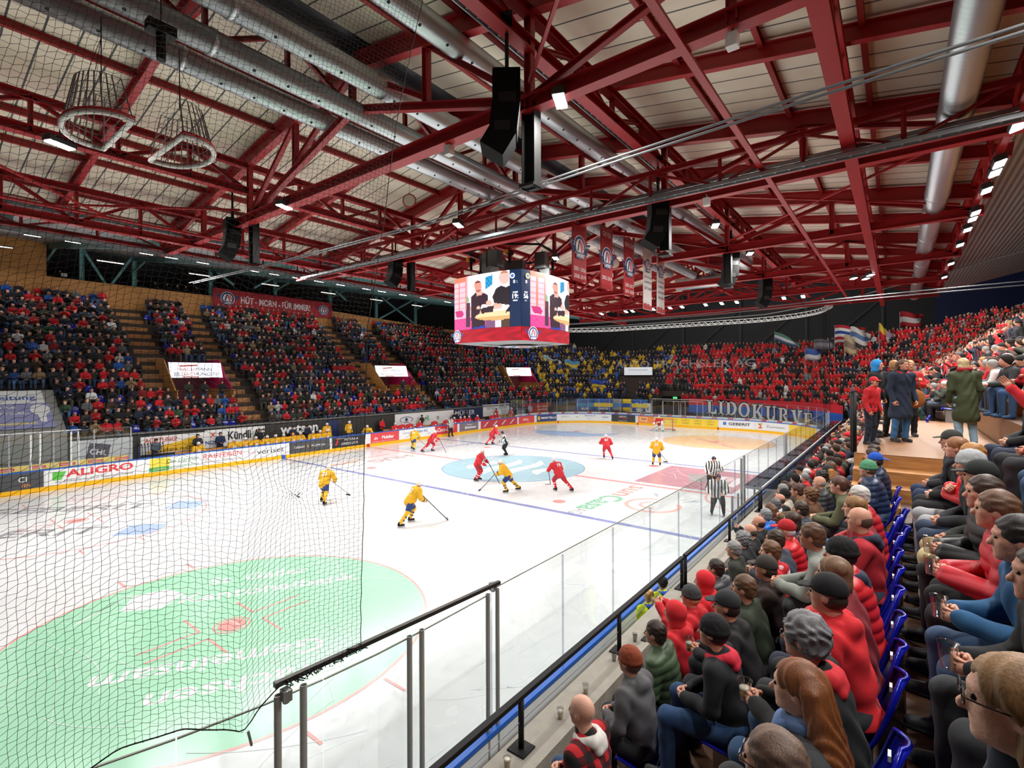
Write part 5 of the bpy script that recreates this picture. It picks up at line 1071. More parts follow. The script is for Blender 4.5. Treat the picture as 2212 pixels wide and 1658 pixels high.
# front walls
mb = MB(); mb.b2((-18.3,17.4,0),(22,17.55,2.3)); struct('wall_bench', mb, mat('bench_wall_dark', '#2e2e2c', .6))
def swept(name, s0, s1, prof, m, label=None, cat=None, st=.8, kind=None):
    mb = MB(); S = srange(s0, s1, st); k = len(prof); vs = [spt(s, d, z) for s in S for d, z in prof]; fs_ = []
    for i in range(len(S)-1):
        for j in range(k): fs_.append((i*k+j, (i+1)*k+j, (i+1)*k+(j+1) % k, i*k+(j+1) % k))
    fs_ += [tuple(range(k)), tuple(range(len(S)*k-1, (len(S)-1)*k-1, -1))]; mb.add(vs, fs_); o = obj(name, mb, m)
    return tag(o, label, cat, None, kind)
swept('wall_corner_front', 49, S_END+2.2, [(-.6,0),(-.45,0),(-.45,1.95),(-.6,1.95)], mat('front_wall_dark', '#2a2b2d', .6), kind='structure')
swept('wall_end_front', S_END+5, S_NEAR, [(-.6,0),(-.45,0),(-.45,1.95),(-.6,1.95)], mat('front_wall_dark', '#2a2b2d', .6), kind='structure')
swept('trim_2', 8.7, 49, [(-.75,2.32),(-.4,2.32),(-.4,2.42),(-.75,2.42)], mat('ledge_grey', '#66645f', .6), kind='structure')
swept('trim_3', S_NEAR, S_LAST-1.5, [(-1.42,1.62),(-.98,1.62),(-.98,1.78),(-1.42,1.78)], CONC, kind='structure')
swept('wall_near_front', S_NEAR, S_LAST-1.5, [(-1.02,.0),(-.98,.0),(-.98,1.62),(-1.02,1.62)], CONC, kind='structure')
mb = MB(); mb.b2((-24,-18.0,.9),(22,-16.4,1.3)); struct('floor_front_row', mb, WOODF)
# timber back wall with sloping top, gallery, teal steel
mb = MB(); P = [(-40,13.5,12.4),(5,13.2,11.9),(22,12.4,10.8)]
for (x0,za,zb),(x1,zc,zd) in zip(P, P[1:]):
    mb.add([(x0,30.85,5),(x1,30.85,5),(x1,30.85,zc),(x0,30.85,za),(x0,31.1,5),(x1,31.1,5),(x1,31.1,zc),(x0,31.1,za)], [(0,1,2,3),(5,4,7,6),(3,2,6,7)])
struct('wall_timber_parapet', mb, WOOD)
swept('wall_timber_corner', 49, 60, [(12.85,9),(13.1,9),(13.1,12.3),(12.85,12.3)], WOOD, kind='structure')
mb = MB(); mb.b2((-40,31.1,12.2),(22,35.9,12.4)); struct('floor_gallery', mb, mat('gallery_floor', '#3a3836', .7))
for i, x in enumerate((-22,-14.8,-11.4,-5.5,.6,6.9,13.2,19.5)):
    mb = MB(); mb.ibeam((x,31.25,12.4),(x,31.25,16.2),.34 if i in (2,) else .26,.3,up=(1,0,0)); o = obj('teal_column', mb, TEAL); tag(o, 'teal steel column behind the timber parapet of the far grandstand', 'column', 'teal columns on the gallery')
for i, (xa, xb, za, zb) in enumerate(((-14.8,-13.0,16,12.8),(-11.4,-13.2,16,12.8),(13.2,19.5,16,12.6),(19.5,13.2,16,12.6),(6.9,9,16,14.6),(-5.5,-3.4,16,14.6),(.6,-1.5,16,14.6))):
    mb = MB(); mb.beam((xa,31.3,za),(xb,31.3,zb),.18,.14,(0,1,0)); o = obj('teal_brace', mb, TEAL); tag(o, 'diagonal teal steel brace beside a gallery column', 'brace', 'teal gallery braces')
for i, x in enumerate((-22,-16.8,-11.4,-5.5,.6,6.9,13.2,19.5)):
    t = thing('teal_roof_beam', (x,0,0), 'teal sloping roof beam above the far grandstand', 'beam', 'teal roof beams'); mb = MB(); mb.ibeam((0,5.6,11.6),(0,31.3,15.7),.18,.36); obj('beam', mb, TEAL, t)
    mb = MB(); mb.beam((0,31.3,14.6),(0,28.5,15.1),.12,.12); obj('strut', mb, TEAL, t)
for i, x in enumerate((-20,-14,-8,-2,4,10,16)):
    t = thing('strip_lamp', (x,27,14.35), 'long warm white strip lamp under the corrugated roof above the far grandstand', 'lamp', 'strip lamps over the far grandstand'); mb = MB(); mb.beam((-.8,0,.0),(.8,0,0),.08,.05); obj('tube', mb, mat('strip_glow', (1,.93,.8), emit=2), t); mb = MB(); mb.beam((-.85,0,.07),(.85,0,.07),.12,.06); obj('housing', mb, hous, t); mb = MB(); mb.cyl((0,0,.08),(0,0,.7),.015,5); obj('hanger', mb, hous, t)
    add_lamp('strip_light', (x,27,14.25), 320, (x,25,0), (2.4,.2))
mb = MB(); mb.b2((-32,30.9,13.2),(-16.9,31.3,18)); o = struct('wall_timber_box', mb, WOOD)
# gallery people in the dark and desks come with the crowd
# red cloth banner on the parapet
M = plane_M((.66,30.75,13.15), (1,0,-.012), (0,0,1)); t = cloth_banner('slogan_banner', 'long red cloth banner with a slogan on the timber parapet', M, 12.4, 1.75, mat('slogan_red', '#b02a33', .7, var=.25, vscale=3), 24, .03)
I = Matrix.Translation((0,0,.05)); text('banner_lettering', 'HÜT - MORN - FÜR IMMER!', .85, I @ Matrix.Translation((-.1,-.05,0)), wtx, t, width=7.2, bold=.03); emblem(I @ Matrix.Translation((-4.9,.0,0)), 1.25, t); emblem(I @ Matrix.Translation((5.1,-.05,0)), 1.1, t)
# left sponsor panel on the sloping block
mb = MB(); mb.b2((-27,17.4,0),(-18.3,17.6,2.85)); mb.add([(-27,17.6,2.85),(-18.3,17.6,2.85),(-18.3,20.9,5.05),(-27,20.9,5.05),(-27,21.9,5.05),(-18.3,21.9,5.05),(-18.3,21.9,0),(-18.3,17.6,0)], [(0,1,2,3),(3,2,5,4),(1,7,6,5,2)]); struct('wall_left_block', mb, mat('block_grey', '#8a8a86', .7))
M = plane_M((-21.6,19.2,3.98), (1,0,0), (0,3.3,2.2)); pn = thing('sponsor_panel', (0,0,0), 'large blue and white newspaper advert on the sloping block at the left', 'advert'); pn.matrix_world = M
mb = MB(); mb.b2((-4.8,.6,.01),(2.75,1.85,.03)); obj('white_part', mb, WHITE, pn); mb = MB(); mb.b2((-4.8,-1.7,.01),(2.9,.6,.03)); obj('blue_part', mb, mat('panel_blue', '#8a8db8', .5), pn)
I = Matrix.Translation((0,0,.04)); pb = mat('panel_ink', '#3a5aa8', .5); text('panel_lettering', 'Linth-Zeitung', .62, I @ Matrix.Translation((2.4,1.15,0)), pb, pn, bold=.015, align='RIGHT'); text('panel_lettering', 'Dein Job', .36, I @ Matrix.Translation((1.5,.25,0)), WHITE, pn, bold=.025, align='RIGHT')
text('panel_lettering', 'mehr rockt...', .36, I @ Matrix.Translation((2.05,-.3,0)), WHITE, pn, bold=.025, align='RIGHT'); text('panel_lettering', 'ostschweizjobs.ch', .3, I @ Matrix.Translation((2.2,-1.25,0)), mat('panel_yellow', '#e8d878', .5), pn, bold=.03, align='RIGHT')
mb = MB(); mb.prism([(2.45+.42*math.cos(a), -.05+.5*math.sin(a)) for a in [2*PI*i/24 for i in range(24)]], I, .01); mb.prism([(2.3,-.5),(2.65,-.5),(2.6,-1.2),(2.35,-1.2)], I, .01); obj('panel_drawing', mb, WHITE, pn)
# bench wall adverts
def wall_panel(name, x0, x1, z0, z1, bg, texts, label, y=17.38):
    t = thing(name, ((x0+x1)/2, y, (z0+z1)/2), label, 'advert'); w, h = x1-x0, z1-z0; mb = MB(); mb.b2((-w/2,-.02,-h/2),(w/2,0,h/2)); obj('panel', mb, mat('wp_'+bg, bg, .5), t)
    F = plane_M((0,-.03,0), (1,0,0), (0,0,1))
    for tx, sz, dx, dz, c, kw in texts: text('advert_lettering', tx, sz, F @ Matrix.Translation((dx,dz,0)), mat('ink_'+c, c, .5), t, **kw)
    return t
a = wall_panel('bench_advert', -14.9,-11.3,1.0,2.1,'#e4e4e4',[('ACHTUNG!',.42,-.7,.28,'#c8322c',dict(bold=.01,width=1.75))],'white advert with red ACHTUNG! behind the away bench')
mb = MB(); mb.prism([(-1.6,-.5),(1.2,-.5),(1.5,.45),(.3,.1),(-.9,-.1)], plane_M((0,-.025,0),(1,0,0),(0,0,1)), .004); obj('yellow_sweep', mb, mat('sweep_yellow', '#e8b82c', .5), a); text('advert_lettering', 'd Lakers nutzen', .34, plane_M((.1,-.04,-.35),(1,0,0),(0,0,1)), BLK, a, shear=.2, width=2.4)
wall_panel('bench_advert', -11.3,-7.3,1.0,2.2,'#e2e2e2',[('NOVA',.34,-1.5,-.25,'#2a4a9a',dict(bold=.02)),('x',.5,-1.5,.3,'#c8322c',dict(bold=.03)),('Kündli AG',.78,.75,.08,'#222222',dict(bold=.03,width=2.6)),('MALER & GIPSER',.14,.9,-.4,'#c8322c',{})],'white advert with black Kündli AG lettering behind the away bench')
wall_panel('bench_advert', -7.2,-2.3,.9,2.25,'#2b2b2b',[('watson',.95,.2,.2,'#e6e6e6',dict(bold=.03,width=3.1))],'black advert with white watson lettering behind the away bench')
wall_panel('bench_advert', 4.7,12.4,.9,2.25,'#dddedd',[('egli',.75,-.1,.05,'#3fa06a',dict(bold=.02)),('n',.75,1.6,.05,'#222222',{}),('AUGENZENTRUM',.2,-2.3,-.45,'#555555',{})],'white advert with an eye drawing behind the home bench')
mb = MB(); 
for sg in (1,-1): mb.tube([(6.05+.75*math.cos(a), 17.33, 1.68+sg*.26*math.sin(a)) for a in [PI*i/12 for i in range(13)]], .025, 5)
mb.lathe((0,0,0), [(.0001,-.01),(.16,-.01),(.16,.01),(.0001,.01)], 16); v = mb.v[-64:]; mb.v[-64:] = [(6.05+p[0], 17.33+p[2], 1.68+p[1]) for p in v]; o = obj('eye_drawing', mb, mat('eye_ink', '#2a4a78', .5)); tag(o, 'drawing of an eye on the white advert behind the home bench', 'drawing')
wall_panel('bench_advert', 12.5,17.0,1.0,2.4,'#243152',[('MÜLLER',.7,-.6,.1,'#e8e8e8',dict(width=3.0)),('HOLZBAU',.16,-.2,-.4,'#c8c8c8',{})],'navy advert with white MÜLLER lettering behind the home bench')
wall_panel('bench_advert', 17.1,21.9,1.2,2.5,'#dadcdc',[('METTLEN',.34,-1.0,.2,'#333333',{}),('GLARONA',.34,1.1,.2,'#333333',{})],'white advert with GLARONA lettering at the right end of the home bench')
a = wall_panel('bench_advert', -18.2,-15.3,.5,2.2,'#cfd3d6',[],'white panel with a dark tilted square badge at the left of the far boards'); mb = MB(); F = plane_M((-.2,-.03,.1),(.97,0,-.2),(.2,0,.97)); mb.prism([(-.5,-.5),(.5,-.5),(.5,.5),(-.5,.5)], F, .006); obj('badge', mb, mat('badge_plum', '#4a4456', .5), a); text('advert_lettering', 'CHL', .42, F @ Matrix.Translation((0,0,.012)), WHITE, a, bold=.03)
mb = MB(); mb.b2((-2.2,17.3,0),(-1.2,17.39,2.2)); tag(obj('door_1', mb, mat('blue_door', '#1f2c5c', .5)), kind='structure')
# player bench furniture
for x0, x1, lb_ in ((-13.4,-2.4,'away'),(2.6,16.2,'home')):
    t = thing('players_bench', ((x0+x1)/2,16.1,.25), 'long wooden players bench of the '+lb_+' team', 'bench'); w = x1-x0; mb = MB(); mb.b2((-w/2,-.2,.2),(w/2,.2,.26)); obj('seat_board', mb, WOOD, t); mb = MB(); mb.b2((-w/2,.25,.0),(w/2,.3,.85)); obj('backboard', mb, WOOD, t)
    mb = MB(); mb.b2((-w/2,-1.0,-.25),(w/2,1.25,-.02)); obj('platform', mb, mat('rubber_dark', '#2a2a2c', .8), t)
for i in range(9):
    t = thing('hockey_stick_rack_stick', (-15.05+i*.16,16.9,.1), 'hockey stick standing in the rack left of the away bench', 'hockey stick', 'sticks in the rack by the away bench'); mb = MB(); mb.beam((0,0,0),(0,.25,1.5),.03,.02); obj('shaft', mb, BLK if i % 3 else mat('stick_blue', '#2a4ab0', .5), t); mb = MB(); mb.beam((0,.25,1.5),(.03,.5,1.62),.05,.02); obj('blade', mb, BLK, t)
# vomitories
LEDW = mat('lit_sign_white', '#f4f8ff', emit=1.3)
VN = ['left','middle','right']
for i, (a, b) in enumerate(VOM):
    if i < 2: o_, ux = Vector(((a+b)/2, 20.0, 0)), Vector((1,0,0))
    else: s_ = 53.8; p = spt(s_, 2.0); q = spt(s_+.1, 2.0); o_ = Vector(p); ux = (Vector(q)-Vector(p)).normalized()
    w = b-a if i < 2 else 3.9; t = thing('stand_doorway', (o_.x,o_.y,0), 'timber framed doorway in the far grandstand under the '+VN[i]+' lit sign', 'doorway', None, math.atan2(ux.y, ux.x))
    z0 = rowz(3)-.05; yb = 5.0
    for nm, p_, q_, m_ in (('landing',(-w/2,.0,z0-.12),(w/2,yb,z0),WOODF),('back_wall',(-w/2,yb-.1,z0),(w/2,yb,rowz(8)+.2),mat('maroon_wall','#5c1420',.6)),('side_wall',(-w/2-.06,.0,z0-1),(-w/2+.02,yb,z0+1.1),WOOD),('side_wall',(w/2-.02,.0,z0-1),(w/2+.06,yb,z0+1.1),WOOD)):
        mb = MB(); mb.b2(p_, q_); obj(nm, mb, m_, t)
    for sx, m_ in ((-1,WOOD),(1,mat('magenta_wall','#b0144e',.5))):
        mb = MB(); x_ = sx*(w/2-.02); mb.add([(x_,.3,z0+1.1),(x_,yb,z0+1.1),(x_,yb,rowz(8)+.2),(x_,2.6,rowz(8)+.2),(x_+sx*.08,.3,z0+1.1),(x_+sx*.08,yb,z0+1.1),(x_+sx*.08,yb,rowz(8)+.2),(x_+sx*.08,2.6,rowz(8)+.2)], [(0,1,2,3),(4,7,6,5),(0,3,7,4),(3,2,6,7)]); obj('cheek_wall', mb, m_, t)
    zs = rowz(8)-.9; mb = MB(); F = plane_M((0,1.85,zs+.25),(1,0,0),(0,.35,1)); mb.prism([(-w/2+.1,-.55),(w/2-.1,-.55),(w/2-.1,.62),(-w/2+.1,.62)], F, .02)
    sg = obj('lit_sign', mb, LEDW, t); Ft = F @ Matrix.Translation((0,0,.035)); rd = mat('sign_ink_red', '#e04a2c', .5); nv = mat('sign_ink_navy', '#26355c', .5)
    text('sign_lettering', 'BACH', .38, Ft @ Matrix.Translation((-.62,.08,0)), rd, sg); text('sign_lettering', 'MANN', .38, Ft @ Matrix.Translation((.5,.08,0)), nv, sg); text('sign_lettering', 'BE', .38, Ft @ Matrix.Translation((-1.3,-.3,0)), nv, sg); text('sign_lettering', 'DACH', .38, Ft @ Matrix.Translation((-.5,-.3,0)), rd, sg); text('sign_lettering', 'UNGEN', .38, Ft @ Matrix.Translation((.72,-.3,0)), nv, sg)
    mb = MB(); mb.prism([(-1.1,.38),(.1,.46),(.1,.36),(-1.1,.28)], Ft, .002); mb.prism([(-1.0,-.54),(.1,-.54),(.1,-.47),(-1.0,-.47)], Ft, .002); obj('sign_bars', mb, rd, sg)
    mb = MB()
    for z_ in (.55,1.0): mb.cyl((-w/2-1.2,-.05,z0+z_),(w/2+.2,-.05,z0+z_),.02,5)
    for k in range(5): mb.cyl((-w/2-1.2+k*(w+1.4)/4,-.05,z0),(-w/2-1.2+k*(w+1.4)/4,-.05,z0+1.0),.02,5)
    obj('guard_rail', mb, BLK, t)
# aisles with numbered step boxes
AIS = [(-13.3,-12.05,4,8,'beside the left cheek of the first lit sign'),(-12.95,-11.3,8,16,'rising above the left end of the first lit sign'),(-8.25,-6.75,0,16,'right of the first lit sign'),(4.5,5.85,3,8,'beside the left cheek of the second lit sign'),(4.7,6.3,8,16,'rising above the left end of the second lit sign'),(10.15,11.6,0,16,'right of the second lit sign')]
for x0, x1, n0, n1, wh in AIS:
    t = thing('stair_aisle', ((x0+x1)/2,18,0), 'wooden stair aisle with numbered steps '+wh, 'stairs'); w = x1-x0
    for n in range(n0, n1):
        mb = MB(); mb.b2((-w/2,n*.83-.47,rowz(n)-.6),(w/2,n*.83-.0,rowz(n)-.28)); mb.b2((-w/2,n*.83-.02,rowz(n)-.3),(w/2,n*.83+.38,rowz(n)+.01)); st = obj('step', mb, TW, t)
        mb = MB(); mb.b2((-w/2+.1,n*.83-.03,rowz(n)-.17),(w/2-.1,n*.83-.015,rowz(n)-.01)); e_ = obj('step_edge', mb, BLK, st); text('row_number', str(n+1), .16, plane_M((0,n*.83-.04,rowz(n)-.09),(1,0,0),(0,0,1)), WHITE, e_)
# rails along the front of the far stand
def rail(pts, h, label, m=BLK, step=2.0, mids=1, r=.02, base=False):
    t = thing('hand_rail', pts[0], label, 'railing'); o0 = Vector(pts[0]); P = [Vector(p)-o0 for p in pts]; mb = MB()
    mb.tube([p+Vector((0,0,h)) for p in P], r*1.2, 6); obj('top_bar', mb, m, t, True)
    for k in range(mids): mb = MB(); mb.tube([p+Vector((0,0,h*(k+1)/(mids+1))) for p in P], r*.6, 5); obj('middle_bar', mb, m, t, True)
    for a, b in zip(P, P[1:]):
        n = max(1, int((b-a).length/step))
        for i in range(n+(1 if b is P[-1] else 0)): q = a.lerp(b, i/n); mb = MB(); mb.cyl(q, q+Vector((0,0,h)), r, 6); obj('post', mb, m, t, True)
rail([(-18.2,17.5,2.42),(22,17.5,2.42)], .75, 'black railing along the front of the far grandstand', mids=1)
rail([(-27,21.5,5.05),(-18.35,21.5,5.05),(-18.3,17.5,2.6)], .7, 'black railing around the sloping advert block at the left', mids=1)
rail([spt(s,-.5,1.95) for s in np.arange(49,S_END+2.3,2.2)], .9, 'dark railing in front of the yellow clad fans')
rail([spt(s,-.5,1.95) for s in np.arange(S_END+5.2,S_NEAR,2.2)], .9, 'dark railing in front of the red clad fans, behind the big banner')
for n_ in (5,10):
    rail([spt(s, n_*.83-.4, rowz(n_)) for s in np.arange(S_END+5.4,S_NC+10,2.5)], .9, ['lower','upper'][n_ > 6]+' crush rail inside the red standing block', mids=1)
# glass balustrade / tunnel doors at far end
mb = MB(); mb.b2((33.55,3.8-2.7,0),(36.5,3.8,2.1)); tag(obj('door_2', mb, mat('tunnel_black', '#0b0b0c', .8)), kind='structure')
t = thing('exit_sign', (35.8,2.3,3.0), 'small green lit exit sign above the tunnel at the far end', 'sign'); mb = MB(); mb.b2((-.03,-.25,-.12),(.03,.25,.12)); obj('sign_box', mb, mat('exit_green', '#3fd070', emit=1.5), t); mb = MB(); mb.b2((-.04,-.1,-.08),(-.03,-.02,.08)); mb.b2((-.04,.05,-.08),(-.03,.14,.08)); obj('pictogram', mb, WHITE, t)
for y0, lab in ((1.6,'left'),(-1.4,'right')):
    pass
# white door frames above the far boards
for i, (s0, s1) in enumerate(((59.9,66.6),(61.2,63.0),(63.2,65.6))):
    a, b = rpt(s0,.1,1.13), rpt(s1,.1,1.13); t = thing('white_door_frame', a, 'white metal frame of the glass doors behind the far goal, '+['outer wide','inner left','inner right'][i]+' one', 'frame'); A = Vector((0,0,0)); B = Vector(b)-Vector(a); h = 1.95 if i == 0 else 1.75
    mb = MB(); mb.tube([A, A+Vector((0,0,h)), B+Vector((0,0,h)), B], .03, 6); obj('tube_frame', mb, mat('frame_white', '#e4e4e2', .4), t)
# big banner of the home fans
def letter(ch):     # slab serif letters, unit height, as polygon lists
    T = .19; f = .075
    R = lambda x0, y0, x1, y1: [(x0,y0),(x1,y0),(x1,y1),(x0,y1)]
    arc = lambda cx, cy, rx, ry, tx, ty, a0, a1, n=14: [(cx+rx*math.cos(a0+(a1-a0)*i/n), cy+ry*math.sin(a0+(a1-a0)*i/n)) for i in range(n+1)]+[(cx+(rx-tx)*math.cos(a0+(a1-a0)*i/n), cy+(ry-ty)*math.sin(a0+(a1-a0)*i/n)) for i in range(n, -1, -1)]
    if ch == 'L': return [R(.1,0,.1+T,1), R(0,0,.7,f), R(0,1-f,.4,1), [(.3,f),(.7,f),(.7,.36),(.62,.36),(.55,.14),(.3,.12)]], .72
    if ch == 'I': return [R(.1,0,.1+T,1), R(0,0,.4,f), R(0,1-f,.4,1)], .42
    if ch == 'D': return [R(.1,0,.1+T,1), R(0,0,.35,f), R(0,1-f,.35,1), arc(.32,.5,.44,.5,T,.09,-PI/2,PI/2)], .8
    if ch == 'O': return [arc(.4,.5,.42,.52,T,.09,0,2*PI,28)], .86
    if ch == 'K': return [R(.1,0,.1+T,1), R(0,0,.4,f), R(0,1-f,.4,1), [(.28,.42),(.36,.36),(.74,.96),(.6,.96)], [(.34,.5),(.46,.62),(.82,.04),(.6,.04)], R(.5,1-f,.82,1), R(.5,0,.9,f)], .9
    if ch == 'U': return [R(.1,.3,.1+T,1), R(0,1-f,.4,1), R(.62,.3,.72,1), R(.52,1-f,.84,1), arc(.41,.32,.31,.34,.17,.1,PI,2*PI)], .86
    if ch == 'R': return [R(.1,0,.1+T,1), R(0,0,.4,f), R(0,1-f,.35,1), arc(.34,.74,.36,.26,T,.08,-PI/2,PI/2), [(.34,.48),(.52,.48),(.8,f),(.6,f)], R(.58,0,.88,f)], .88
    if ch == 'V': return [[(.08,1),(.3,1),(.5,.3),(.42,0),(.36,0)], [(.42,0),(.48,.0),(.8,1),(.7,1)], R(0,1-f,.4,1), R(.58,1-f,.92,1)], .92
    if ch == 'E': return [R(.1,0,.1+T,1), R(0,0,.7,f), R(0,1-f,.7,1), R(.25,.47,.52,.54), R(.62,f,.7,.3), R(.62,.72,.7,1-f), R(.46,.38,.53,.63)], .74
SB0, SB1 = S_NC-4.6-.6, S_NC+8.6
t = thing('fan_curve_banner', (0,0,0), 'huge red, blue and black LIDOKURVE banner below the red clad fans', 'banner')
for nm, za, zb, m_ in (('red_band',2.35,3.1,'#c41f2c'),('blue_band',1.45,2.35,'#1f56b0'),('black_band',.2,1.45,'#3a3e44')):
    S = srange(SB0, SB1+(5.0 if nm != 'black_band' else 3.5), .5); mb = MB(); vs = [spt(s, -.68-.03*math.sin(s*3), z) for s in S for z in (za, zb)]+[spt(s, -.66-.03*math.sin(s*3), z) for s in S for z in (za, zb)]; n = len(S)
    mb.add(vs, [(2*i, 2*i+2, 2*i+3, 2*i+1) for i in range(n-1)]+[(2*n+2*i, 2*n+2*i+1, 2*n+2*i+3, 2*n+2*i+2) for i in range(n-1)]); obj(nm, mb, mat('kurve_'+nm, m_, .75), t)
def kurve_text(off, grow, m, nm):
    x = 2.05
    for i, ch in enumerate('LIDOKURVE'):
        ps, w = letter(ch); k = i/8; zb = 1.42-.85*k**1.6; h = 1.5+.02*math.sin(k*9); mb = MB(); wx = 1.5
        for P_ in ps:
            cx = sum(p[0] for p in P_)/len(P_); cy = sum(p[1] for p in P_)/len(P_)
            q = [(px+(grow if px > cx else -grow), py+(grow if py > cy else -grow)) for px, py in P_]
            mb.add([spt(SB0+x+px*wx, off, zb+py*h) for px, py in q], [tuple(range(len(q)))])
        obj(nm, mb, m, t); x += w*wx+.16
kurve_text(-.73, .07, mat('letter_shadow', '#1d1f22', .7), 'letter_outline'); kurve_text(-.76, 0, mat('letter_cloth', '#d8d8d6', .7), 'letter')
# yellow blue supporters' banners
yb = ('#e8c81e', '#1f57a8')
for i, (s, w, c1, c2, tx) in enumerate(((60.6,2.2,'#2a5a9c','#3a8ab8','BLUE'),(63.1,2.4,'#1f57a8','#e8c81e','DAVOS'),(65.0,1.2,'#8a8f90','#2f76b8',''),(66.3,1.1,'#e8c81e','#1f57a8',''),(68.0,2.0,'#2c62b0','#e8d44a','FANS'))):
    if s > S_END+2: s = S_END+2
    a = spt(s-w/2,-.72,1.0); b = spt(s+w/2,-.72,1.0); o_ = [(p+q)/2 for p, q in zip(a, b)]; M = plane_M((o_[0],o_[1],2.05), Vector(b)-Vector(a), (0,0,1))
    t = cloth_banner('supporter_banner', ['light blue cloth','blue and yellow striped cloth with DAVOS','grey patterned cloth','small yellow and blue cloth','blue cloth with white figures'][i]+' hung on the rail below the yellow clad fans', M, w, 1.5, mat('sb'+c1, c1, .7), 6, .03)
    mb = MB(); mb.b2((-w/2,-.28,.02),(w/2,.22,.03)); obj('cloth_stripe', mb, mat('sb'+c2, c2, .7), t)
    if tx: text('banner_lettering', tx, .38, Matrix.Translation((0,-.52,.05)), mat('sbk', '#151a22' if i == 1 else '#d8d8c8', .7), t, bold=.03)
M = plane_M((*spt(72.2,-.7)[:2],1.75), Vector(spt(72.3,0))-Vector(spt(72.2,0)), (0,0,1)) if False else plane_M((33.3,6.4,1.78), (0,-1,0), (0,0,1))
t = thing('newspaper_sign', (0,0,0), 'white sign with blue Linth-Zeitung lettering behind the far glass', 'sign'); t.matrix_world = M; mb = MB(); mb.b2((-2.0,-.58,0),(2.0,.58,.03)); obj('board', mb, WHITE, t); text('sign_lettering', 'Linth-Zeitung', .52, Matrix.Translation((0,0,.04)), mat('sign_blue', '#2f5c98', .5), t, width=3.5, bold=.01)
t = thing('slogan_sign', (0,0,0), 'dark red sign with a round emblem behind the glass right of the home bench', 'sign'); t.matrix_world = plane_M((*spt(53.8,-.66)[:2],1.7), Vector(spt(53.9,0))-Vector(spt(53.8,0)), (0,0,1)); mb = MB(); mb.b2((-2.0,-.65,0),(2.0,.65,.03)); obj('board', mb, mat('sign_darkred', '#9c2328', .6), t); emblem(Matrix.Translation((-1.1,0,.03)), .8, t); text('sign_lettering', 'HÜT - MORN', .28, Matrix.Translation((.75,.18,.04)), wtx, t); text('sign_lettering', 'FÜR IMMER', .28, Matrix.Translation((.75,-.2,.04)), wtx, t)
t = thing('white_stand_sign', (0,0,0), 'white lit sign board between the yellow and the red clad fans', 'sign'); t.matrix_world = plane_M((*spt(66.3,4.2)[:2],rowz(5)+1.25), Vector(spt(66.4,0))-Vector(spt(66.3,0)), (0,0,1)); mb = MB(); mb.b2((-1.9,-.5,0),(1.9,.55,.05)); obj('board', mb, mat('sign_soft', '#dfe3e8', emit=.5), t); text('sign_lettering', 'Ihr Profi für Hausverwaltungen', .2, Matrix.Translation((0,.2,.07)), mat('sign_blue', '#2f5c98', .5), t)
# near side: railing, canopy, seats
def near_rail(x0, x1, label, xs):
    t = thing('front_rail', (x0,-16.15,1.78), label, 'railing'); mb = MB(); mb.beam((0,0,.58),(x1-x0,0,.58),.07,.05); obj('top_bar', mb, BLK, t); mb = MB(); mb.cyl((0,0,.3),(x1-x0,0,.3),.006,5); obj('wire', mb, GALV, t)
    for x in xs: mb = MB(); mb.cyl((x-x0,0,0),(x-x0,0,.56),.032,12); obj('post', mb, BLK, t, True); mb = MB(); mb.box((x-x0,0,.01),(.22,.22,.02)); obj('base_plate', mb, BLK, t)
near_rail(-23.2,-15.75,'black handrail on the concrete ledge, nearest section',[-23.1,-20.92,-18.5,-15.8]); near_rail(-15.65,-9.0,'black handrail on the concrete ledge, second section',[-15.6,-12.4,-9.1]); near_rail(-8.9,21,'black handrail on the concrete ledge, far section',[-8.8,-5.8,-2.5,.8,4.2,7.6,11,14.5,18,20.9])
t = thing('bench_canopy', (-8.1,-16.05,2.28), 'grey translucent canopy over the officials bench behind the near glass', 'canopy'); mb = MB(); mb.b2((0,-.5,0),(28,.55,.02)); obj('sheet', mb, glass_mat('smoked_sheet', (.62,.62,.68), .8), t)
for k in range(15): mb = MB(); mb.b2((k*2-.03,-.5,-.06),(k*2+.03,.55,0)); obj('cross_bar', mb, ALU, t)
for x in (.3,14,27.6): mb = MB(); mb.cyl((x,.3,-2.2),(x,.3,0),.03,6); obj('leg', mb, ALU, t)
mb = MB(); mb.b2((0,.0,.02),(28,.03,.035)); obj('white_line', mb, WHITE, t)
SEATB = mat('seat_blue', '#10189c', .22, spec=.5); SEATR = mat('seat_edge_grey', '#85878a', .4)
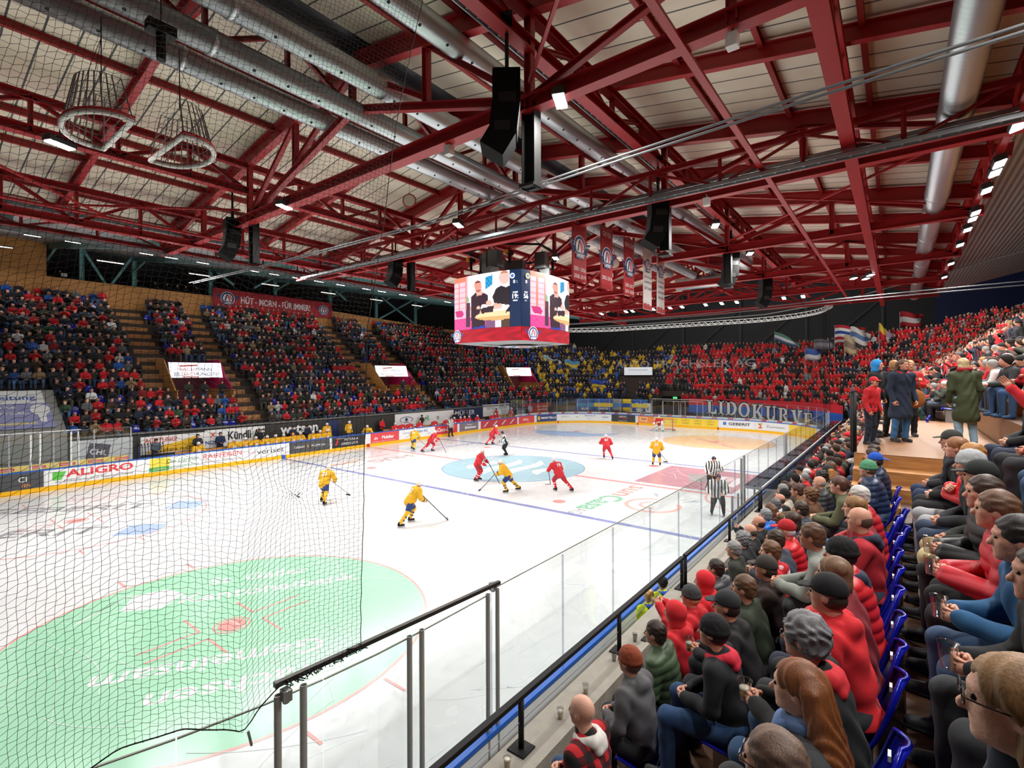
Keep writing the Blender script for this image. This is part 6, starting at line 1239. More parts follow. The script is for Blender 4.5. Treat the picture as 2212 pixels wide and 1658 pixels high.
def seat_mesh():
    mb = MB(); prof = [(.20,.43),(.19,.455),(.1,.44),(-.05,.425),(-.15,.44),(-.21,.50),(-.25,.60),(-.29,.72),(-.32,.83),(-.345,.87)]; nu = 10; th = .016; grid = []
    for side in (0,1):
        for j, (y, z) in enumerate(prof):
            t_ = j/(len(prof)-1); wv = .215 if t_ < .55 else .215*math.sqrt(max(.1, 1-((t_-.55)/.47)**2.6))
            for i in range(nu+1):
                u = i/nu*2-1; e = abs(u)**4; grid.append((u*wv, y+(.035*u*u if t_ > .45 else 0)-(th if side and t_ > .4 else 0), z+(.018*e if t_ <= .45 else 0)-(th if side and t_ <= .4 else 0)))
    k = (nu+1)*len(prof); fs_ = []
    for j in range(len(prof)-1):
        for i in range(nu): a = j*(nu+1)+i; fs_ += [(a,a+nu+1,a+nu+2,a+1), (k+a,k+a+1,k+a+nu+2,k+a+nu+1)]
    mb.add(grid, fs_); ed = [i for i in range(nu+1)]+[j*(nu+1)+nu for j in range(1, len(prof))]+[(len(prof)-1)*(nu+1)+i for i in range(nu-1, -1, -1)]+[j*(nu+1) for j in range(len(prof)-2, 0, -1)]
    mb.f += [(ed[i], ed[(i+1) % len(ed)], k+ed[(i+1) % len(ed)], k+ed[i]) for i in range(len(ed))]; mb.m += [0]*len(ed); rim = MB(); rim.tube([grid[i] for i in ed]+[grid[ed[0]]], .013, 6); return mb, rim
sm, rm = seat_mesh(); seat0 = thing('stadium_seat', (0,0,-5), 'x', 'seat'); obj('shell', sm, SEATB, seat0, True); obj('rolled_rim', rm, SEATB, seat0, True)
mb = MB(); mb.b2((-.16,-.16,.0),(-.13,.12,.42)); mb.b2((.13,-.16,.0),(.16,.12,.42)); obj('bracket', mb, GALV, seat0); mb = MB(); mb.b2((-.03,-.27,.76),(.03,-.255,.79)); obj('number_tag', mb, WHITE, seat0)
def add_seat(loc, rz, label, group): c = copy_tree(seat0); c.location = loc; c.rotation_euler = (0,0,rz); c['label'] = label; c['group'] = group; return c
# stair block with landing at the right
t = thing('landing_stairs', (-13.9,-18.75,0), 'wooden steps with a landing where spectators stand at the right', 'stairs')
zt = 4.35
mb = MB(); mb.b2((.0,-2.3,2.2),(9,.0,zt)); b_ = obj('landing', mb, TW, t); mb = MB(); mb.b2((0,-2.3,zt),(9,0,zt+.02)); obj('landing_boards', mb, mat('landing_top', '#8a6240', .55, var=.15, vscale=4), t)
for k in range(3): mb = MB(); mb.b2((-.42*(k+1),-2.3,2.2),(-.42*k,0,zt-.22*(k+1))); obj('step', mb, TW, t)
rail([(-13.8,-18.75,zt),(-13.75,-18.72,zt)], 1.15, 'black post at the front corner of the landing', mids=0, r=.04)
t = thing('stair_side_wall', (-10.5,-21.2,0), 'sloping timber and magenta side wall with black handrail at the right edge', 'wall'); mb = MB(); mb.add([(0,0,4.6),(6,-3.2,7.4),(6,-3.2,8.0),(0,0,5.25),(0,-.12,4.6),(6,-3.32,7.4),(6,-3.32,8.0),(0,-.12,5.25)], [(0,1,2,3),(4,7,6,5),(3,2,6,7),(0,3,7,4)]); obj('timber_band', mb, WOOD, t)
mb = MB(); mb.add([(0,.02,4.75),(6,-3.18,7.5),(6,-3.18,7.75),(0,.02,5.05)], [(0,1,2,3)]); obj('magenta_band', mb, mat('magenta_wall', '#b0144e', .5), t); mb = MB(); mb.tube([(0,0,4.4),(0,0,5.9),(6,-3.2,8.7)], .03, 6); obj('handrail', mb, BLK, t)
# ---------------- spectators: front rows on the near side, one by one ----------------
def nz(r): return rowz(r)-.11
def NX(r): return -17.4-.83*r
RN = ['front row','second row','third row','fourth row','fifth row','sixth row']
# (row, x, label, pose, jacket, style, trousers, hair, haircolour, skin, extras)
NP_ = [
 (0,-21.72,'bald man in a red and black checked jacket with white fleece collar, front row','lap','#222222',0,'#2f4a6e',None,'#222222',3,dict(jm=PLAID,collar='#d8d5cf')),
 (0,-20.82,'man in a rust brown beanie and grey hooded sweatshirt, front row','lap','#5d5c5f',2,'#26282c','short','#5a4030',0,dict(hat=('beanie','#8a3f22'))),
 (0,-20.15,'dark haired man in a green quilted jacket, front row beside a cola cup','lap','#3f5138',1,'#22262e','short','#2b1d15',0,{}),
 (0,-19.62,'person with a bright red hood pulled up, behind the green quilted jacket','lap','#c8202a',2,'#26282c',None,'#222222',0,dict(hat=('hood','#cf222b'))),
 (0,-19.05,'person in a dark grey beanie and red jacket raising a hand to the mouth','phone','#c01f28',2,'#2c3448','short','#c9a470',0,dict(hat=('beanie','#3e4142'))),
 (0,-18.5,'person with red hood up over a red cap, front row','lap','#cb1f28',2,'#2b2b30',None,'#222222',0,dict(hat=('hood','#d3202a'))),
 (0,-17.95,'dark haired man in a dark grey puffer jacket, front row','lap','#3a3c40',1,'#26282c','short','#2a1e17',0,{}),
 (0,-16.95,'grey haired man in a black and olive coat, front row','lap','#2c2f28',0,'#3a3c3e','short','#8d8d8c',1,{}),
 (0,-16.4,'person with curly grey hair in a dark coat, front row','lap','#1e2024',0,'#2c3448','curly','#7d7f80',0,{}),
 (0,-15.85,'man with shaved head in a black jacket, front row near the double rail post','lap','#17181b',0,'#2c3448','thin','#6b5a50',1,{}),
 (0,-15.25,'man in black holding up a phone to film over the rail','phone','#16171a',0,'#26282c','thin','#4a3426',0,{}),
 (0,-14.6,'grey haired man in a bright blue puffer jacket, front row','lap','#1763c4',1,'#2c3448','short','#85878a',1,{}),
 (0,-14.1,'woman with long brown hair, front row beside the blue puffer jacket','lap','#2a2420',0,'#2c3448','long','#5a3620',3,{}),
 (0,-13.6,'grey haired man with a white, red and blue scarf, front row','lap','#1a1b1e',0,'#2c3448','short','#5f6062',0,dict(scarf='#d6d6dc')),
 (0,-13.1,'man with shaved head in a black hooded jacket, front row farther off','lap','#1b1b1d',2,'#26282c','thin','#5d4a40',0,{}),
 (0,-12.5,'person in a black knitted beanie and cream coat, front row','lap','#b9b2a2',0,'#3a3c3e','short','#333333',0,dict(hat=('beanie','#141416'))),
 (1,-21.0,'man in a black beanie and black jacket with red and white hood, second row','lap','#15171c',0,'#27466f','short','#222222',1,dict(hat=('beanie','#17161a'),collar='#c9243a')),
 (1,-20.4,'bearded man in a charcoal cap and black hood with maroon sleeves, second row','cup','#1c191c',2,'#26282c','short','#2a1d16',0,dict(hat=('cap','#2a2d31'))),
 (1,-19.95,'man with brown hair in a dark green fleece, second row','lap','#26301f',0,'#3a3c3e','short','#5c4029',0,{}),
 (1,-19.3,'man in a dark brown cap and brown jacket, second row','fold','#33241f',2,'#26282c','short','#3a2a20',2,dict(hat=('cap','#3c3531'))),
 (1,-18.65,'man with brown hair in a red jacket with pink collar, second row','lap','#c42029',2,'#2c3448','short','#6b4a30',3,dict(collar='#e0b8bc')),
 (1,-18.15,'bearded man with dark brown hair in a slate blue jacket, second row','cup','#39414e',0,'#26282c','short','#3a2a1f',0,{}),
 (1,-17.6,'white haired man in a red cap and red puffer jacket, second row','lap','#c91f26',1,'#3a3c3e','short','#c9c5bf',1,dict(hat=('cap','#b51f26'))),
 (1,-17.1,'woman with brown hair and grey hood over a navy jacket, second row','lap','#23283a',2,'#2c3448','bob','#3a271c',3,{}),
 (1,-16.35,'dark haired man in a grey and petrol blue outdoor jacket, second row','lap','#3a4750',2,'#2c3448','short','#3a281c',0,{}),
 (1,-15.2,'man with curly brown hair in a brown jacket, second row','lap','#5a3a22',0,'#26282c','curly','#6a4526',0,{}),
 (1,-14.6,'man leaning forward in an olive brown coat, second row','knees','#6b5636',0,'#3a3c3e','short','#4a2e22',0,{}),
 (1,-13.9,'man with cropped grey hair in a charcoal puffer jacket, second row','lap','#33353a',1,'#2c3448','thin','#9a938a',1,{}),
 (1,-13.2,'curly dark haired man in an olive green puffer jacket holding a beer, second row','cup','#3e4a2a',1,'#3f6288','curly','#241c18',2,{}),
 (1,-12.5,'woman with long blond hair in a black leather jacket and patterned beanie','lap','#17181a',0,'#2c3448','long','#a8743e',3,dict(hat=('beanie','#26282a'))),
 (1,-11.9,'bearded man with brown hair in a grey quilted jacket, second row','lap','#5a4f52',1,'#2f5a86','short','#6a4a32',1,{}),
 (2,-23.15,'man with cropped grey brown hair and spectacles at the bottom edge, third row','lap','#8d8f8c',2,'#2c3448','short','#6a5244',1,dict(glasses=True)),
 (2,-22.55,'woman with long wavy auburn hair and pale blue scarf, third row','lap','#3a3c3e',0,'#3a3c3e','long','#7a4520',3,dict(scarf='#6f8fc4')),
 (2,-22.02,'man with curly grey hair, spectacles and red hood over a black jacket, third row','cup','#17181a',0,'#2c4a70','curly','#77767a',0,dict(glasses=True,collar='#c9222c')),
 (2,-21.3,'man in a black and grey mesh cap and bright red hooded sweatshirt, third row','lap','#cf1f27',2,'#26282c','short','#3a2a1f',1,dict(hat=('cap','#17181a'))),
 (2,-20.85,'person with light brown hair and a maroon jacket beside the mesh cap','lap','#7a1f28',0,'#2c3448','bob','#7a5a42',3,{}),
 (2,-20.3,'man in a black beanie and red puffer jacket with navy hood, third row','lap','#c21f28',1,'#d8d5ce','short','#222222',0,dict(hat=('beanie','#121214'),collar='#1c2842')),
 (2,-19.7,'brown haired person leaning forward, third row','knees','#8a8f88',0,'#3a3c3e','short','#5c3f2c',2,{}),
 (2,-19.1,'bald man in a dark red jacket with navy collar, third row','fold','#a81d28',0,'#2c3448','thin','#5d4a40',1,dict(collar='#1c2238')),
 (2,-18.5,'woman with a grey headband and brown hair in a dusty red jacket, third row','lap','#8d2f36',0,'#3f6288','bob','#8a6338',3,dict(hat=('band','#3a3d3f'))),
 (2,-17.85,'white haired man in a red puffer waistcoat with black shoulders, third row','lap','#b01c26',1,'#3f6288','short','#c6c3be',0,{}),
 (2,-16.9,'woman with brown hair and a pink hair tie in an olive coat, third row','knees','#565a3e',0,'#3a3c3e','tail','#5a3a2c',3,{}),
 (2,-15.6,'man in a mint green beanie and navy puffer jacket, third row','lap','#1f304e',1,'#3f6288','short','#6b4a30',1,dict(hat=('beanie','#4f8f6a'))),
 (2,-14.7,'man wearing a royal blue cap backwards and a navy jacket, third row','fold','#1c2a44',1,'#2c3448','short','#222222',2,dict(hat=('capback','#1a50b8'),glasses=True)),
 (2,-14.0,'bearded man in an olive grey jacket looking at the ice, third row','lap','#56594a',0,'#3a3c3e','short','#3a281e',1,{}),
 (2,-13.35,'man in a navy parka with fur trimmed hood, third row','lap','#1d2538',2,'#26282c','short','#2e2018',0,dict(collar='#c9b58a')),
 (3,-23.42,'woman with long light brown hair and black spectacles in the bottom right corner','lap','#1c2536',0,'#5c8ab8','bob','#8a6844',3,dict(glasses=True)),
 (3,-22.1,'person in a black jacket lifting a plastic cup at the right edge','cup','#151618',0,'#35383c','short','#2e2018',0,{}),
 (3,-21.5,'dark haired man in a blue fleece jacket with an orange wristband at the right edge','cup','#215580',0,'#3a5274','short','#1e1714',1,{}),
 (3,-20.8,'man in bright red puffer jacket with a round emblem on his sleeve, holding a cup','cup','#c4182a',1,'#1a1b1e','short','#6a4c38',1,{}),
 (3,-20.15,'person in a black padded jacket holding a cup with both hands','cup','#17181a',1,'#1e2024','short','#40302a',1,{}),
 (3,-19.5,'person in a large black cap with pale stripes, fourth row','lap','#22251f',0,'#c2b183','short','#332720',0,dict(hat=('cap','#202423'))),
 (3,-18.75,'person in a ribbed light grey beanie at the right edge, fourth row','lap','#2a2c30',0,'#2c3a52','short','#332720',0,dict(hat=('beanie','#a8abae'))),
 (3,-18.1,'man with reddish blond hair in a red jacket and spectacles, fourth row','fold','#d01f28',1,'#9a9da0','short','#a8743e',1,dict(glasses=True)),
 (3,-17.4,'woman with auburn ponytail and dark patterned scarf, fourth row','lap','#16171a',0,'#1b1c20','tail','#8a5a34',3,dict(scarf='#2c3038')),
 (3,-16.6,'man in a dark grey cap and red hood, fourth row','lap','#2a2b2e',0,'#22304e','short','#4a3628',0,dict(hat=('cap','#33322f'),collar='#c9222c')),
 (4,-18.9,'bearded man in an olive green ribbed beanie, fifth row at the right edge','lap','#17181a',0,'#33506e','short','#4a3a2e',0,dict(hat=('beanie','#39422a'))),
 (4,-17.6,'person in a red sleeved black waistcoat pointing up with one arm','point','#c01f28',0,'#26282c','short','#2a1d17',2,dict(collar='#1a1b1e')),
 (4,-16.7,'person with dark cropped hair in a black jacket, fifth row','lap','#1b1c1f',0,'#2c3448','short','#231b17',1,{}),
]
for row, x, lab, pose, jc, st, tr, hair, hc, sk, ex in NP_:
    t = person((x, NX(row)+(.30 if 'bottom right corner' in lab else 0)-(.10 if row == 3 else 0)+(-.12 if pose != 'knees' else -.02), nz(row)), rng.uniform(-.12,.18), lab, pose, jc, st, tr, hair, hc, sk, name='person', scale=1.05, **ex)
    if row <= 4: add_seat((x, NX(row)-(.04 if row == 2 else .12), nz(row)), 0, 'blue plastic stadium seat under the '+RN[row]+' of the near grandstand', 'blue seats of the near grandstand')
    if 'emblem on his sleeve' in lab: emblem(plane_M((.335,.10,.92), (.1,1,0), (0,.1,1)), .085, t)
    if pose == 'cup':
        K = hr('K', pose); w = (K['wrl']+K['wrr'])/2+V3(0,.085,-.03); p = t.matrix_basis @ Vector(w) if False else Matrix.Translation(t.location) @ Matrix.Rotation(t.rotation_euler.z, 4, 'Z') @ Vector(w*1.05)
        cup(p, 'clear plastic cup held by the '+' '.join(lab.split()[:9]).rstrip(','), 'beer' if row < 3 else None, .5)
    if lab.startswith('man in black holding'): K = hr('K', pose); w = K['wrl']; p = Matrix.Translation(t.location) @ Vector(((K['wrl']+K['wrr'])/2+V3(0,.07,.06))*1.05); m_ = thing('phone', p, 'black phone held up over the rail to film', 'phone'); mb = MB(); mb.box((0,0,0),(.075,.01,.15)); obj('case', mb, BLK, m_); mb = MB(); mb.box((0,-.006,0),(.067,.002,.13)); obj('screen', mb, mat('phone_glow', '#34506a', emit=.5), m_)
for x in (-19.1,-18.7,-18.0): pass
# cups and phone on the concrete ledge
for x, y, l, fl, lv in ((-21.23,-16.2,'beer cup on the ledge nearest the bottom edge','beer',.75),(-20.25,-16.23,'beer cup on the ledge left of the bald man','beer',.62),(-19.66,-16.24,'beer cup on the ledge in front of the rust brown beanie','beer',.5),(-18.77,-16.2,'cup of cola on the ledge behind the rust brown beanie','cola',.7),(-18.1,-16.22,'cup of cola on the ledge beside a black phone','cola',.8)): cup((x,y,1.78), l, fl, lv, group='drinks standing on the ledge')
mb = MB(); mb.box((-17.95,-16.32,1.79),(.16,.08,.012)); tag(obj('phone', mb, BLK), 'black phone lying on the concrete ledge beside a cup', 'phone')
# two stewards below the ledge
for x, l, hc, hat, hr_ in ((-16.3,'steward with blond ponytail in a yellow and blue hi-vis jacket below the ledge','#c9a060',None,'tail'),(-15.6,'steward in a dark beanie and yellow and blue hi-vis jacket below the ledge','#222222',('beanie','#1d1e20'),'short')):
    person((x,-15.75,.05), -.6, l, 's_side', '#c9e021', 0, '#20242c', hr_, hc, 0, name='person', hat=hat, collar='#1f4fae')
# people standing on the landing
zl = 4.37
for x, y, rz, l, pose, jc, st, tr, hair, hc, ex in (
 (-11.5,-19.45,2.2,'woman with long brown hair in a navy coat with red hood on the landing','s_side','#1e2a3e',3,'#3a6ea0','long','#5a402c',dict(collar='#c9222c')),
 (-10.6,-19.3,-2.0,'man with spectacles and short fair hair bending over on the landing','s_lap','#1b1e24',0,'#1e2024','short','#a8743e',dict(glasses=True)),
 (-10.2,-19.6,1.9,'woman with straight blond hair in a red jacket and navy puffer on the landing','s_fold','#c01f28',0,'#15161a','bob','#b89460',{}),
 (-11.6,-20.5,-1.2,'woman with blond hair in an olive parka and red scarf on the landing','s_side','#3a4228',3,'#8fb0c8','bob','#c4ad84',dict(scarf='#a01c24')),
 (-10.9,-18.95,2.8,'person in a black jacket and blue hood behind the navy coat','s_side','#17181c',0,'#26282c',None,'#222222',dict(hat=('hood','#2a8ad0'))),
 (-12.4,-18.95,2.6,'child in a red and white jersey and red cap at the landing post','s_side','#c01f28',0,'#1c2436','short','#2a1d17',dict(hat=('cap','#c8202a'))),
 (-9.3,-22.6,.9,'man in black climbing the steps at the right edge','s_side','#141416',1,'#1c1d20','short','#4a3628',{}),
 (-7.6,-23.0,.8,'man in a navy jacket climbing the steps at the upper right','s_side','#22304e',0,'#1c1d20','short','#2a1d17',{})):
    person((x,y,zl if y > -22 else 5.35), rz, l, pose, jc, st, tr, hair, hc, 0, name='person', scale=1.02 if 'child' not in l else .8, **ex)
t = thing('shoulder_bag', (-11.2,-19.72,5.3), 'tan leather bag on the shoulder of the woman in the navy coat', 'bag'); S = SDF(); S.ell((0,0,0),(.09,.17,.2),0,.02); obj_ = link('bag_body', to_mesh('bag_body', S.mesh(.012, fold_warp(.004,30)), [cloth('#a0622c')]), t); mb = MB(); mb.tube([(0,-.1,.15),(-.05,-.02,.5),(-.1,.1,.55),(-.02,.12,.15)], .012, 6); obj('strap', mb, cloth('#a0622c'), t)
# ---------------- the big crowd ----------------
fw2 = V3(math.cos(math.radians(YAW)), math.sin(math.radians(YAW)), 0); rt2 = V3(math.sin(math.radians(YAW)), -math.cos(math.radians(YAW)), 0); C0 = V3(-25.28,-19.40,5.843)
def pix(p):
    d = V3(*p)-C0; z = d@fw2
    return None if z < .5 else (1106+1080.4*(d@rt2)/z, 810-1080.4*d[2]/z, z)
def pick(w): k = rng.random()*sum(v for _, v in w); 
PAL = {'far': [('black','#141519',22),('charcoal','#2b2d31',12),('navy','#1a2136',12),('red','#b3141e',24),('dark red','#7d141c',5),('olive','#33372a',7),('brown','#3c2a20',6),('grey','#5a5d60',5),('blue','#1d4f9a',3),('white','#c2c2c0',2),('green','#27472f',2),('beige','#8a7555',2)],
 'yellow': [('black','#111318',34),('yellow','#c9a516',26),('navy','#161f3c',18),('blue','#1c4c96',8),('charcoal','#2b2d31',8),('olive','#33372a',4),('white','#b9b9b4',2)],
 'red': [('red','#c4141f',44),('dark red','#8a121b',12),('black','#141418',22),('navy','#1a2136',9),('white','#c9c6c6',3),('charcoal','#2b2d31',6),('grey','#6a6c70',2)]}
HATS = [('',None,70),('dark beanie','#17181b',8),('red cap','#b3141e',6),('grey beanie','#6a6c6e',4),('black cap','#151518',6),('white hat','#c9c9c6',3)]
HAIRC = [('brown','#3b281c',35),('dark','#1c1512',35),('fair','#9a7748',10),('grey','#8a8a88',14),('','#5a3c26',6)]
TRC = ['#20304a','#1a1b1f','#2f4a6e','#26282c','#3c3c3a','#4a6a90','#5a5244']
def wsel(L):
    k = rng.random()*sum(e[-1] for e in L)
    for e in L:
        k -= e[-1]
        if k <= 0: return e
    return L[-1]
SEATP = ['lap','knees','fold','clap']; STP = ['s_side','s_clap','s_up','s_fold','s_lap']
people = []; empties = []
explicit_x = {}
for r_, x_, *_ in NP_: explicit_x.setdefault(r_, []).append(x_)
def blocked(s, n):
    x = s-27 if s <= 49 else None
    if x is not None:
        for a, b, n0, n1, _ in AIS:
            if a-.2 < x < b+.2 and n >= n0: return True
        for a, b in VOM[:2]:
            if a-.3 < x < b+.3 and 3 <= n < 8: return True
        if x < -18.2 and n < 5: return True
    if 51.8 < s < 55.8 and 3 <= n < 8: return True
    if S_END+1.8 < s < S_END+5.3 and n < 3: return True
    if S_END-2.2 < s < S_END-.6 and n < 5: return True
    if 64.4 < s < 68.2 and 2 < n < 6: return True
    return False
for n in range(16):
    d = n*.83; s = 1.0
    while s < S_LAST:
        R = 12+d; curved = 49 <= s < S_END or S_NC <= s < S_NEAR; step = .52*12/R if curved else .52
        x = None; sec = 'far' if s < 55.5 else ('yellow' if s < S_END+1.2 else ('red' if s < S_NEAR+ (14 if n < 4 else 20) else 'near'))
        if sec == 'near': x = 22-(s-S_NEAR)
        if sec in ('yellow','red') and not (S_NEAR < s and n < 4): step *= .86
        s += step*rng.uniform(.94,1.08)
        if s < 49 and n > 13 and False: continue
        if blocked(s, n) or n > nmax(s): continue
        if s >= S_LAST: break
        seated = sec in ('far','near') or (S_NEAR-2 < s and n < 4)
        if sec == 'red' and S_NEAR-2 < s and n < 4: sec = 'far'
        if x is not None:
            if x < -16.3 and n >= 5: continue
            if x < -11.6 and n == 0 or n in (1,2) and x < (-11.4 if n == 1 else -12.9) or n in (3,4) and x < -14.2 and True: continue
            if -13.9 < x < -4.9 and n in (2,3,4): 
                if n != 2: continue
            if n >= 3 and x < -12: continue
        if s < 49 and rowz(n)+.9 > (13.3 if s-27 < 5 else 12.9): pass
        p = spt(s, d+rng.uniform(-.05,.05), rowz(n)-(.11 if s > S_NC else 0)); px_ = pix((p[0],p[1],p[2]+1.0))
        if px_ is None or not (-25 < px_[0] < 2240 and px_[1] < 1690): continue
        if rng.random() < (.085 if seated else .02): 
            if seated: empties.append((px_[2], s, n, p))
            continue
        q = spt(s+.05, d); tx, ty = q[0]-p[0], q[1]-p[1]; head = math.atan2(-tx, ty) if True else 0
        # facing the ice: inward normal
        q2 = spt(s, d-1); rz = math.atan2(q2[1]-p[1], q2[0]-p[0])-PI/2+rng.gauss(0,.18)
        pose = rng.choice(SEATP if seated else STP)
        if not seated and sec == 'red' and rng.random() < .5: pose = 's_side'
        cn, cc, _ = wsel(PAL['yellow' if sec == 'yellow' else ('red' if sec == 'red' and not seated else 'far')])
        people.append((px_[2], s, n, p, rz, pose, cn, cc, wsel(HATS), wsel(HAIRC), rng.choice(TRC), rng.randrange(4), sec, px_[0]))
people.sort(key=lambda e: e[0])
def lr(kind, pose, style='short'):
    key = ('lr', kind, pose, style)
    if key in _cache: return _cache[key]
    stand = pose.startswith('s_'); pz = pose[2:] if stand else pose; K = skeleton(pz, stand, POSES.get(pz, .12), .15); h = .026; S = SDF()
    if kind == 'body': head_sdf(S, K, fine=False); S.ell(K['head']+V3(0,.095,-.02),(.016,.02,.025),1,.02); [S.cap(K['wr'+n], K['wr'+n]+(K['wr'+n]-K['el'+n])*.3, .032, .03, 0, .02) for n in 'lr']; torso(S, K, -.04, 1); limbs(S, K, -.022, (1,1,1), .95)
    elif kind == 'jacket': torso(S, K, .03, 2, 1.03, .05); limbs(S, K, .02, (2,3,1), 1, legs=False); S.cap(K['neck']+V3(0,-.03,0), K['neck']+V3(0,.0,.02), .08, .07, 2, .03)
    elif kind == 'trousers': torso(S, K, .01, 3, .98); S.p = [S.p[0]]; limbs(S, K, .014, (2,3,1), 1, arms=False); [S.cap(K['an'+n]+V3(0,-.03,-.04), K['an'+n]+V3(0,.14,-.05), .045, .04, 3, .02) for n in 'lr']
    elif kind == 'hair':
        H = K['head']; S.ell(H+V3(0,-.018,.036), (.099,.114,.108), 0, .01)
        if style == 'hair': S.ell(H+V3(0,-.05,-.03), (.08,.06,.07), 0, .03); S.cut(H+V3(0,.115,-.035), (.085,.08,.10), .012)
        elif style == 'longhair': S.ell(H+V3(0,-.06,-.12), (.10,.07,.15), 0, .03); S.cut(H+V3(0,.115,-.035), (.075,.08,.10), .012)
        else: S.cut(H+V3(0,.05,-.075), (.17,.19,.09), .012)
        if style == 'cap': S.ell(H+V3(0,.115,.03), (.07,.07,.014), 0, .012)
    m = to_mesh(kind, S.mesh(h), [SKIN[0]]); _cache[key] = m; return m
n_exp = len([o for o in D.objects if o.get('category') == 'person' and o.parent is None])
N_IND = 300-n_exp-2-40
ORD = lambda k: str(k)+('th' if 10 <= k % 100 <= 20 else {1:'st',2:'nd',3:'rd'}.get(k % 10, 'th'))
GN = {'far':('far grandstand','from the left edge'),'near':('near grandstand','from the front'),'yellow':('yellow clad block',''),'red':('red clad block','')}
ind = people[:max(N_IND, 0)]; rest = people[max(N_IND, 0):]
order = {}
for e in sorted(ind, key=lambda e: e[13]): k = (e[12], e[1] > 100, e[2]); order.setdefault(k, []).append(id(e))
for e in ind:
    z, s, n, p, rz, pose, cn, cc, hat, hrc, trc, sk, sec, u = e; k = (sec, s > 100, n); i = order[k].index(id(e))+1; far = s < 100
    lg = not hat[0] and rng.random() < .22
    lab = 'person in '+cn+' jacket'+(' and '+hat[0] if hat[0] else (', '+hrc[0]+' hair' if hrc[0] else ''))+', '+ORD(i)+(' from left' if far else ' nearest')+', row '+str(n+1)+(', far grandstand' if far else ', near grandstand')
    t = thing('person', p, lab, 'person', 'spectators of the '+('far' if far else 'near')+' grandstand', rz); t.scale = (rng.uniform(.94,1.04),)*3
    for kd, m_, st in (('body',SKIN[sk],''),('jacket',mat('lr_'+cc, cc, .85, var=.12, vscale=9),''),('trousers',mat('lr_'+trc, trc, .85),''),('hair',mat('lr_'+(hat[1] or hrc[1]), hat[1] or hrc[1], .85), 'cap' if 'cap' in hat[0] else ('beanie' if hat[0] else ('longhair' if lg else 'hair')))):
        o = link('beanie' if st == 'beanie' else ('cap' if st == 'cap' else kd), lr(kd, pose, st or 'short'), t); oslot(o, m_)
# crowd too far to count: one object
def crowd_proto(pose, h=.058):
    stand = pose.startswith('s_'); pz = pose[2:] if stand else pose; K = skeleton(pz, stand, POSES.get(pz, .12), .15); S = SDF()
    head_sdf(S, K, 1, False, .016); S.ell(K['head']+V3(0,-.036,.055), (.10,.106,.096), 4, .02); torso(S, K, .035, 2, 1.05, .05); limbs(S, K, .022, (2,3,1), 1.05)
    for n in 'lr': S.cap(K['wr'+n], K['wr'+n]+(K['wr'+n]-K['el'+n])*.35, .045, .045, 1, .02)
    return S.mesh(h, parts=True)
PR = {p: crowd_proto(p) for p in SEATP+STP}; PR2 = {p: crowd_proto(p, .085) for p in SEATP+STP}
VV, FF, CC = [], [], []; off = 0; skc = [np.array(lin(c)) for c in ('#c98f76','#b97f66','#dba78f','#a9765c')]
for e in rest:
    z, s, n, p, rz, pose, cn, cc, hat, hrc, trc, sk, sec, u = e; V, F, T = (PR if z < 48 else PR2)[pose]; c, si = math.cos(rz), math.sin(rz); k = rng.uniform(.93,1.05)
    W = np.stack([V[:,0]*c-V[:,1]*si, V[:,0]*si+V[:,1]*c, V[:,2]], 1)*k+np.array(p); lut = np.zeros((5,3)); br = rng.uniform(.7,1.35)
    lut[0] = lut[1] = skc[sk]; lut[2] = np.array(lin(cc))*br; lut[3] = np.array(lin(trc))*rng.uniform(.7,1.2); lut[4] = np.array(lin(hat[1] or hrc[1]))
    VV.append(W); FF.append(F+off); CC.append(lut[T]); off += len(V)
me = npmesh('crowd', np.concatenate(VV), np.concatenate(FF), [attr_mat('crowd_cloth', .85)], True, np.concatenate(CC)); cr = link('crowd', me); tag(cr, 'dense crowd of small distant spectators filling the stands', 'crowd', None, 'stuff')
print('PEOPLE', len(people), 'explicit', n_exp, 'indiv', len(ind), 'crowd faces', len(me.polygons))
empties.sort(key=lambda e: e[0])
for z, s, n, p in empties[:210]:
    q2 = spt(s, n*.83-1); rz = math.atan2(q2[1]-p[1], q2[0]-p[0])-PI/2
    add_seat(p, rz, 'empty blue stadium seat with folded backrest in the '+('far' if s < 100 else 'near')+' grandstand', 'empty blue seats of the '+('far' if s < 100 else 'near')+' grandstand')
for k, x in enumerate(np.arange(-23.9, -13.2, .5)):     # the seat row right of the third row spectators
    if all(abs(x-xx) > .33 for xx in explicit_x[2]): add_seat((x, NX(2)-.12, nz(2)), 0, 'blue plastic stadium seat under the third row of the near grandstand', 'blue seats of the near grandstand')
D.objects.remove(seat0.children[0]); [D.objects.remove(c) for c in list(seat0.children)]; D.objects.remove(seat0)
# ---- gallery guests ----
for i, x in enumerate((-19.5,-17.9,-17.2,-15.9,-10.9,-9.6,-8.7,-7.9,-7.2,-6.3,-3.2,3.4,4.6,5.6,6.4)):
    t = thing('person', (x,32.3,12.4), 'dim figure sitting at the gallery above the timber parapet, '+ORD(i+1)+' from the left', 'person', 'guests on the gallery', PI)
    for kd, m_, st in (('body',SKIN[i % 4],''),('jacket',mat('lr_#2b2d31','#2b2d31',.85),''),('trousers',mat('lr_#1a1b1f','#1a1b1f',.85),''),('hair',mat('lr_#3b281c','#3b281c',.85),'hair')): o = link(kd, lr(kd, 's_side', st or 'short'), t); oslot(o, m_)
for i, x in enumerate((-17.6,-15.8)):
    t = thing('laptop', (x,31.4,13.55), 'open laptop on the gallery desk, '+['left','right'][i]+' one', 'laptop'); mb = MB(); mb.box((0,.12,0),(.36,.25,.02)); obj('keyboard', mb, ALU, t); mb = MB(); mb.box((0,0,.12),(.36,.02,.24)); obj('lid', mb, WHITE, t)
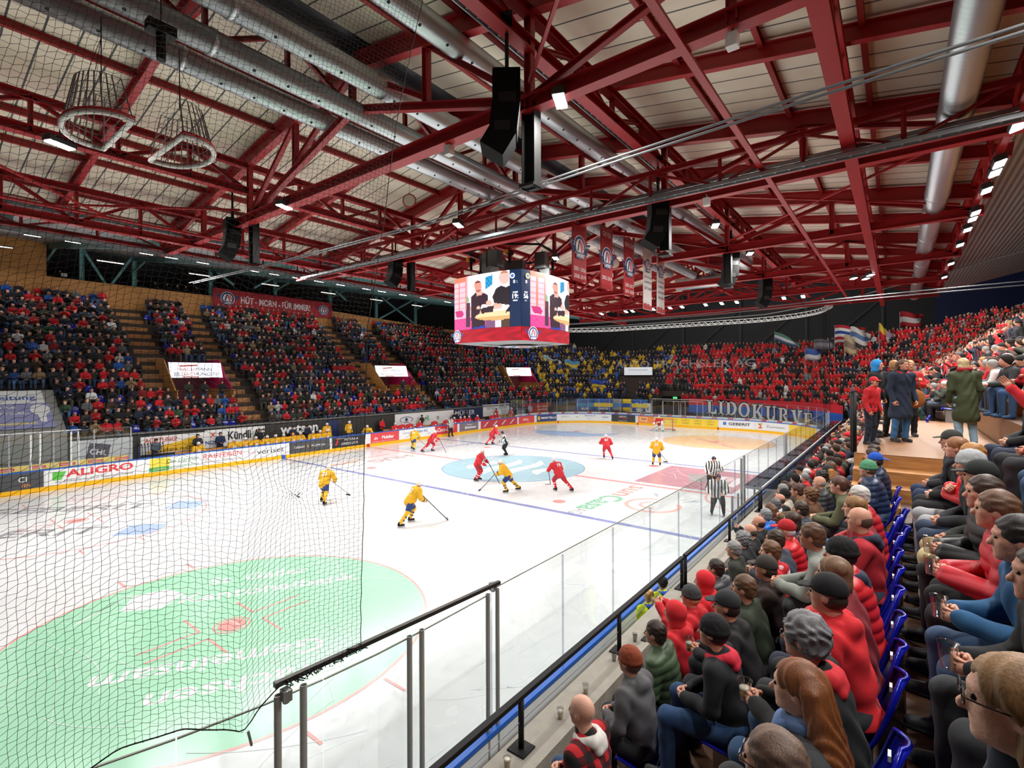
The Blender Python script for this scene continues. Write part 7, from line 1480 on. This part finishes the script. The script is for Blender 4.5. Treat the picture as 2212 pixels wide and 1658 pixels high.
# people at the lit doorways
for i, (x, y, c_) in enumerate(((-11.2,20.4,'#2a2c22'),(-10.2,20.4,'#1e2026'),(-9.0,20.4,'#141519'),(8.2,20.4,'#2b2d31'),(9.6,20.5,'#8a1a22'))):
    t = thing('person', (x,y,rowz(3)-.05), 'person standing on the landing below the '+('first' if i < 3 else 'second')+' lit sign, '+ORD(i+1)+' from the left', 'person', 'people standing at the doorways', PI+rng.uniform(-.4,.4))
    for kd, m_, st in (('body',SKIN[i % 4],''),('jacket',mat('lr_'+c_,c_,.85),''),('trousers',mat('lr_#2f4a6e','#2f4a6e',.85),''),('hair',mat('lr_#1c1512','#1c1512',.85),'longhair' if i == 1 else 'hair')): o = link(kd, lr(kd, 's_lap', st or 'short'), t); oslot(o, m_)
# ---- flags ----
def flag(nm, x, y, z, w, h, cols, lab, rz=0, tilt=.3, dirs='h', txt=None):
    t = thing('waving_flag', (x,y,z-h*.5-1.2), lab, 'flag'); V = []; F = []; M_ = []; n = 18; m_ = len(cols)*2; a = rz
    for j in range(m_+1):
        for i in range(n+1):
            u = i/n; v = j/m_; X = u*w; Z = 1.2+h*v*(1-.25*u)+tilt*w*u+.06*h*math.sin(u*9); Y = .22*w*math.sin(u*7+v*2)*u; V.append((X*math.cos(a)-Y*math.sin(a), X*math.sin(a)+Y*math.cos(a), Z))
    for j in range(m_):
        for i in range(n): k = j*(n+1)+i; F.append((k,k+1,k+n+2,k+n+1)); M_.append(j//2 if dirs == 'h' else min(len(cols)-1, i*len(cols)//n))
    me = npmesh('flag_cloth', V, F, [mat('flag_'+c, c, .75) for c in cols], True); me.polygons.foreach_set('material_index', M_); o = link('flag_cloth', me, t); md = o.modifiers.new('s','SOLIDIFY'); md.thickness = .01
    mb = MB(); mb.cyl((0,0,-.6),(0,0,1.2+h),.02,6); obj('flag_pole', mb, ALU, t)
RZ = math.radians(YAW-90)
flag('f',37.0,-14.2,10.0,3.6,1.9,['#c8c4c4','#b02030','#e4e2e2','#2a4a9a','#e4e2e2','#b02030'],'large red, white and blue striped flag waving above the red clad fans',RZ,.05)
flag('f',36.5,-15.6,9.4,2.3,2.6,['#d5d2cc','#3a3a3c','#d8d5d0','#5a78a8','#d5d2cc'],'large white and grey flag waving beside the striped one',RZ,-.1)
flag('f',36.5,-18.0,9.2,2.2,2.0,['#b9a8b0','#c9bfc4','#a890a0'],'pale pink and white flag waving at the right of the red block',RZ,.05)
flag('f',37.5,-19.6,11.2,2.6,1.6,['#b02430','#d8d0d0','#a8202c'],'red and white square flag waving high at the right',RZ,.05)
flag('f',36.0,-15.1,8.9,1.6,1.9,['#c2b08c','#8a7a68','#b8a888'],'beige flag with grey figure below the striped flag',RZ,-.1)
flag('f',36.5,-8.6,10.1,3.2,1.0,['#3a5a78','#c8ccd0','#4a7a6a'],'blue, white and green flag waving left of the net edge',RZ,-.35)
flag('f',36.0,-11.6,7.9,2.0,1.3,['#d8d8dc','#3a5ca8'],'white and blue flag waving low near the net edge',RZ,.1)
flag('f',36.5,-12.4,8.9,2.6,1.2,['#6a6870','#8f8c94','#5a5a66'],'dark grey patterned flag near the net edge',RZ,.15)
flag('f',35.0,-18.0,10.0,.8,1.6,['#c8202a','#e0c040'],'narrow red and yellow pennant at the right of the red block',RZ,-.4)
flag('f',33.5,20.3,7.6,2.4,2.2,['#c8b030','#a8b8b0','#c8c060','#8fa8b0'],'large yellow and white flag waving among the yellow clad fans',RZ,-.15)
flag('f',34.5,17.4,7.0,2.2,2.0,['#3a7ab0','#6aa0b8','#c8b848','#4a8ab0'],'large light blue and yellow flag waving among the yellow clad fans',RZ,.05)
flag('f',33.5,12.6,4.6,2.4,1.2,['#e0c428','#1f3fa0'],'dark blue flag with yellow edge waving low among the yellow clad fans',RZ,.05)
for s, w, c1, tx, zc in ((S_NC+2.6,3.4,'#b02030','TALENT 2305',6.1),(S_NC+4.2,1.5,'#c8b890','',4.9),(S_NC+11.5,2.6,'#2a4a9a','UDOL',7.3),(S_NC+12.2,3.2,'#b9bcc4','CANNOT',6.5)):
    d_ = (zc-1.95)/.62*.83-.5; a = spt(s, d_); b = spt(s+.1, d_); t = cloth_banner('supporter_banner', {'TALENT 2305':'striped red banner with TALENT lettering','':'small cream flag with blue figure','UDOL':'blue and white banner on the rail','CANNOT':'pale banner with dark lettering'}[tx]+' inside the red standing block', plane_M((a[0],a[1],zc), Vector(b)-Vector(a), (0,0,1)), w, .8, mat('sb'+c1, c1, .7), 6, .02)
    if tx: text('banner_lettering', tx, .34, Matrix.Translation((0,0,.04)), mat('sbd', '#17191e', .7) if tx != 'UDOL' else WHITE, t, bold=.02)
# ---------------- players and officials ----------------
def pl_skel(kind):
    K = {}
    if kind == 'skate':      # low stride, leaning forward, one leg back
        K.update(hip=V3(0,0,.80), neck=V3(0,.34,1.27), chest=V3(0,.24,1.12)); K['hjl'] = V3(-.11,0,.78); K['hjr'] = V3(.11,0,.78); K['knl'] = V3(-.15,.26,.52); K['anl'] = V3(-.16,.10,.13); K['knr'] = V3(.22,-.16,.50); K['anr'] = V3(.34,-.52,.14)
        K['shl'] = V3(-.23,.30,1.22); K['shr'] = V3(.23,.30,1.22); K['ell'] = V3(-.38,.38,1.0); K['wrl'] = V3(-.22,.58,.92); K['elr'] = V3(.38,.30,.98); K['wrr'] = V3(.22,.52,.84)
    elif kind == 'glide':
        K.update(hip=V3(0,0,.86), neck=V3(0,.22,1.40), chest=V3(0,.15,1.22)); K['hjl'] = V3(-.11,0,.84); K['hjr'] = V3(.11,0,.84); K['knl'] = V3(-.18,.17,.50); K['anl'] = V3(-.22,.0,.13); K['knr'] = V3(.18,.17,.50); K['anr'] = V3(.22,-.05,.13)
        K['shl'] = V3(-.23,.19,1.34); K['shr'] = V3(.23,.19,1.34); K['ell'] = V3(-.36,.30,1.08); K['wrl'] = V3(-.16,.50,1.0); K['elr'] = V3(.36,.22,1.06); K['wrr'] = V3(.24,.46,.92)
    elif kind == 'stand':
        K.update(hip=V3(0,0,.97), neck=V3(0,.05,1.53), chest=V3(0,.03,1.33)); K['hjl'] = V3(-.10,0,.95); K['hjr'] = V3(.10,0,.95); K['knl'] = V3(-.17,.03,.53); K['anl'] = V3(-.25,.0,.13); K['knr'] = V3(.17,.03,.53); K['anr'] = V3(.25,.0,.13)
        K['shl'] = V3(-.22,.03,1.45); K['shr'] = V3(.22,.03,1.45); K['ell'] = V3(-.32,.0,1.18); K['wrl'] = V3(-.28,.12,.95); K['elr'] = V3(.32,.0,1.18); K['wrr'] = V3(.28,.12,.95)
    elif kind == 'sit':
        K.update(hip=V3(0,0,.53), neck=V3(0,.12,1.07), chest=V3(0,.08,.88)); K['hjl'] = V3(-.11,0,.5); K['hjr'] = V3(.11,0,.5); K['knl'] = V3(-.18,.45,.52); K['anl'] = V3(-.18,.42,.13); K['knr'] = V3(.18,.45,.52); K['anr'] = V3(.18,.42,.13)
        K['shl'] = V3(-.24,.10,1.0); K['shr'] = V3(.24,.10,1.0); K['ell'] = V3(-.34,.20,.76); K['wrl'] = V3(-.16,.42,.72); K['elr'] = V3(.34,.20,.76); K['wrr'] = V3(.16,.42,.72)
    elif kind == 'goalie':
        K.update(hip=V3(0,0,.72), neck=V3(0,.30,1.18), chest=V3(0,.2,1.02)); K['hjl'] = V3(-.13,0,.70); K['hjr'] = V3(.13,0,.70); K['knl'] = V3(-.28,.22,.48); K['anl'] = V3(-.32,.05,.13); K['knr'] = V3(.28,.22,.48); K['anr'] = V3(.32,.05,.13)
        K['shl'] = V3(-.25,.26,1.12); K['shr'] = V3(.25,.26,1.12); K['ell'] = V3(-.42,.34,.9); K['wrl'] = V3(-.44,.52,.78); K['elr'] = V3(.42,.34,.9); K['wrr'] = V3(.42,.54,.74)
    d = K['neck']-K['hip']; K['d'] = d/np.linalg.norm(d); K['head'] = K['neck']+V3(0,.06,.165); return K
def plm(part, kind, h=.016):
    key = ('pl', part, kind, h)
    if key in _cache: return _cache[key]
    K = pl_skel(kind); S = SDF(); H = K['head']; wp = None
    if part == 'K': return K
    if part == 'body': head_sdf(S, K, fine=True); torso(S, K, -.02, 1); limbs(S, K, -.01, (1,1,1), 1)
    elif part == 'jersey': torso(S, K, .065, 2, 1.12, .02); limbs(S, K, .042, (2,2,1), 1.1, legs=False); S.cap(K['shl']+V3(0,0,.02), K['shr']+V3(0,0,.02), .11, None, 2, .05); wp = fold_warp(.007, 26, 4)
    elif part == 'breezers':
        S.ell(K['hip']+V3(0,0,.0), (.20,.18,.16), 3, .04)
        for n in 'lr': S.cap(K['hj'+n], K['hj'+n]*.25+K['kn'+n]*.75, .135, .115, 3, .04)
    elif part == 'sock':
        out = []
        for n in 'lr': S = SDF(); S.cap(K['kn'+n], K['an'+n]+V3(0,0,.03), .085, .062, 0, .03); S.cap(K['kn'+n], K['kn'+n]*.8+K['hj'+n]*.2, .085, .09, 0, .03); out.append(to_mesh('sock', S.mesh(h), [SKIN[0]]))
        _cache[key] = out; return out
    elif part == 'band':
        out = []
        for n in 'lr':
            for f in (.35,.62): a = K['kn'+n]*(1-f)+K['an'+n]*f; b = K['kn'+n]*(1-f-.1)+K['an'+n]*(f+.1); mb = MB(); mb.cyl(a, b, .090-.022*f, 14, 0, .089-.022*(f+.1)); out.append(mb.mesh('sock_stripe', [SKIN[0]], True))
        _cache[key] = out; return out
    elif part == 'skate':
        out = []
        for n in 'lr':
            a = K['an'+n]; S = SDF(); S.cap(a+V3(0,-.05,-.03), a+V3(0,.15,-.045), .048, .038, 0, .02); S.ell(a+V3(0,-.02,.02), (.055,.065,.07), 0, .03); out.append(to_mesh('skate_boot', S.mesh(.013), [SKIN[0]])); mb = MB(); mb.box(a+V3(0,.05,-.11), (.012,.30,.035)); mb.box(a+V3(0,.05,-.085), (.022,.24,.03)); out.append(mb.mesh('skate_blade', [SKIN[0]]))
        _cache[key] = out; return out
    elif part == 'glove':
        out = []
        for n in 'lr':
            w = K['wr'+n]; f = w-K['el'+n]; f = f/np.linalg.norm(f); S = SDF(); S.cap(w-f*.05, w+f*.05, .062, .055, 0, .02)
            side = np.cross(f, V3(0,0,1)); side = side/(np.linalg.norm(side)+1e-6)
            for i in range(4): o_ = side*(.036-.024*i); S.cap(w+f*.06+o_, w+f*.115+o_+V3(0,0,-.02), .019, .017, 0, .005)
            S.cap(w+f*.03+side*.05, w+f*.09+side*.06, .02, .018, 0, .008); out.append(to_mesh('glove', S.mesh(.011), [SKIN[0]]))
        _cache[key] = out; return out
    elif part == 'helmet': S.ell(H+V3(0,-.012,.04), (.105,.125,.11), 0, .01); S.cut(H+V3(0,.12,-.05), (.09,.09,.10), .012); S.cut(H+V3(0,.0,-.14), (.15,.18,.085), .012)
    elif part == 'visor': S.ell(H+V3(0,.02,-.0), (.098,.118,.07), 0, .005); S.cut(H+V3(0,-.05,0), (.2,.12,.2), .005); S.cut(H+V3(0,.0,0.0), (.092,.112,.2), .003)
    m = to_mesh(part, S.mesh(h, wp), [SKIN[0]]); _cache[key] = m; return m
VIS = glass_mat('visor', (.8,.85,.88), .4); STK = mat('stick_black', '#18191b', .4); NOISE = 0
def stripe_fn(nt, b):
    tc = nt.nodes.new('ShaderNodeTexCoord'); w = nt.nodes.new('ShaderNodeTexWave'); w.bands_direction = 'X'; w.inputs['Scale'].default_value = 2.6; r = nt.nodes.new('ShaderNodeValToRGB'); r.color_ramp.interpolation = 'CONSTANT'; r.color_ramp.elements[0].color = (.02,.02,.022,1); r.color_ramp.elements[1].color = (.75,.75,.75,1); r.color_ramp.elements[1].position = .45
    nt.links.new(tc.outputs['Object'], w.inputs['Vector']); nt.links.new(w.outputs['Fac'], r.inputs[0]); nt.links.new(r.outputs[0], b.inputs['Base Color']); b.inputs['Roughness'].default_value = .7
STRIPE = nodemat('striped_shirt', stripe_fn)
TEAM = {'red': dict(j='#c81d2b', b='#a8182a', s='#c81d2b', st='#e8e6e6', h='#e4dcdc', g='#a8182a'), 'yellow': dict(j='#e0aa12', b='#18356e', s='#dfae1c', st='#18356e', h='#e6e6e2', g='#20408a'), 'ref': dict(j=None, b='#121214', s='#121214', st='#121214', h='#14223a', g='#c09a84')}
def player(x, y, z, rz, team, kind, label, num=None, stick=True, group=None, helm=None):
    T = TEAM[team]; t = thing('person', (x,y,z), label, 'person', group, rz); K = plm('K', kind); sc = 1.04; t.scale = (sc,)*3
    def add(nm, me, m): o = link(nm, me, t); oslot(o, m); return o
    bd = add('body', plm('body', kind), SKIN[0]); add('jersey', plm('jersey', kind), STRIPE if team == 'ref' else mat('jersey_'+T['j'], T['j'], .7, var=.08, vscale=10)); add('breezers', plm('breezers', kind), mat('pants_'+T['b'], T['b'], .6))
    for m in plm('sock', kind): add('sock', m, mat('sock_'+T['s'], T['s'], .8))
    if team != 'ref':
        for m in plm('band', kind): add('sock_stripe', m, mat('sock_'+T['st'], T['st'], .8))
    for m in plm('skate', kind): add(m.name.split('.')[0], m, BLK if 'boot' in m.name else ALU)
    for m in plm('glove', kind): add('glove', m, mat('glove_'+T['g'], T['g'], .6))
    hc = helm or T['h']; add('helmet', plm('helmet', kind), mat('helmet_'+hc, hc, .3))
    if team != 'ref':
        # sleeve and hem stripes
        for n in 'lr': a = K['el'+n]*.62+K['wr'+n]*.38; b = K['el'+n]*.42+K['wr'+n]*.58; mb = MB(); mb.cyl(a, b, .098, 14, 0, .09); add('sleeve_stripe', mb.mesh('sleeve_stripe', [SKIN[0]], True), mat('sock_'+T['st'], T['st'], .8))
        back = K['chest']+np.cross(K['d'], V3(1,0,0))*-.0; nv = np.cross(V3(1,0,0), K['d']); p = K['chest']-nv*(-.205)
        for sg in (1,-1):
            q = K['chest']+nv*sg*.21+K['d']*.0; xd = V3(1,0,0)*sg; 
            if sg > 0: text('jersey_number', str(num or 22), .24, plane_M(q, xd, K['d']), mat('num_white', '#efefef', .7), t, bold=.03)
            else: mb = MB(); F = plane_M(q, xd, K['d']); mb.poly([F @ Vector((a_, b_, 0)) for a_, b_ in disc(0,0,.1,18)]); obj('chest_crest', mb, mat('num_white', '#efefef', .7), t)
    if stick and team != 'ref':
        w1, w2 = K['wrl']+V3(.03,.04,.03), K['wrr']+V3(-.03,.06,-.02); dd = (w2-w1); e = V3(.55,1.35,.03) if kind != 'sit' else V3(.3,.6,.05)
        mb = MB(); top = w1+(w1-e)*.12; mb.beam(top, e, .032, .022); s_ = obj('stick_shaft', mb, STK, t); mb = MB(); mb.beam(e, e+V3(-.28,.1,.0), .014, .07); obj('stick_blade', mb, mat('tape_white' if team == 'red' else 'tape_black', '#cfcfcf' if team == 'red' else '#222222', .8), s_)
    return t
P90 = -PI/2
player(-12.1,-4.1,0,-.3-PI/2,'yellow','skate','player in yellow jersey skating with stick stretched out, nearest on the ice',12)
player(1.27,9.0,0,-2.6,'red','skate','red player with stick on the far side of the centre circle',90)
player(1.3,11.0,0,-1.2,'yellow','skate','yellow player skating along the far boards behind the red one',28)
player(8.84,14.3,0,PI+.1,'ref','stand','linesman in striped shirt standing at the far boards',None,False)
player(3.36,3.24,0,.9,'ref','glide','referee in striped shirt seen from behind beyond the centre circle',None,False)
player(7.06,7.7,0,-2.2,'red','skate','red player skating beyond the referee near the far blue line',15)
player(-4.5,-.95,0,-2.7,'red','glide','red player standing on the left of the centre circle',45)
player(-5.6,-4.0,0,.7,'yellow','skate','yellow player skating at the near edge of the centre circle',7)
player(-3.86,-5.9,0,-.3,'red','skate','red player bent forward right of the centre circle near the red spot',19)
player(6.4,-3.3,0,-1.0,'red','skate','red player skating across the far blue line',61)
player(5.9,-7.1,0,-1.3,'yellow','glide','yellow player beside the maroon ice advert',33)
player(.76,-12.0,0,2.2,'ref','glide','referee in striped shirt leaning forward near the near boards',None,False)
player(-3.7,-13.5,0,1.9,'ref','glide','linesman standing close behind the near glass',None,False)
player(-12.3,1.6,0,-1.1,'yellow','skate','yellow player skating behind the netting',23)
gk = player(25.35,.15,0,PI/2,'red','goalie','goalkeeper in red and white gear crouching in front of the far goal',1)
K = pl_skel('goalie')
for n, s in (('l',-1),('r',1)):
    mb = MB(); a = K['kn'+n]; b = K['an'+n]; mb.beam(a+V3(0,.09,.16), b+V3(0,.10,-.02), .28, .12, (0,1,0)); obj('leg_pad', mb, WHITE, gk)
mb = MB(); mb.box(K['wrl']+V3(0,.12,.1), (.24,.06,.38)); obj('blocker', mb, WHITE, gk); S = SDF(); S.ell(K['wrr']+V3(0,.06,.02), (.12,.06,.13), 0, .02); link('catching_glove', to_mesh('catching_glove', S.mesh(.02), [WHITE]), gk)
# benches
for i, x in enumerate((-12.2,-8.6+.55-2.0,-9.3,-8.6,-7.8,-7.2,-6.6,-5.9,-5.3,-4.3,-3.7,-3.1)):
    player(x,16.15,.22,PI,'yellow','sit','yellow player sitting on the away bench, '+ORD(i+1)+' from the left',10+i,False,'yellow players on the away bench','#e8962a' if i == 7 else None)
for i, x in enumerate((-2.9,-.9)): player(x,16.4,.22,PI+.3*i,'yellow','stand','yellow player standing at the right end of the away bench, '+['left','right'][i]+' one',30+i,False,'yellow players on the away bench')
player(.6,15.75,.1,PI-.9,'yellow','skate','yellow player climbing over the boards beside the away bench',44,False)
for i, x in enumerate((3.6,4.4,5.3,6.5,8.4,10.0,11.1,12.0,12.6,13.3,14.6,17.0,17.6,18.2)):
    player(x,16.15,.22,PI,'red','sit','red player sitting on the home bench, '+ORD(i+1)+' from the left',50+i,False,'red players on the home bench','#e0902a' if i == 3 else None)
player(20.3,15.9,.2,PI,'red','stand','red player standing at the right end of the home bench',8,False)
for i, (x, c_, l) in enumerate(((-11.9,'#22252c','coach in dark jacket with folded arms behind the away bench, left one'),(-10.5,'#1c2c4e','coach in navy suit standing behind the away bench'),(-7.9,'#17181b','assistant in black bending behind the away bench'),(-5.4,'#1f2a44','coach in grey cap and navy coat behind the away bench'),(-4.2,'#1c2440','coach in navy jacket writing behind the away bench'),(-14.4,'#4a5560','man in grey jacket and dark cap beside the stick rack'),(7.6,'#141518','coach in black with folded arms behind the home bench'),(12.1,'#17181b','coach in black bending behind the home bench'),(13.9,'#15161a','coach in black standing behind the home bench'),(18.9,'#c01f28','man in red jacket at the right end of the home bench'),(2.9,'#c81f28','person in bright red hooded jacket bending at the left end of the home bench'))):
    t = thing('person', (x,17.0 if i != 5 else 16.5,.22), l, 'person', None, PI+rng.uniform(-.3,.3)); t.scale = (1.04,)*3; ps = 's_fold' if 'folded' in l else 's_lap'
    for kd, m_, st in (('body',SKIN[i % 4],''),('jacket',mat('lr_'+c_,c_,.85),''),('trousers',mat('lr_#1a1b1f','#1a1b1f',.85),''),('hair',mat('lr_#3b281c','#3b281c',.85),'cap' if 'cap' in l else 'hair')): o = link(kd, lr(kd, ps, st or 'short'), t); oslot(o, m_)
# ---------------- protective netting behind the near goal ----------------
CORD = mat('black_cord', '#0c0c0d', .7)
def net_plane(x):       # follows the near boards and turns with the corner
    if x > -21.5: return -15.1
    dx = -21.5-x; return -6.5-math.sqrt(max(8.6**2-dx*dx, 1))+.0
def net_xyz(a, z):      # a = running x at the bottom, leans with height
    return a
top_z = 11.5; xr0, xr1 = -22.16, -21.2
def bottom_z(x):
    K_ = [(-25.6,2.5),(-24.9,2.55),(-24.45,2.8),(-24.08,3.0),(-23.7,3.0),(-23.40,2.86),(-23.27,2.78),(-23.15,2.93),(-23.0,3.02),(-22.85,3.07),(-20.5,3.1)]
    for (a, za), (b, zb) in zip(K_, K_[1:]):
        if a <= x <= b: return za+(zb-za)*(x-a)/(b-a)
    return 3.1 if x > -22 else 2.5
cell = .047; nx = int(3.4/cell); nzc = int((top_z-2.8)/cell)
G = np.zeros((nx+1, nzc+1, 3)); rr = random.Random(11)
for i in range(nx+1):
    for j in range(nzc+1):
        f = j/nzc; zq = 3.1+(top_z-3.1)*f; xe = float(np.interp(zq, [3.1,5,6.4,7.9,10.1,11.5], [-22.17,-22.18,-22.11,-21.84,-21.39,-21.1])); x = xe-(nx-i)*cell; zb = bottom_z(xr0-(nx-i)*cell); z = zb+(top_z-zb)*f
        # knot where the netting is gathered
        dx, dz = x+22.87, z-4.75; r = math.hypot(dx, dz); 
        if r < .75: k = .80*(1-r/.75)**2; x -= dx*k; z -= dz*k
        y = net_plane(x)+.035*math.sin(x*3.1+z*.7)+.02*math.sin(z*2.3)
        zz = .17*cell*(1 if (i+j) % 2 else -1); z += zz; G[i,j] = (x+.1*cell*math.sin(j*.9+i), y, z)
VV = []; FF = []; off = 0
def cords(A, B, r=.0016):
    d = B-A; L = np.linalg.norm(d, axis=1, keepdims=True); d = d/np.maximum(L, 1e-6); n = np.cross(d, np.array([0,1.,0])); n /= np.maximum(np.linalg.norm(n, axis=1, keepdims=True), 1e-6); b = np.cross(d, n); out = []
    for P in (A, B):
        for k in range(3): a = 2*PI*k/3; out.append(P+(n*math.cos(a)+b*math.sin(a))*r)
    V = np.stack(out, 1); m = len(A); base = np.arange(m)[:, None]*6; F = np.concatenate([np.stack([base[:,0]+k, base[:,0]+(k+1) % 3, base[:,0]+3+(k+1) % 3, base[:,0]+3+k], 1) for k in range(3)]); return V.reshape(-1,3), F
V1, F1 = cords(G[:, :-1].reshape(-1,3), G[:, 1:].reshape(-1,3)); V2, F2 = cords(G[:-1].reshape(-1,3), G[1:].reshape(-1,3))
net = thing('protective_net', (-23.5,-15,3), 'black protective netting hanging in front of the left part of the view', 'net'); inv = Matrix.Translation(net.location).inverted()
o = link('mesh_cords', npmesh('mesh_cords', np.concatenate([V1, V2]), np.concatenate([F1, F2+len(V1)]), [CORD]), net, inv); tag(o, kind='stuff')
mb = MB(); mb.tube([tuple(G[i,0]*.5+G[min(i+1,nx),0]*.5) for i in range(nx+1)], .0055, 6); obj('bottom_rope', mb, CORD, net, True, M=inv); mb = MB(); mb.tube([tuple(G[nx,j]) for j in range(0, nzc+1, 3)], .004, 6); obj('edge_rope', mb, CORD, net, True, M=inv)
mb = MB()
for k in range(26):
    x = -22.95+k*.032; a = Vector((x,-15.06,3.085)); pts = [a+Vector((rr.uniform(-.05,.05), rr.uniform(-.03,.03), rr.uniform(-.05,.03))) for _ in range(5)]; mb.tube(pts, .005, 4)
tag(obj('gathered_cords', mb, CORD, net, M=inv), kind='stuff')
mb = MB()
for k in range(9): a = Vector((-22.87,-15.07,4.75)); mb.tube([a, a+Vector((rr.uniform(-.03,.03), rr.uniform(-.02,.02), rr.uniform(-.03,.03)))], .003, 4)
obj('net_knot', mb, CORD, net, M=inv)
mb = MB(); mb.cyl((-23.27,-14.98,2.8),(-23.24,-14.98,2.66),.012,8); obj('hook', mb, GALV, net, M=inv)
# fine netting of the far end, below the curved truss
def far_net_fn(nt, b):
    nt.nodes.remove(b); o = nt.nodes['Material Output']; t = nt.nodes.new('ShaderNodeBsdfTransparent'); d = nt.nodes.new('ShaderNodeBsdfDiffuse'); d.inputs[0].default_value = (.02,.02,.02,1); m = nt.nodes.new('ShaderNodeMixShader'); tc = nt.nodes.new('ShaderNodeTexCoord'); br = nt.nodes.new('ShaderNodeTexBrick')
    br.offset = 0; br.inputs['Scale'].default_value = 1; br.inputs['Brick Width'].default_value = .05; br.inputs['Row Height'].default_value = .05; br.inputs['Mortar Size'].default_value = .003; br.inputs['Color1'].default_value = (0,0,0,1); br.inputs['Color2'].default_value = (0,0,0,1); br.inputs['Mortar'].default_value = (1,1,1,1)
    nt.links.new(tc.outputs['UV'], br.inputs['Vector']); nt.links.new(br.outputs['Color'], m.inputs[0]); nt.links.new(t.outputs[0], m.inputs[1]); nt.links.new(d.outputs[0], m.inputs[2]); nt.links.new(m.outputs[0], o.inputs[0])
FN = nodemat('fine_black_netting', far_net_fn); S_ = srange(46, 85.8, .8); V = [rpt(s, 0, z) for s in S_ for z in (2.95, 11.1)]
me = npmesh('end_net', V, [(2*i, 2*i+2, 2*i+3, 2*i+1) for i in range(len(S_)-1)], [FN]); uv = me.uv_layers.new(name='UVMap'); lu = []
for i in range(len(S_)-1): lu += [S_[i], 2.95, S_[i+1], 2.95, S_[i+1], 11.1, S_[i], 11.1]
uv.data.foreach_set('uv', lu); en = thing('end_net', (0,0,0), 'fine dark netting hanging from the curved white truss behind the far goal', 'net'); link('netting', me, en)
nm_ = mat('net_print', '#6f6f72', .8); mt = text_mesh('AUTO TRACHSLER AG', 1.15, bold=.01); n = len(mt.vertices); co = np.empty(n*3); mt.vertices.foreach_get('co', co); xs = co[0::3]; w = xs.max()-xs.min(); mt.transform(Matrix.Diagonal((15.5/w,1,1,1)))
def np_fn(nt, b):
    nt.nodes.remove(b); o = nt.nodes['Material Output']; t = nt.nodes.new('ShaderNodeBsdfTransparent'); d = nt.nodes.new('ShaderNodeBsdfDiffuse'); d.inputs[0].default_value = (.5,.5,.5,1); m = nt.nodes.new('ShaderNodeMixShader'); m.inputs[0].default_value = .28; nt.links.new(t.outputs[0], m.inputs[1]); nt.links.new(d.outputs[0], m.inputs[2]); nt.links.new(m.outputs[0], o.inputs[0])
mt.transform(Matrix.Translation((0,7.0-.0,0))); co = np.empty(n*3); mt.vertices.foreach_get('co', co); co = co.reshape(-1,3)
for i in range(n): co[i] = rpt(63.2+co[i][0], -.03, co[i][1])
mt.vertices.foreach_set('co', co.ravel()); mt.materials.append(nodemat('printed_net', np_fn)); link('printed_lettering', mt, en)
mb = MB(); mb.cyl((22.6,-15.05,2.9),(22.6,-15.05,11.1),.03,6); obj('edge_cord', mb, CORD, en)
